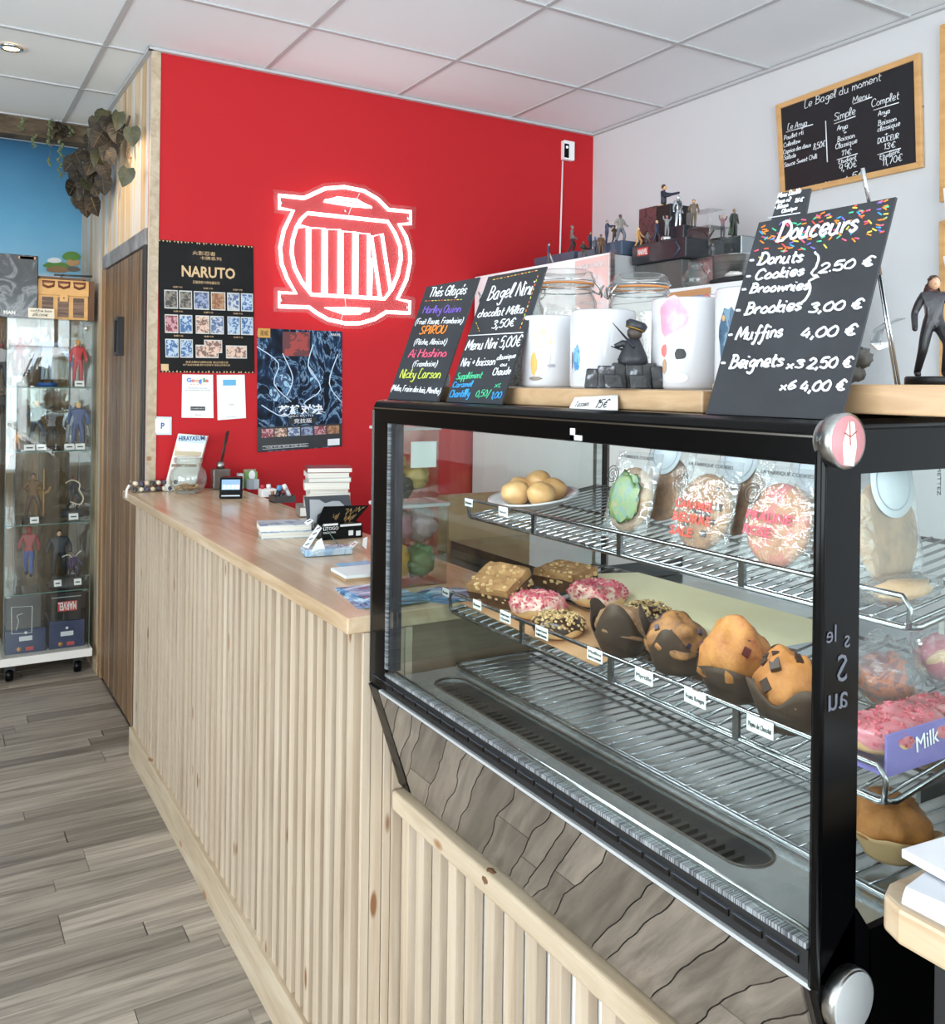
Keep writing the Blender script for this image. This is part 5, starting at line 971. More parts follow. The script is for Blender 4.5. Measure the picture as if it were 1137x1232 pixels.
t, bp = wallboard('lower oak framed chalk board cut by the right picture edge', ((1124, 252), (1240, 215), (1246, 470), (1130, 470)))
for i, (pp, lb) in enumerate((((( 1128, 212), (1146, 205), (1150, 258), (1134, 262)), 'white rounded card with red print clipped by the upper framed board'), (((1130, 294), (1146, 288), (1150, 330), (1136, 320)), 'white rounded card hung over the lower framed board'))):
    pts = [ox(u, v, XR-.06) for u, v in pp]; b = B(); b.prism(pts, X_*.004); o = b.build('rounded_card', PAPER, bev=.006); tag(o, lb, 'card')
    b = B(); cc = sum(pts, V())/4; b.prism([cc + (p-cc)*.62 - X_*.001 for p in pts], X_*.0005); b.build('printed_panel', MC((200, 110, 110)) if i == 0 else MC((150, 150, 155)), o)
    b = B(); b.tube([cc + X_*.004, cc + X_*.055], .003, 6); b.build('peg', CHROME, o)

# ------------------------------------------------------------------ red wall
def nz(x, y): return (300+x/5.168, 190+y/5.168)
OUT = [(155, 265), (310, 277), (330, 268), (440, 214), (560, 202), (680, 222), (770, 272), (835, 335), (975, 345), (975, 420), (905, 425), (950, 500), (977, 590), (980, 660), (960, 770), (907, 890), (985, 905), (985, 975), (840, 972), (770, 1018), (680, 1046), (590, 1050), (480, 1028), (400, 985), (360, 955), (172, 955), (172, 868), (275, 870), (218, 780), (182, 690), (170, 590), (190, 480), (245, 356), (160, 345)]
INN = [(335, 370), (835, 410), (880, 480), (915, 560), (922, 640), (905, 740), (870, 830), (828, 890), (372, 876), (310, 800), (262, 710), (242, 620), (246, 540), (268, 460), (295, 410)]
t = thing('neon_sign', 'glowing white neon sign of a barred round gate emblem on the red wall', 'neon sign', (1.63, YR, 2.08))
TUBE = M('neon_white', (255, 255, 255), .4, emit=(255, 250, 250), es=2.8)
yN = YR-.030; W = lambda p: oy(*nz(*p), yN)
def offset(poly, d):
    n = len(poly); o = []
    ar = sum(poly[i][0]*poly[(i+1) % n][1]-poly[(i+1) % n][0]*poly[i][1] for i in range(n)); sg = 1 if ar > 0 else -1
    for i in range(n):
        a, b_, c_ = V((*poly[i-1], 0)), V((*poly[i], 0)), V((*poly[(i+1) % n], 0)); e1, e2 = (b_-a).normalized(), (c_-b_).normalized(); nn_ = V(((e1+e2).y, -(e1+e2).x, 0)).normalized()*sg; k = max(.45, nn_.dot(V((e1.y, -e1.x, 0))*sg)); o.append((b_.x+nn_.x*d/k, b_.y+nn_.y*d/k))
    return o
b = B(); b.prism([oy(*nz(*p), YR-.020) for p in offset(OUT, 34)], (0, .005, 0)); b.build('acrylic_back', glassy('acrylic_back', (250, 244, 244), .02, .1, haze=.03, hazecol=(255, 235, 235)), t)
RT = .0083
b = B(); b.tube([W(p) for p in OUT], RT, 8, closed=True); b.build('outline_tube', TUBE, t)
b = B(); b.tube([W(p) for p in INN], RT, 8, closed=True); b.build('outline_tube', TUBE, t)
for pts in ([(285, 452), (338, 458), (350, 850)], [(358, 850), (350, 462), (436, 462), (446, 870)], [(462, 872), (452, 468), (535, 468), (545, 875)], [(560, 878), (550, 478), (628, 480), (636, 878)], [(652, 882), (644, 485), (718, 490), (728, 885)], [(800, 885), (735, 505), (800, 488), (862, 830)], [(738, 885), (738, 640)]):
    b = B(); b.tube([W(p) for p in pts], RT, 8); b.build('bar_tube', TUBE, t)
b = B(); b.tube([W(p) for p in ((440, 290), (520, 273), (640, 285), (728, 322), (600, 312))], RT*1.0, 8, closed=True); b.build('crescent_tube', TUBE, t)
b = B(); b.tube([W(p) for p in ((465, 958), (590, 960), (732, 962), (670, 982), (580, 984))], RT*1.1, 8, closed=True); b.build('crescent_tube', TUBE, t)
b = B()
for p in ((170, 310), (960, 385), (185, 915), (970, 940), (570, 350)): b.tube([oy(*nz(*p), YR-.032), oy(*nz(*p), YR)], .006, 8)
b.build('spacer', CHROME, t)
B().tube([oy(*nz(590, 375), YR-.024), oy(*nz(600, 340), YR-.026), oy(*nz(655, 240), YR-.024)], .0012, 5).tube([oy(*nz(580, 890), YR-.024), oy(*nz(588, 940), YR-.026), oy(*nz(556, 1040), YR-.024)], .0012, 5).build('lead', WHITE, t)
def wallsheet(name, label, px_, mat, off=.002, cat='poster', d=.0012):
    pts = [oy(u, v, YR-off) for u, v in px_]; b = B(); b.prism(pts, (0, -d, 0)); return tag(b.build(name, mat), label, cat)
class PW:
    def __init__(s, px_, off): s.a = px_; s.off = off
    def __call__(s, x, y, e=0):     # bilinear place on the sheet, x,y in 0..1 from the top left corner
        a, b_, c_, d = s.a; u = (a[0]*(1-x)+b_[0]*x)*(1-y) + (d[0]*(1-x)+c_[0]*x)*y; v = (a[1]*(1-x)+b_[1]*x)*(1-y) + (d[1]*(1-x)+c_[1]*x)*y; return oy(u, v, YR-s.off-e)
    def quad(s, x0, y0, x1, y1, mat, nm, par, e=.0006):
        b = B(); b.prism([s(x0, y0, e), s(x1, y0, e), s(x1, y1, e), s(x0, y1, e)], (0, -.0004, 0)); return b.build(nm, mat, par)
    def text(s, t_, x, y, x1, h, mat, par, nm='lettering', bold=0, e=.0012):
        A, Bq = s(x, y, e), s(x1, y, e); H = (s(x, y-h, e)-A); sz = H.length*1.35; u = (Bq-A); return ptext(t_, A, u, Z_ if abs(u.normalized().z) < .2 else Z_, sz, mat, par, wd=u.length, name=nm, bold=bold)
px1 = ((185, 298), (300.5, 303), (306, 456), (192.5, 458)); GOLD = M('gold_print', (206, 172, 128), .5)
PBK = NM('glossy_black_print', [(.3, (12, 11, 12)), (.6, (24, 23, 23)), (.8, (38, 36, 35))], (3, 3, 3), .4, bump=.2)
PBK.node_tree.nodes['Principled BSDF'].inputs['Specular IOR Level'].default_value = .12
po = wallsheet('card_poster', 'black poster with gold title and rows of small cards', px1, PBK); pw = PW(px1, .0034)
pw.text('NARUTO', .24, .265, .80, .085, GOLD, po, bold=.0015, nm='title'); pw.text('火影忍者', .36, .095, .60, .025, GOLD, po); pw.text('卡牌系列', .44, .13, .66, .022, GOLD, po); pw.text('正版授权卡牌收藏系列', .36, .315, .64, .018, GOLD, po)
CP = [pal(c_, 'card_print_%d' % i, 70, .5) for i, c_ in enumerate(([(60, 56, 52), (130, 120, 108), (96, 88, 80)], [(64, 76, 108), (140, 150, 176), (50, 56, 80)], [(130, 82, 52), (170, 128, 92), (140, 50, 44)], [(190, 190, 194), (80, 100, 140), (196, 168, 126)], [(60, 96, 146), (172, 188, 204), (120, 150, 184)], [(120, 50, 60), (190, 140, 146), (80, 60, 90)], [(214, 180, 160), (120, 90, 80), (236, 224, 214)]))]
for y0, y1, cs in ((.375, .515, ((.06, .20, 0), (.215, .35, 0), (.37, .53, 1), (.55, .70, 2), (.72, .85, 3), (.865, .99, 4))), (.56, .70, ((.06, .20, 5), (.215, .35, 4), (.385, .53, 6), (.54, .68, 3), (.72, .85, 4), (.86, .99, 4))), (.745, .885, ((.06, .20, 4), (.215, .35, 4), (.38, .62, 6), (.47, .66, 6), (.70, .92, 6)))):
    for k, (x0, x1, ci) in enumerate(cs):
        ya, yb = (y0, y1) if not (y0 > .7 and ci == 6) else (y0 + (.04 if k % 2 == 0 else 0), y1 - (0 if k % 2 == 0 else .04))
        pw.quad(x0, ya, x1, yb, MC((200, 198, 192)), 'card_border', po, .0006+.0004*k); pw.quad(x0+.008, ya+.008, x1-.008, yb-.008, CP[ci], 'printed_card', po, .0011+.0004*k)
    for xx in (.15, .47, .78): pw.text('宝藏卡包', xx, y0-.02, xx+.10, .010, GOLD, po)
pw.text('各种卡牌均为随机包装 请以实物为准', .27, .925, .72, .014, GOLD, po); pw.text('本产品适合收藏 图片仅供参考 商品以实物为准', .24, .945, .74, .012, GOLD, po); pw.quad(.01, .935, .09, .985, GOLD, 'corner_logo', po)
b = B()
for k in range(26):
    for yy, sg in ((.003, 1), (.997, -1)):
        x = k/26 + R.uniform(0, .02); b.prism([pw(x, yy, .0005), pw(x+.02, yy, .0005), pw(x+.012, yy+sg*R.uniform(.008, .018), .0005)], (0, -.0003, 0))
tag(b.build('gold_flecks', GOLD, po), kind='stuff')
px2 = ((307.5, 401.5), (410, 403), (413.5, 541), (312, 551)); pw = PW(px2, .0034)
PB2 = NM('storm_print', [(.30, (8, 10, 16)), (.44, (18, 30, 50)), (.51, (34, 58, 88)), (.54, (120, 150, 178)), (.565, (20, 30, 52)), (.70, (8, 10, 14))], (9, 9, 6), .4, detail=4, dist=2.2)
PB2.node_tree.nodes['Principled BSDF'].inputs['Specular IOR Level'].default_value = .12
po = wallsheet('comic_poster', 'dark blue and white stormy poster with white title, lower of the two posters', px2, PB2)
pw.quad(.30, .02, .62, .22, pal([(150, 46, 40), (90, 30, 34), (60, 30, 40)], 'red_print', 14), 'red_patch', po); pw.quad(0, .80, 1, .995, M('poster_foot', (18, 18, 22), .3), 'dark_foot', po, .0009)
b = B()
for pts in (((.0, .15), (.25, .28), (.2, .45), (.4, .6)), ((.6, .3), (.75, .5), (.55, .62), (.8, .7)), ((.05, .62), (.3, .72), (.45, .66)), ((.95, .2), (.85, .45), (1, .62)), ((.3, .2), (.42, .4), (.35, .55)), ((.66, .12), (.6, .3), (.7, .42))): b.tube([pw(x, y_, .0012) for x, y_ in crom(pts, 4)], .0022, 5)
b.build('lightning_stroke', M('lightning', (206, 226, 246), .4), po)
GLOWP = pal([(70, 120, 160), (30, 60, 96), (150, 186, 210), (24, 40, 66)], 'glow_print', 34)
for x, y_, rx, ry in ((.30, .44, .11, .11), (.22, .53, .08, .08), (.70, .42, .08, .07)): b = B(); b.prism([pw(x+rx*math.cos(a*.45), y_+ry*math.sin(a*.45)*.8, .0010) for a in range(14)], (0, -.0004, 0)); b.build('glow_shape', GLOWP, po)
pw.quad(.01, .0, .155, .075, MC((196, 144, 60)), 'gold_label', po); pw.text('漫威', .03, .055, .13, .035, INK, po); pw.text('MARVEL', .865, .04, .98, .022, MC((230, 230, 232)), po)
pw.text('英雄对决', .25, .700, .78, .062, MC((224, 226, 230)), po, 'title', .0015); pw.text('HERO BATTLE', .36, .728, .66, .016, MC((206, 208, 214)), po); pw.quad(.37, .738, .70, .785, BLACKM, 'title_plate', po, .001); pw.text('竞技版', .43, .778, .64, .030, MC((226, 226, 230)), po, e=.0018)
for k in range(6): pw.quad(.05+.155*k, .815, .19+.155*k, .885, CP[(5, 6, 3, 1, 5, 2)[k]], 'small_print', po, .0014)
pw.quad(.83, .93, .97, .985, MC((224, 224, 226)), 'white_box', po, .0014)
b = B(); b.tube([pw(x, y_, .0016) for x, y_ in ((.06, .955), (.60, .955), (.60, .978), (.06, .978))], .0012, 5, closed=True); b.build('text_frame', MC((210, 210, 214)), po); pw.text('卡牌 礼盒 周边 收藏 系列', .09, .972, .57, .010, MC((210, 210, 214)), po)
px3 = ((219, 459.5), (256, 459), (258, 511), (219.5, 511.5)); pw = PW(px3, .0034); po = wallsheet('review_flyer', 'white leaflet with a multicoloured search word and stars under the black poster', px3, PAPER, cat='leaflet')
for k, (c_, x0) in enumerate((((66, 120, 220), .14), ((214, 66, 56), .30), ((236, 176, 50), .42), ((66, 120, 220), .54), ((60, 150, 90), .67), ((214, 66, 56), .74))): pw.text('Google'[k], x0, .175, x0+(.15 if k == 0 else .11 if k != 4 else .05), .10, MC(c_), po, bold=.0006)
pw.text('* * * * *', .26, .275, .74, .07, MC((226, 170, 60)), po); pw.text('Donnez votre avis sur notre boutique', .18, .32, .82, .018, INK, po); pw.text('en scannant ce code', .1, .37, .9, .018, INK, po); pw.quad(.28, .74, .74, .83, INK, 'black_bar', po); pw.text('SCANNEZ-MOI ICI', .31, .80, .71, .03, PAPER, po); pw.text('Merci', .43, .94, .6, .02, INK, po)
px4 = ((260.5, 459), (294, 458), (297, 510), (263, 513.5)); pw = PW(px4, .0034); po = wallsheet('payment_flyer', 'plain white leaflet with a pale blue bar, right of the review leaflet', px4, PAPER, cat='leaflet'); pw.quad(.22, .11, .68, .24, MC((96, 170, 210)), 'blue_bar', po); pw.text('Scannez', .42, .68, .58, .02, INK, po)
b = B(); b.tube([pw(.3+.02*i, .95, .001) for i in range(20)], .0006, 4); b.build('foot_line', MC((120, 120, 124)), po)
px5 = ((185, 511), (207.5, 511), (208, 532.5), (186, 533)); pw = PW(px5, .0034); po = wallsheet('payment_sticker', 'small square white sticker with a blue letter P by the door corner', px5, MC((206, 216, 230)), cat='sticker'); pw.quad(.12, .12, .88, .88, PAPER, 'white_field', po); pw.text('P', .40, .66, .60, .34, MC((40, 80, 150)), po, bold=.001, e=.0014)
t = thing('wall_sensor', 'small white wall camera with a black window high on the red wall', 'sensor', oy(673, 180, YR)); A, Bq = oy(667.5, 190, YR), oy(680, 169, YR)
B().box(A.x, YR-.03, A.z, Bq.x, YR, Bq.z).build('housing', WHITE, t, bev=.004); c = oy(674.3, 178.5, YR-.0305); B().box(c.x-.014, YR-.033, c.z-.036, c.x+.014, YR-.0302, c.z+.036).build('window', BLACK, t); B().lathe([(0, 0), (.006, 0)], c + V((0, -.004, .018)), 12, (0, -1, 0)).build('blue_light', M('blue_led', (200, 220, 255), .3, emit=(180, 210, 255), es=3), t)
B().tube([oy(670, 191, YR-.004), oy(669.5, 300, YR-.004), oy(671, 330, YR-.004)], .0045, 6).build('cable', WHITE, t)

# ------------------------------------------------------------------ things on the counter
def C_(x, y): return V((x, y, CT))
t = thing('ring_case', 'clear flat case of small round keyrings at the far end of the counter', 'case', C_(.79, 3.80))
for k in range(2):
    z = CT+.002+k*.024; B().box(.705, 3.765, z, .895, 3.845-.03, z+.020).build('tray', GLASSC, t, bev=.002)
    for i in range(8): P = V((.722+i*.022, 3.79, z+.010)); B().lathe([(0, -.016), (.0085, -.016), (.0085, .016), (0, .016)], P, 12, (0, 1, 0)).build('roll', MC([(40, 40, 46), (230, 214, 190), (70, 60, 90), (226, 200, 170)][(i+k) % 4]), t)
B().tube([(.700, 3.79, CT+.03), (.69, 3.788, CT+.012), (.688, 3.786, CT-.02)], .005, 6).build('white_tag', WHITE, t)
# leaning book
t = thing('leaning_book', 'white paperback leaning back behind the glass jar', 'book', C_(.88, 3.78)); pp = [oy(u, v, 3.775) for u, v in ((200, 597), (216, 531), (251, 533), (236, 600))]; pp[0].z = pp[3].z = CT+.002
b = B(); b.prism(pp, (0, .0, 0) if False else (.012, .024, 0)); bk = b.build('block', pal([(236, 232, 222), (240, 238, 234), (226, 206, 180)], 'book_cover', 14, interp='LINEAR'), t)
f = lambda x, y, e=.0006: (pp[0]*(1-x)+pp[3]*x)*(1-y) + (pp[1]*(1-x)+pp[2]*x)*y + V((0, -e, 0))
b = B(); b.prism([f(.03, .86), f(.97, .86), f(.97, .99), f(.03, .99)], (0, -.0003, 0)); b.build('cover_band', MC((206, 224, 236)), bk)
ptext('HIRAYASUMI', f(.07, .88, .0014), (f(1, 0)-f(0, 0)), (f(0, 1)-f(0, 0)), .026, MC((40, 70, 120)), bk, wd=(f(.9, 0)-f(.0, 0)).length, name='title', bold=.0006)
b = B(); b.prism([f(.05, .62, .0008), f(.95, .62, .0008), f(.95, .70, .0008), f(.05, .70, .0008)], (0, -.0003, 0)); b.build('cover_strip', MC((206, 190, 160)), bk); b = B(); b.prism([f(.05, .42, .0008), f(.9, .42, .0008), f(.9, .47, .0008), f(.05, .47, .0008)], (0, -.0003, 0)); b.build('cover_strip', MC((150, 132, 108)), bk)
P = C_(.905, 3.690); t = thing('tip_jar', 'round clear glass jar with coins in the bottom', 'jar', P)
B().lathe([(0, .004), (.045, .0), (.056, .008), (.070, .035), (.073, .060), (.066, .090), (.050, .108), (.048, .118), (.055, .122), (.055, .140), (.052, .142), (.050, .124), (.044, .118), (.046, .106), (.062, .088), (.069, .060), (.066, .036), (.050, .012), (0, .010)], P, 36).build('body', JARG, t)
b = B()
for k in range(46):
    a, r = R.uniform(0, 6.28), .046*math.sqrt(R.random()); b.lathe([(0, 0), (.011, 0), (.011, .002), (0, .002)], P + V((r*math.cos(a), r*math.sin(a), .014+R.uniform(0, .016))), 10, (R.uniform(-.5, .5), R.uniform(-.5, .5), 1))
tag(b.build('coins', M('coin_metal', (196, 160, 110), .3, 1)), 'loose pile of coins lying inside the round glass jar', 'coins', kind='stuff')
P = C_(1.055, 3.785-.02); t = thing('reed_diffuser', 'grey square bottle with dark scent sticks by the wall', 'diffuser', P)
B().box(P.x-.036, P.y-.025, CT, P.x+.036, P.y+.025, CT+.085).build('bottle', M('smoked_glass', (96, 86, 80), .12, coat=.5), t, bev=.006, seg=3); B().lathe([(0, 0), (.016, 0), (.016, .028), (0, .028)], P + V((0, 0, .085)), 20).build('collar', STEEL, t)
for k in range(4): B().tube([P + V((-.004+.002*k, 0, .09)), P + V((.022+.005*k, .004*k, .235+.006*(k % 2)))], .0024, 6).build('stick', MC((72, 40, 34)), t)
P = C_(1.010, 3.455); t = thing('card_terminal', 'small black card terminal with a lit blue screen', 'card terminal', P); m3 = Matrix.Rotation(-.35, 3, 'Z')
def rb(b, x0, y0, z0, x1, y1, z1, dy=0): vs = [(x0, y0, z0), (x1, y0, z0), (x1, y1, z0), (x0, y1, z0), (x0, y0+dy, z1), (x1, y0+dy, z1), (x1, y1, z1), (x0, y1, z1)]; return b.add([P + m3 @ V(v) for v in vs], [(0, 3, 2, 1), (4, 5, 6, 7), (0, 1, 5, 4), (1, 2, 6, 5), (2, 3, 7, 6), (3, 0, 4, 7)])
rb(B(), -.042, -.03, 0, .042, .05, .080, .022).build('shell', BLACK, t, bev=.006, seg=3)
b = B(); q = lambda x, z, e=.001: P + m3 @ V((x, -.03 + .022*z/.08 - e, z)); b.prism([q(-.034, .034), q(.034, .034), q(.034, .072), q(-.034, .072)], m3 @ V((0, -.0006, 0))); sc_ = b.build('screen', M('lit_screen', (120, 150, 180), .2, emit=(120, 150, 176), es=.6), t)
for k in range(4): b = B(); x = -.030+.016*k; b.prism([q(x, .037, .002), q(x+.013, .037, .002), q(x+.013, .052, .002), q(x, .052, .002)], m3 @ V((0, -.0004, 0))); b.build('screen_icon', M('icon_%d' % k, (200, 230, 250), .3, emit=(190, 225, 250) if k < 3 else (230, 200, 120), es=.9), sc_)
b = B(); b.prism([q(-.034, .010, .001), q(.034, .010, .001), q(.034, .014, .001), q(-.034, .014, .001)], m3 @ V((0, -.0004, 0))); b.build('card_slot', CHROME, t)
# green booklet, pens and markers by the wall
def pen(u, v0, u1, v1, y, col, capc, r, label, grp='pens and markers standing in the holders by the wall'):
    A = oy(u, v0, y); Bq = oy(u1, v1, y); A.z = max(A.z, CT+.012); t = thing('marker_pen', label, 'pen', A, grp); d = (Bq-A); B().tube([A, A + d*.62], r, 8).build('barrel', MC(col, .4), t); B().tube([A + d*.62, A + d*.97, Bq], [r*1.15, r*1.1, r*.6], 8).build('cap', MC(capc, .35), t)
t = thing('booklet', 'green booklet with a white creature drawing standing by the wall', 'booklet', C_(1.245, 3.76)); A, Bq = oy(297, 600, 3.76), oy(311, 574, 3.76)
o1 = B().box(A.x, 3.755, CT, Bq.x+.004, 3.763, Bq.z).build('cover', MC((110, 156, 84)), t); B().box(A.x+.0, 3.7635, CT, Bq.x+.0, 3.775, Bq.z+.01).build('pages', MC((150, 140, 110)), t); B().blob(((A.x+Bq.x)/2+.006, 3.754, (CT+Bq.z)/2+.02), (.014, .0012, .020), 1, .05).build('white_shape', PAPER, t)
for i, (u0, u1, v, cc, lb) in enumerate(((291, 296, 577, (190, 200, 206), 'thin pale booklet left of the green booklet'), (303, 309, 596, (150, 156, 164), 'short grey booklet in front of the green one'), (309, 315, 598, (176, 184, 190), 'short pale grey booklet right of the green one'))):
    A = oy(u0, 604, 3.70+.03*(i == 0)); Bq = oy(u1, v, 3.70+.03*(i == 0)); tag(B().box(A.x, A.y, CT, Bq.x, A.y+.035, max(Bq.z, CT+.04)).build('booklet', MC(cc)), lb, 'booklet', 'booklets standing by the wall')
P = oz(325, 607, CT); t = thing('pen_cup', 'white holder of pens standing on the counter by the wall', 'pen holder', C_(1.18, 3.40)); 
A = oy(317, 612, 3.44); Bq = oy(329, 601, 3.44); B().box(A.x, 3.42, CT, Bq.x+.02, 3.47, CT+.030).build('cup', WHITE, t, bev=.003)
t = thing('pen_tray', 'dark open holder full of markers beside the stack of books', 'pen holder', C_(1.20, 3.25)); A = oy(333, 620, 3.25); Bq = oy(352, 620, 3.25); b = B(); b.box(A.x, 3.235, CT, Bq.x+.02, 3.240, CT+.024).box(A.x, 3.30, CT, Bq.x+.02, 3.305, CT+.024).box(A.x, 3.24, CT, A.x+.005, 3.30, CT+.024).box(Bq.x+.015, 3.24, CT, Bq.x+.02, 3.30, CT+.024).box(A.x, 3.24, CT, Bq.x+.02, 3.30, CT+.004); b.build('holder', MC((70, 66, 66), .4), t)
pen(320, 605, 318.5, 590, 3.445, (206, 60, 60), (190, 60, 66), .006, 'short red pen in the white holder'); pen(328, 608, 326, 589, 3.445, (225, 225, 228), (235, 235, 238), .008, 'white capped marker in the white holder')
pen(332, 612, 331, 597, 3.40, (170, 120, 84), (196, 150, 110), .007, 'tan pencil between the two holders'); pen(337, 616, 340, 590, 3.27, (40, 40, 46), (84, 150, 196), .009, 'blue capped marker leaning right'); pen(353, 618, 344, 589, 3.27, (226, 226, 230), (240, 240, 242), .009, 'long white marker leaning left over the others')
pen(341, 616, 345, 596, 3.26, (60, 54, 56), (120, 50, 56), .007, 'dark pen with a maroon cap in the dark holder'); pen(346, 616, 350, 600, 3.28, (120, 120, 126), (60, 60, 66), .008, 'grey pen standing low in the dark holder')
# stacked paperbacks by the wall
bz = [(357, 428, 628, 612, 0), (361, 435, 612, 603.5, 1)]; z = CT+.003; PG = NM('page_edges', [(.3, (206, 200, 190)), (.7, (232, 228, 218))], (3, 3, 500), .7)
stack = [((1.16, 2.89), .175, .034, .06, 'bottom grey spined book of the pile by the red wall'), ((1.175, 2.90), .150, .027, -.05, 'second book from the bottom of the pile by the red wall'), ((1.185, 2.90), .140, .020, .0, 'thick paperback above the two bottom books of the pile'), ((1.175, 2.90), .128, .014, .10, 'fourth book from the bottom, shifted to the left'), ((1.17, 2.89), .150, .022, -.04, 'fifth book from the bottom with cream pages'), ((1.18, 2.90), .142, .014, .03, 'thin book third from the top of the pile'), ((1.175, 2.90), .138, .015, .06, 'book second from the top of the pile'), ((1.185, 2.90), .150, .013, .0, 'topmost book of the pile with a dark red cover')]
scale_h = 1.0
hts = [.030, .022, .018, .014, .022, .014, .016, .016]
for k, (xy, ln, _, rz, lb) in enumerate(stack):
    h = hts[k]*1.02; t = thing('paperback', lb, 'book', (xy[0], xy[1], z), 'paperbacks piled by the red wall'); m3 = Matrix.Rotation(rz-.30, 3, 'Z'); P = V((xy[0]+R.uniform(-.004, .004), xy[1], z))
    b = B(); b.obox(P + V((0, 0, h/2)), m3 @ V((ln/2*.98, 0, 0)), m3 @ V((0, .055, 0)), V((0, 0, h/2-.0012))); b.build('pages', PG, t)
    cv = MC([(130, 126, 124), (190, 186, 180), (222, 218, 210), (206, 204, 200), (216, 208, 196), (170, 172, 178), (212, 206, 200), (120, 36, 40)][k], .4); b = B(); b.obox(P + V((0, 0, h-.0008)), m3 @ V((ln/2, 0, 0)), m3 @ V((0, .056, 0)), V((0, 0, .0008))).obox(P + V((0, 0, .0008)), m3 @ V((ln/2, 0, 0)), m3 @ V((0, .056, 0)), V((0, 0, .0008))).obox(P + m3 @ V((-ln/2, 0, 0)) + V((0, 0, h/2)), V((.001, 0, 0)), m3 @ V((0, .056, 0)), V((0, 0, h/2))); b.build('cover', cv, t); z += h+.0005
# two flat books with blue covers
for k, (lb, z0) in enumerate((('lower of the two thin books lying flat before the card box', CT), ('upper of the two thin books, with a pale blue cover', CT+.019))):
    P = V((.905-.004*k, 2.545+.003*k, z0)); t = thing('flat_book', lb, 'book', P, 'thin books lying flat on the counter'); m3 = Matrix.Rotation(-.22, 3, 'Z'); b = B(); b.obox(P + V((0, 0, .0092)), m3 @ V((.072, 0, 0)), m3 @ V((0, .052, 0)), V((0, 0, .0076))); b.build('pages', PG, t)
    b = B(); b.obox(P + V((0, 0, .0176)), m3 @ V((.073, 0, 0)), m3 @ V((0, .053, 0)), V((0, 0, .0009))).obox(P + V((0, 0, .0009)), m3 @ V((.073, 0, 0)), m3 @ V((0, .053, 0)), V((0, 0, .0009))); b.build('cover', pal([(150, 170, 190), (196, 206, 214), (120, 140, 166)], 'cover_blue_%d' % k, 16, .25), t)
# black card box with raised lid
Yb = 2.41; f = lambda u, v, y=Yb: oy(u, v, y)
t = thing('card_box', 'open black cardboard display box with gold drawings and white print', 'box', C_(1.03, Yb+.03)); a, b2 = f(392, 652), f(441, 652); zt = f(392, 633).z
B().box(a.x, Yb, CT, b2.x, Yb+.06, zt-.01).build('tray', BLACK, t, bev=.001)
lid = [V((a.x+.004, Yb+.05, zt-.012)), V((b2.x, Yb+.05, zt-.012)), oy(448, 611, Yb+.085), oy(394, 614, Yb+.085)]; b = B(); b.prism(lid, (0, .004, 0)); ld = b.build('lid', BLACK, t)
b = B(); R3 = random.Random(5)
for k in range(7):
    x, y_ = R3.uniform(.05, .8), R3.uniform(.2, .8); g = lambda x, y_: (lid[0]*(1-x)+lid[1]*x)*(1-y_) + (lid[3]*(1-x)+lid[2]*x)*y_ + V((0, -.001, 0))
    pts = [(x + .02*i, min(.95, max(.05, y_ + R3.uniform(-.22, .22)))) for i in range(8)]; b.tube([g(min(.97, p_), q_) for p_, q_ in crom(pts)], .0006, 4)
b.build('gold_drawing', M('gold_line', (176, 140, 84), .4), ld)
for u0, v0, u1, v1, c_ in ((393, 637, 411, 636, (226, 226, 228)), (414, 637, 439, 635, (226, 226, 228))): A_, B__ = f(u0, v0, Yb-.001), f(u1, v1, Yb-.001); B().box(A_.x, Yb-.0015, A_.z-.002, B__.x, Yb-.0005, A_.z+.004).build('white_label', MC(c_), t)
ptext('LITOGO', (f(393, 643).x, Yb-.002, f(393, 643).z), X_, Z_, .014, PAPER, t, wd=f(411, 643).x-f(393, 643).x); ptext('COLLECTION', (f(393, 647).x, Yb-.002, f(393, 647).z), X_, Z_, .007, PAPER, t, wd=f(408, 643).x-f(393, 643).x)
for u0 in (424, 433): A_ = f(u0, 648); B().box(A_.x, Yb-.0015, A_.z, A_.x+.014, Yb-.0005, A_.z+.014).build('white_square', PAPER, t)
b = B(); b.prism([oy(u, v, 2.50) for u, v in ((370, 603), (424, 599), (432, 640), (377, 650))], (0, .004, 0)); o = b.build('dark_card', MC((64, 66, 72), .4)); tag(o, 'tall dark grey card with a pale cloud drawing behind the black box', 'card')
b = B(); pts = [(376, 606), (388, 606), (395, 610), (404, 607), (412, 607), (418, 612), (408, 617), (396, 618), (386, 624), (384, 640), (378, 642)]; b.prism([oy(u, v, 2.498) for u, v in pts], (0, -.0006, 0)); b.build('cloud_drawing', MC((170, 172, 176)), o)
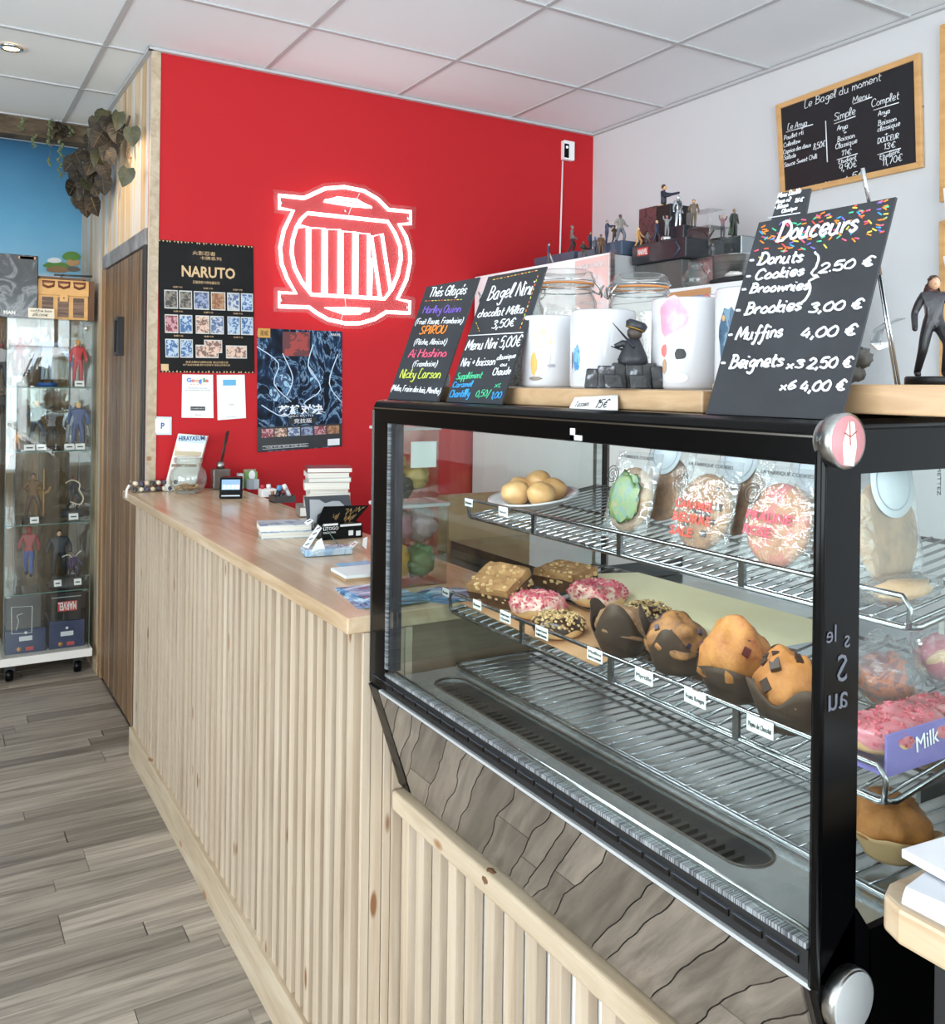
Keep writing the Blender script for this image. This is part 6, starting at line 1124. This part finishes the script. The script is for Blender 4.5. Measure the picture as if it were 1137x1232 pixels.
# clear stand with a blue tray of cards and price cards
P = C_(.90, 2.215); t = thing('sachet_tray', 'pale blue clear wrapped packet in front of the black box', 'packet', P); m3 = Matrix.Rotation(-.12, 3, 'Z'); b = B(); b.obox(P + V((0, 0, .010)), m3 @ V((.062, 0, 0)), m3 @ V((0, .030, 0)), V((0, 0, .009))); b.build('packet', pal([(150, 184, 214), (190, 206, 220), (110, 156, 200)], 'blue_pack', 26, .25), t, bev=.003)
b = B(); b.blob(P + V((.0, 0, .012)), (.070, .036, .014), 3, .2, 5); b.build('wrap', WRAP, t)
for pp, lb, lines in ((((369, 663), (376, 665), (392, 640), (387, 636)), 'slanted white price strip with four figures above the blue packet', 4), (((380, 668), (398, 670), (392, 652), (386, 656)), 'small folded white card standing on the blue packet', 0), (((370, 634), (375, 637), (382, 631), (377, 629)), 'tiny white tag near the corner of the thin books', 1), (((424, 662), (428, 665), (436, 656), (432, 654)), 'small white tag with red figures right of the blue packet', 1), (((441, 660), (446, 664), (447, 649), (442, 651)), 'white tag leaning against the case post', 0)):
    pts = [oy(u, v, 2.19) for u, v in pp]; b = B(); b.prism(pts, (0, .001, 0)); o = tag(b.build('price_strip', PAPER), lb, 'price tag', 'loose price tags on the counter')
    for k in range(lines): c = (pts[0]+pts[1])/2*(1-(k+.5)/lines) + (pts[2]+pts[3])/2*((k+.5)/lines); B().tube([c + V((-.005, -.001, 0)), c + V((.005, -.001, .004))], .0012, 5).build('figure_print', MC((190, 60, 50)) if 'red' in lb else INK, o)
b = B(); b.tube([oy(393, 636, 2.2), oy(413, 661, 2.2)], .001, 5).tube([oy(389, 641, 2.2), oy(380, 662, 2.2)], .001, 5); tag(b.build('clear_stand', GLASSE), 'thin clear stand leaning over the blue packet', 'stand')
tag(B().box(.868, 2.03, CT, .955, 2.085, CT+.0012).build('blue_card', pal([(120, 180, 214), (160, 206, 230)], 'cyan_card', 20, .25)), 'flat pale blue loyalty card on the bare counter', 'card')
t = thing('note_block', 'square block of white notes by the case post', 'notepad', C_(.87, 1.93)); P = C_(.87, 1.93); m3 = Matrix.Rotation(-.05, 3, 'Z'); b = B(); b.obox(P + V((.004, 0, .0105)), m3 @ V((.060, 0, 0)), m3 @ V((0, .050, 0)), V((0, 0, .0035))); b.build('sheets', MC((214, 220, 224), .6), t); b = B(); b.obox(P + V((.004, 0, .0035)), m3 @ V((.060, 0, 0)), m3 @ V((0, .050, 0)), V((0, 0, .0035))); b.build('backing', MC((170, 140, 110)), t)
LEAF = NM('flyer_blue', [(.35, (34, 60, 96)), (.5, (90, 140, 180)), (.62, (190, 214, 228))], (9, 26, 9), .22, dist=1)
for k, (dx, dy, rz, lb) in enumerate(((.0, .0, .10, 'lowest blue flyer of the fan by the case post'), (.006, -.008, .16, 'second blue flyer of the fan by the case post'), (.012, -.016, .24, 'blue flyer second from the top of the fan'), (.020, -.022, .30, 'topmost blue flyer of the fan by the case post'))):
    P = C_(.805+dx, 1.735+dy) + V((0, 0, .0008+.0022*k)); m3 = Matrix.Rotation(rz-.25, 3, 'Z'); b = B(); b.obox(P, m3 @ V((.055, 0, 0)), m3 @ V((0, .095, 0)), V((0, 0, .0008))); tag(b.build('flyer', LEAF), lb, 'flyer', 'blue flyers fanned out on the counter')
for k in range(2):
    P = C_(.93+.03*k, 1.665-.01*k) + V((0, 0, .0015)); m3 = Matrix.Rotation(.5+.25*k, 3, 'Z'); b = B(); b.obox(P + V((0, 0, .003*k)), m3 @ V((.05, 0, 0)), m3 @ V((0, .055, 0)), V((0, 0, .0012))); tag(b.build('magazine', LEAF), ['dark blue magazine seen through the far side glass of the case', 'blue magazine lying partly over the other behind the case glass'][k], 'magazine', 'magazines behind the case glass')
# clear boxes of sweets
SW1 = pal([(120, 90, 96), (226, 178, 96), (150, 100, 110), (190, 150, 130), (120, 110, 90)], 'sweets_a', 16, .4, 'LINEAR')
t = thing('sweets_box', 'large clear box of bagged yellow and mauve sweets behind the case end glass', 'box', C_(.95, 1.83)); x0, x1, y0, y1 = .86, 1.005, 1.765, 1.86; zt = oy(512, 612, y0).z
b = B(); b.box(x0, y0, CT, x0+.003, y1, zt).box(x1-.003, y0, CT, x1, y1, zt).box(x0, y0, CT, x1, y0+.003, zt).box(x0, y1-.003, CT, x1, y1, zt).box(x0, y0, CT, x1, y1, CT+.003); b.build('walls', GLASSC, t); B().box(x0-.004, y0-.004, zt, x1+.004, y1+.004, zt+.008).build('lid', glassy('frosted_lid', (230, 232, 234), .1, .3, haze=.4), t, bev=.002)
for i, (cx, cz_, cc, r) in enumerate((((x0+.035), .05, [(214, 160, 70), (232, 190, 110)], .036), (x1-.045, .045, [(90, 120, 80), (130, 150, 110)], .032), (x0+.045, .125, [(150, 90, 110), (190, 150, 160)], .034), (x1-.045, .125, [(170, 140, 150), (120, 80, 110)], .034))):
    tag(B().blob(((cx), (y0+y1)/2, CT+.005+cz_), (r, .036, r*1.05), i, .5, 5).build('sweet_bag', pal(cc, 'bag_%d' % i, 40)), ['bag of yellow sweets low in the large clear box', 'bag of green sweets low in the large clear box', 'mauve bag in the upper left of the large clear box', 'pale mauve bag in the upper right of the large clear box'][i], 'sweets', 'bags inside the large clear box')
zz = zt+.009; t = thing('sweets_box', 'smaller clear box with a white label stacked on the large one', 'box', V((.92, 1.82, zz))); x1 = .98; zt2 = oy(505, 519, y0).z
b = B(); b.box(x0, y0, zz, x0+.003, y1, zt2).box(x1-.003, y0, zz, x1, y1, zt2).box(x0, y0, zz, x1, y0+.003, zt2).box(x0, y1-.003, zz, x1, y1, zt2).box(x0, y0, zz, x1, y1, zz+.003); b.build('walls', GLASSC, t); B().box(x0-.004, y0-.004, zt2, x1+.004, y1+.004, zt2+.006).build('lid', bpy.data.materials['frosted_lid'], t)
A_, B__ = oy(497, 565, y0-.001), oy(527, 532, y0-.001); B().box(A_.x, y0-.001, A_.z, B__.x, y0, B__.z).build('white_label', PAPER, t)
for i, (cx, cz_, cc, r) in enumerate(((x0+.03, .085, [(206, 150, 90), (190, 110, 100)], .026), (x1-.035, .05, [(206, 170, 110), (220, 190, 130)], .030), (x0+.05, .03, [(50, 54, 62), (150, 150, 150)], .028))): tag(B().blob((cx, (y0+y1)/2, zz+.004+cz_), (r, .034, r*.9), 9+i, .5, 5).build('sweet_bag', pal(cc, 'bagb_%d' % i, 40)), ['orange bag at the top of the smaller clear box', 'tan bag at the right of the smaller clear box', 'dark bag at the bottom of the smaller clear box'][i], 'sweets', 'bags inside the smaller clear box')
# papers on the near worktop
P = V((.80, .33, CT))
for k in range(7):
    m3 = Matrix.Rotation(.02+.022*k, 3, 'Z'); b = B(); z = CT+.0018+.0040*k; b.obox((.838, .332, z), m3 @ V((.105, 0, 0)), m3 @ V((0, .148, 0)), V((0, 0, .0016))); tag(b.build('menu_sheet', MC((206, 208, 214), .5)), ['lowest sheet', 'second lowest sheet', 'third lowest sheet', 'middle sheet', 'third highest sheet', 'second highest sheet', 'highest sheet'][k] + ' of the fanned paper pile on the near worktop', 'paper', 'fanned papers on the near worktop')
m3 = Matrix.Rotation(-.10, 3, 'Z'); b = B(); b.obox((.842, .330, CT+.034), m3 @ V((.110, 0, 0)), m3 @ V((0, .150, 0)), V((0, 0, .004))); tag(b.build('white_folder', NM('pinkish_cover', [(.3, (214, 204, 216)), (.7, (234, 234, 238))], (4, 4, 4), .3), bev=.001), 'thick white menu folder lying on top of the paper pile', 'folder')

# ------------------------------------------------------------------ behind the counter
t = thing('work_table', 'steel work table behind the pastry case', 'table', (1.75, 1.6, 0)); B().box(1.50, .5, .86, 2.28, 2.9, .90).build('tabletop', STEELD, t, bev=.003); B().box(1.56, .55, .0, 2.28, 2.85, .86).build('cupboard', MC((196, 170, 142), .5), t)
for k in range(4): B().box(1.545, .58+.56*k, .10, 1.56, .58+.56*k+.54, .84).build('cupboard_door', MC((206, 180, 152), .5), t, bev=.003)
tag(B().box(1.58, 2.15, .902, 2.1, 2.75, .955).build('induction_hob', M('hob_black', (40, 40, 42), .08, coat=1)), 'black glass hob on the steel work table', 'hob')
tag(B().box(1.62, 1.5, .902, 1.98, 1.95, .930).build('baking_tray', STEEL, bev=.006), 'shallow steel tray on the work table behind the pastries', 'tray')
t = thing('cardboard_box', 'plain cardboard box at the left end of the work table', 'box', (1.75, 2.95, .902)); B().box(1.6, 2.80, .901, 1.95, 2.88, 1.10).build('side', MC((150, 116, 84), .7), t)

# ------------------------------------------------------------------ glass display cabinets on the left
GC = 'glass display cabinets along the far wall'
def cabinet(x0, x1, y0, y1, label, zs=(.43, .775, 1.14, 1.463)):
    t = thing('glass_cabinet', label, 'display cabinet', ((x0+x1)/2, (y0+y1)/2, 0), GC)
    B().box(x0-.015, y0-.015, .085, x1+.015, y1, .125).build('plinth', MC((226, 222, 216), .4), t, bev=.002)
    for (x, y_) in ((x0+.03, y0+.03), (x1-.05, y0+.03), (x0+.03, y1-.05), (x1-.05, y1-.05)):
        wv = B(); wv.box(x-.024, y_-.018, .045, x+.024, y_+.018, .085); wh = wv.build('castor', BLACKM, t); B().lathe([(0, -.017), (.030, -.017), (.034, -.010), (.034, .010), (.030, .017), (0, .017)], (x, y_, .0345), 20, (1, 0, .0)).build('wheel', BLACK, wh); B().lathe([(0, -.019), (.010, -.019), (.010, .019), (0, .019)], (x, y_, .0345), 12, (1, 0, 0)).build('axle', CHROME, wh)
    for nm, bb in (('front_pane', (x0, y0, .125, x1, y0+.004, 1.80)), ('side_pane', (x0, y0+.004, .125, x0+.004, y1, 1.80)), ('side_pane', (x1-.004, y0+.004, .125, x1, y1, 1.80)), ('top_pane', (x0, y0, 1.800, x1, y1, 1.806))): B().box(*bb).build(nm, GLASSC, t)
    for z in zs: 
        s_ = B().box(x0+.006, y0+.008, z-.005, x1-.006, y1-.006, z).build('glass_shelf', GLASSC, t); B().box(x0+.006, y0+.007, z-.005, x1-.006, y0+.0078, z).build('shelf_edge', GLASSE, s_)
        for x in (x0+.01, x1-.03): B().box(x, y0+.01, z-.012, x+.02, y0+.025, z-.0055).build('clip', CHROME, s_)
    for x in (x0, x1): B().box(x-.001, y0-.001, .125, x+.0015, y0+.001, 1.80).build('edge_line', GLASSE, t)
    B().lathe([(0, 0), (.014, 0), (.014, .012), (0, .012)], (x1-.03, y0-.012, 1.765), 16, (0, 1, 0)).build('lock', CHROME, t); B().box(x0, y1-.006, .125, x1, y1, 1.80).build('back_pane', GLASSC, t)
    return t
GX0, GX1, GY0, GY1 = .342, .735, 5.0, 5.40
cabinet(GX0, GX1, GY0, GY1, 'tall glass display cabinet on white wheeled plinth beside the brown door'); cabinet(-.10, .300, GY0, GY1, 'glass display cabinet mostly cut off by the left picture edge', (.43, .775, 1.305, 1.463))
GF = 'figurines inside the glass cabinet'
def cf(u, z, y, h, rz, pose, cols, label, **k): P = oy(u, 500, y); P.z = z; return figure(label, P, h, rz, pose, figmat(*cols), GF, **k)
cf(24, 1.465, 5.10, .20, 0, 'armsup', ((120, 40, 44), (140, 50, 50), (190, 80, 70), (120, 40, 44)), 'small red winged figurine, top shelf left', base=(.035, .05, WHITE))
cf(94, 1.465, 5.10, .225, -.2, 'stand', ((180, 44, 52), (196, 52, 60), (220, 160, 100), (224, 170, 90)), 'red suited figurine with yellow hair, top shelf right', base=(.025, .02, BLACKM))
cf(57, 1.465, 5.15, .25, 0, 'armsup', ((130, 150, 170), (150, 166, 186), (200, 206, 214), (170, 180, 196)), 'pale blue armoured figurine in the middle of the top shelf', base=(.05, .02, MC((40, 90, 160))))
b = B(); b.tube([oy(36+u, v, 5.17) for u, v in ((0, 462), (6, 440), (18, 426), (34, 428), (48, 444), (54, 462))], [.004, .012, .008, .008, .014, .004], 8); tag(b.build('arched_ornament', MC((110, 136, 168), .3)), 'blue arched wing ornament around the middle figurine', 'ornament')
cf(45, 1.142, 5.12, .22, .3, 'wide', ((40, 44, 60), (50, 54, 74), (216, 160, 100), (230, 180, 90)), 'dark blue clad figurine leaning, second shelf left', base=(.05, .03, MC((60, 84, 60))))
cf(63, 1.142, 5.24, .21, .3, 'point', ((40, 40, 44), (170, 170, 172), (120, 96, 84), (60, 50, 46)), 'figurine in white and black holding a pale blade, second shelf middle', base=(.045, .008), prop=((.10, -.20, .6), (.55, -.3, .10), .003, CHROME))
cf(95, 1.142, 5.08, .225, 0, 'stand', ((44, 64, 110), (52, 74, 124), (224, 180, 130), (236, 200, 120)), 'figurine in blue overalls with spiky blond hair, second shelf right', bulk=1.25, base=(.035, .02, WHITE))
cf(86, 1.142, 5.16, .20, 0, 'stand', ((130, 140, 150), (160, 170, 180), (90, 120, 150), (80, 110, 150)), 'pale grey figurine behind the one in overalls', base=(.03, .02, WHITE))
cf(22, 1.142, 5.10, .10, 0, 'crouch', ((200, 130, 60), (210, 150, 80), (224, 180, 130), (60, 44, 40)), 'crouching orange figurine, second shelf far left')
cf(42, .777, 5.12, .225, .2, 'wide', ((70, 50, 44), (110, 80, 50), (150, 110, 80), (50, 40, 40)), 'bronze armoured figurine with a tall staff, third shelf left', base=(.05, .02), prop=((.2, -.1, 1.1), (.2, -.1, .05), .004, MC((170, 130, 70))))
cf(50, .777, 5.16, .18, -.5, 'armsup', ((150, 110, 60), (170, 130, 70), (180, 140, 90), (120, 90, 60)), 'golden figurine beside the staff bearer, third shelf', bulk=1.2)
t = cf(91, .790, 5.12, .175, .8, 'crouch', ((36, 38, 46), (46, 48, 56), (120, 60, 50), (80, 50, 44)), 'dark leaping figurine with white cord loops, third shelf right', base=(.06, .035, MC((60, 62, 66))))
b = B(); b.tube(crom([tuple(oy(u, v, 5.10)) for u, v in ((82, 594), (90, 590), (99, 594), (99, 602), (104, 611), (100, 619), (88, 616))], 4), .003, 6); b.build('white_cord', MC((220, 206, 180)), t)
t = cf(38, .50, 5.12, .255, -.3, 'walk', ((52, 84, 150), (150, 60, 66), (160, 50, 56), (140, 44, 50)), 'slim red and blue figurine hanging at the left of the fourth shelf')
t = cf(74, .485, 5.18, .23, 0, 'stand', ((40, 42, 48), (60, 62, 70), (216, 176, 144), (36, 34, 36)), 'broad dark clad figurine with black hair, fourth shelf', bulk=1.45)
t = cf(92, .485, 5.06, .12, .4, 'crouch', ((56, 50, 76), (74, 60, 96), (140, 120, 130), (120, 110, 120)), 'small purple crouching figurine with white ribbons, fourth shelf', bulk=1.3)
b = B(); b.tube(crom([tuple(oy(u, v, 5.07)) for u, v in ((80, 683), (88, 680), (94, 684), (99, 678), (103, 675))], 4), .003, 6); b.build('white_cord', MC((214, 206, 196)), t)
P = oy(84, 500, 5.12); tag(B().lathe([(0, .432), (.085, .432), (.085, .45), (.07, .478), (0, .482)], (P.x, 5.12, 0), 24).build('diorama_base', MC((70, 70, 70), .5)), 'grey round display base on the fourth shelf', 'display base')
for i, (u, z, y_, w_, lb) in enumerate(((37, 1.143, 5.03, .05, 'left price card on the second shelf'), (51, 1.143, 5.03, .045, 'middle price card on the second shelf'), (85, 1.143, 5.03, .045, 'price card under the pale grey figurine'), (98, 1.143, 5.03, .045, 'price card under the figurine in overalls'), (96, 1.466, 5.03, .045, 'price card under the red suited figurine'), (44, .778, 5.03, .04, 'price card under the staff bearer'), (91, .785, 5.03, .045, 'tall price card on the third shelf right'), (73, .452, 5.02, .035, 'left price card on the fourth shelf'), (97, .450, 5.02, .035, 'right price card on the fourth shelf'))):
    P = oy(u, 500, y_); o = B().obox((P.x, y_, z+.016), (w_/2, 0, 0), (0, .006, .015), (0, .0006, 0)).build('price_card', PAPER); tag(o, lb + ' in the glass cabinet', 'price card', 'price cards in the glass cabinet'); B().obox((P.x, y_-.001, z+.015), (w_*.3, 0, 0), (0, .001, .003), (0, .0003, 0)).build('printed_line', INK, o)
NAVY = M('navy_carton', (44, 56, 90), .35)
for i, (u0, u1, z0, z1, m_, lb) in enumerate(((13, 62, .126, .245, NAVY, 'left navy carton on the bottom of the glass cabinet'), (66, 108, .126, .265, NAVY, 'right navy carton on the bottom of the glass cabinet'), (14, 56, .247, .415, NM('dark_pack', [(.3, (60, 60, 60)), (.7, (84, 82, 80))], (5, 5, 5), .4), 'dark carton with a white line drawing on the left navy one'), (68, 104, .267, .41, BLACKM, 'black carton with an upside down red label on the right navy one'))):
    a, c_ = oy(u0, 700, 5.06), oy(u1, 700, 5.06); o = B().box(a.x, 5.05, z0, c_.x, 5.30, z1).build('carton', m_, bev=.002); tag(o, lb, 'box', 'cartons in the glass cabinet')
    if i < 2:
        cx = (a.x+c_.x)/2; B().box(cx-.03, 5.0485, z0+.062, cx+.03, 5.0495, z0+.085).build('white_label', MC((214, 214, 216)), o); B().lathe([(0, 0), (.007, 0), (.007, .001), (0, .001)], (cx, 5.0485, z0+.102), 14, (0, 1, 0)).build('dot', PAPER, o); B().box(cx+.0, 5.0485, z0+.012, cx+.035, 5.0495, z0+.030).build('red_label', MC((190, 70, 66)), o); B().lathe([(0, 0), (.011, 0), (.011, .001), (0, .001)], (cx-.03, 5.0485, z0+.022), 14, (0, 1, 0)).build('badge', MC((190, 130, 60)), o)
    if i == 2:
        b = B(); q = lambda u, v: oy(u, v, 5.048); b.tube([q(21, 745), q(46, 743), q(46, 775), q(22, 777)], .0025, 6, closed=True).tube(crom([tuple(q(u, v)) for u, v in ((27, 773), (30, 762), (28, 755), (35, 752))]), .0018, 5); b.build('line_drawing', MC((206, 206, 208)), o)
    if i == 3: B().box(a.x+.03, 5.0485, .315, c_.x-.02, 5.0495, .365).build('red_label', MC((196, 66, 60)), o); ptext('MARVEL', (c_.x-.023, 5.0475, .360), -X_, -Z_, .056, MC((240, 236, 234)), o, wd=(c_.x-a.x-.056), bold=.001, name='brand_lettering'); B().box(a.x, 5.048, .386, c_.x, 5.0495, .389).build('white_line', MC((190, 190, 190)), o)
# blue box in the cut off cabinet
a, c_ = oy(-40, 560, 5.05), oy(7, 560, 5.05); zt, zb_ = oy(3, 532, 5.05).z, oy(3, 628, 5.05).z
tag(B().box(a.x, 4.955, .777, c_.x-.0, 4.985, zt).build('blue_box', pal([(96, 150, 206), (140, 180, 220), (80, 130, 190)], 'blue_box', 8, .4, 'LINEAR')), 'pale blue box cut off by the left picture edge', 'box') if False else None
o = tag(B().box(.10, 5.03, zb_ if zb_ > .777 else .777, .29, 5.12, zt).build('blue_box', pal([(96, 150, 206), (140, 180, 220), (80, 130, 190)], 'blue_box', 8, .4, 'LINEAR')), 'pale blue box cut off by the left picture edge', 'box')
cf(2, 1.465, 5.10, .22, 0, 'armsup', ((60, 56, 60), (150, 150, 156), (120, 60, 60), (90, 90, 96)), 'silver winged figurine in the cut off cabinet, left picture edge')
cf(3, 1.307, 5.20, .13, 0, 'stand', ((60, 56, 60), (70, 64, 60), (150, 120, 100), (40, 36, 36)), 'dark figurine above the blue box, left picture edge')
# on top of the cabinets
zt = 1.808; a, c_ = oy(-12, 360, 5.05), oy(43, 360, 5.05)
o = B().box(a.x, 5.05, zt, c_.x, 5.13, zt+.315).build('figure_box', NM('grey_print', [(.35, (16, 17, 20)), (.5, (44, 46, 50)), (.60, (120, 122, 128)), (.66, (40, 42, 46)), (.8, (14, 15, 18))], (9, 9, 7), .3, dist=1.6, coat=.3), bev=.004); tag(o, 'tall dark window box with silver grey picture on the glass cabinet', 'box')
ptext('MAN', (oy(2, 388, 5.048).x, 5.048, zt+.016), X_, Z_, .024, MC((232, 232, 232)), o, wd=.052, bold=.001, name='title')
for x in (a.x+.12, c_.x-.09): B().box(x, 5.0485, zt+.295, x+.07, 5.0495, zt+.308).build('hanger_slot', MC((200, 150, 110)), o)
t = thing('wooden_chest', 'pale wooden chest with dark barred windows on the glass cabinet', 'chest', (.60, 5.12, zt)); WD = NM('pale_chest_wood', [(.3, (206, 158, 96)), (.7, (224, 178, 116))], (6, 6, 20), .5); x0, x1 = .482, .722
B().box(x0, 5.08, zt, x1, 5.26, zt+.205).build('body', WD, t, bev=.003); B().box(x1, 5.08, zt, x1+.03, 5.26, zt+.205).build('dark_end', MC((96, 64, 40)), t); B().box(x0-.002, 5.074, zt+.125, x1+.002, 5.08, zt+.205).build('lid_board', WD, t, bev=.002)
for k in range(3):
    xa = x0+.022+.073*k; B().box(xa, 5.0765, zt+.015, xa+.052, 5.0795, zt+.115).build('barred_window', NM('bars', [(.45, (90, 70, 60)), (.55, (130, 104, 90))], (4, 4, 90), .5), t); b = B(); b.tube([(xa, 5.072, zt+.192), (xa+.005, 5.072, zt+.172), (xa+.026, 5.072, zt+.164), (xa+.05, 5.072, zt+.172), (xa+.055, 5.072, zt+.192)], .007, 6, closed=True); b.build('arched_hole', MC((110, 60, 40)), t)
B().box(.585, 5.070, zt+.093, .625, 5.0755, zt+.135).build('latch', WD, t, bev=.006); B().lathe([(0, 0), (.004, 0)], (.605, 5.0695, zt+.112), 10, (0, -1, 0)).build('keyhole', INK, t)
tag(B().box(.50, 5.12, zt+.207, .70, 5.24, zt+.217).box(.47, 5.14, zt+.217, .72, 5.22, zt+.225).build('dark_board', MC((120, 90, 64), .5)), 'thin brown board laid on the wooden chest', 'board')
tag(B().tube([(.56, 5.10, zt+.231), (.745, 5.11, zt+.236)], .005, 8).tube([(.60, 5.07, zt+.231), (.60, 5.15, zt+.231)], .004, 8).build('toy_sword', MC((60, 60, 62), .4)), 'small dark toy sword lying on top of the chest', 'ornament')
t = thing('price_card', 'cream folded price card with handwriting in front of the chest', 'card', (.497, 5.03, zt)); B().obox((.497, 5.035, zt+.026), (.060, 0, 0), (0, .008, .025), (0, .0006, 0)).build('card', MC((226, 220, 206)), t); pc = Plane((.44, 5.026, zt), X_, V((0, .3, 1)), .001)
hand('coffre bois', (.448, 5.029, zt+.034), X_, Z_, .095, .010, .0009, INK, t); hand('25,00€', (.455, 5.027, zt+.012), X_, Z_, .070, .010, .0009, INK, t)

# ------------------------------------------------------------------ hanging foliage
LEAFM = NM('bronze_leaf', [(.3, (24, 20, 17)), (.5, (46, 38, 30)), (.66, (72, 60, 44)), (.8, (104, 88, 62))], (40, 40, 40), .65, rnd=.25)
VEIN = M('leaf_vein', (128, 110, 76), .6); LEAFG = NM('green_bronze_leaf', [(.3, (46, 54, 36)), (.6, (78, 76, 50)), (.8, (112, 100, 68))], (30, 30, 30), .45)
lp = [(0, 0), (.30, .12), (.48, -.10), (.50, -.38), (.36, -.70), (.15, -.95), (0, -1.1), (-.15, -.95), (-.36, -.70), (-.50, -.38), (-.48, -.10), (-.30, .12)]
def leafmesh(sz, mt, nm):
    b = B(); vs = [(0, 0, -.45*sz)] + [(x*sz, .10*sz*abs(x)*2 + .04*sz*math.sin(y*6), y*sz) for x, y in lp]; b.mat(0).add(vs, [(0, 1+i, 1+(i+1) % 12) for i in range(12)], True)
    b.mat(1).tube([(0, -.012*sz, 0), (0, -.012*sz, -1.0*sz)], .012*sz, 4)
    for s_ in (1, -1):
        for z in (-.2, -.45): b.tube([(0, -.010*sz, z*sz), (s_*.36*sz, .05*sz, (z-.12)*sz)], .008*sz, 4)
    return b.data(nm, [mt, VEIN], (0, 0, 0))
LMs = [leafmesh(s_, m_, 'leaf') for s_, m_ in ((.068, LEAFM), (.086, LEAFM), (.074, LEAFG))]
vine = thing('bronze_ivy', 'bronze green leaf garland hanging at the corner above the brown door', 'garland', (.70, 4.6, 2.7))
path = [(158, 152, 3.98), (148, 165, 4.05), (138, 170, 4.2), (128, 180, 4.35), (120, 195, 4.5), (112, 205, 4.62), (104, 218, 4.75), (98, 235, 4.9), (104, 255, 4.8)]
def pv(u, v, y): P = oy(u, v, y); P.x = min(P.x, XD-.06); return P
B().tube([pv(*p) for p in path], .005, 6).build('stem', MC((70, 54, 40)), vine)
spots = [(150, 152), (142, 158), (134, 164), (148, 166), (126, 160), (130, 175), (120, 172), (138, 182), (112, 186), (122, 190), (105, 195), (113, 200), (128, 200), (100, 208), (108, 215), (116, 208), (135, 198), (95, 222), (103, 230), (92, 238), (110, 222), (98, 250), (106, 262), (112, 255), (88, 250), (118, 228), (124, 215), (142, 175), (116, 182), (96, 200), (136, 150), (106, 240), (130, 186), (120, 198), (110, 212), (104, 222), (140, 168), (146, 160), (124, 166), (132, 158), (118, 176), (100, 232), (95, 244), (112, 236), (127, 192), (138, 190)]
for i, (u, v) in enumerate(spots):
    yy = 4.0 + (158-u)*.0145 + R.uniform(-.05, .05); o = inst('leaf', LMs[i % 2 if i % 6 else 2], pv(u, v-4, yy) + V((-R.uniform(0, .06), 0, 0)), vine, (R.uniform(-.5, .5), R.uniform(-.7, .7), R.uniform(-.9, .5)))
b = B(); b.tube(crom([tuple(pv(*p)) for p in ((152, 178, 3.95), (148, 195, 3.95), (152, 203, 3.93), (150, 210, 3.92), (154, 218, 3.9))], 4), .0016, 5).tube(crom([tuple(pv(*p)) for p in ((150, 185, 3.95), (145, 196, 3.95), (150, 202, 3.93), (156, 200, 3.92))], 4), .0014, 5); b.build('tendril', MC((130, 90, 60)), vine)
inst('leaf', LMs[2], pv(155, 214, 3.90) + V((-.02, 0, 0)), vine, (0, .25, -.6)); inst('leaf', LMs[2], pv(150, 164, 3.93), vine, (0, -.1, -.5))
LG = M('pale_green_leaf', (112, 124, 84), .5)
sm = B().blob((0, 0, 0), (.008, .003, .006), 1, 0, nu=8, nv=6).data('leaflet', LG, (0, 0, 0))
for i, (u, v0, v1, lb) in enumerate(((18, 157, 172, 'short pale trailing plant, leftmost on the bark beam'), (33, 176, 193, 'thin pale strand hanging below the bark beam'), (52, 157, 190, 'longest green trailing plant in the middle of the beam'), (53, 200, 210, 'small pale tuft dangling on a thread before the blue wall'), (66, 182, 228, 'long thin strand hanging over the blue wall'), (78, 165, 178, 'small yellow green sprig at the right of the bark beam'))):
    t = thing('trailing_plant', lb, 'plant', oy(u, v0, 5.16), 'trailing plants on the bark beam'); pts = [oy(u + 2*math.sin(k*.9+i), v0+(v1-v0)*k/6, 5.16) for k in range(7)]
    if i == 3: pts = [oy(52, 188, 5.17)] + pts
    B().tube(pts, .0015, 5).build('stem', MC((110, 110, 84)), t)
    for k in range(int((v1-v0)/1.6)):
        P = oy(u + 2*math.sin(k*.9+i) + R.uniform(-1.6, 1.6), v0 + 1.6*k + (4 if i == 3 else 0), 5.155+R.uniform(-.01, .01)); inst('leaflet', sm, P, t, (R.uniform(-1, 1), R.uniform(-1, 1), R.uniform(-1, 1)))
t = thing('dark_plant', 'dark bushy plant tucked at the right end of the bark beam', 'plant', oy(66, 170, 5.17), 'trailing plants on the bark beam'); B().tube([oy(60, 162, 5.17), oy(70, 178, 5.17)], .003, 5).build('stem', MC((50, 44, 36)), t)
for k in range(16): inst('leaf', LMs[0], oy(66+R.uniform(-8, 8), 164+R.uniform(-4, 10), 5.165), t, (R.uniform(-1, 1), R.uniform(-1, 1), R.uniform(-1, 1))).scale = (.45, .45, .45)

# ------------------------------------------------------------------ fit printed words to their widths
bpy.context.view_layer.update()
for o, wd in FIT:
    if o.dimensions.x > 1e-6: o.scale.x = wd/(o.dimensions.x)

bpy.context.view_layer.update(); dg = bpy.context.evaluated_depsgraph_get()
for o in [q for q in C.objects if q.type in ('FONT', 'CURVE')]:
    me = bpy.data.meshes.new_from_object(o.evaluated_get(dg)); n_ = bpy.data.objects.new('lettering', me); n_.name = o.name.split('.')[0]; C.objects.link(n_)
    n_.parent = o.parent; n_.location, n_.rotation_euler, n_.scale = o.location, o.rotation_euler, o.scale; bpy.data.objects.remove(o)
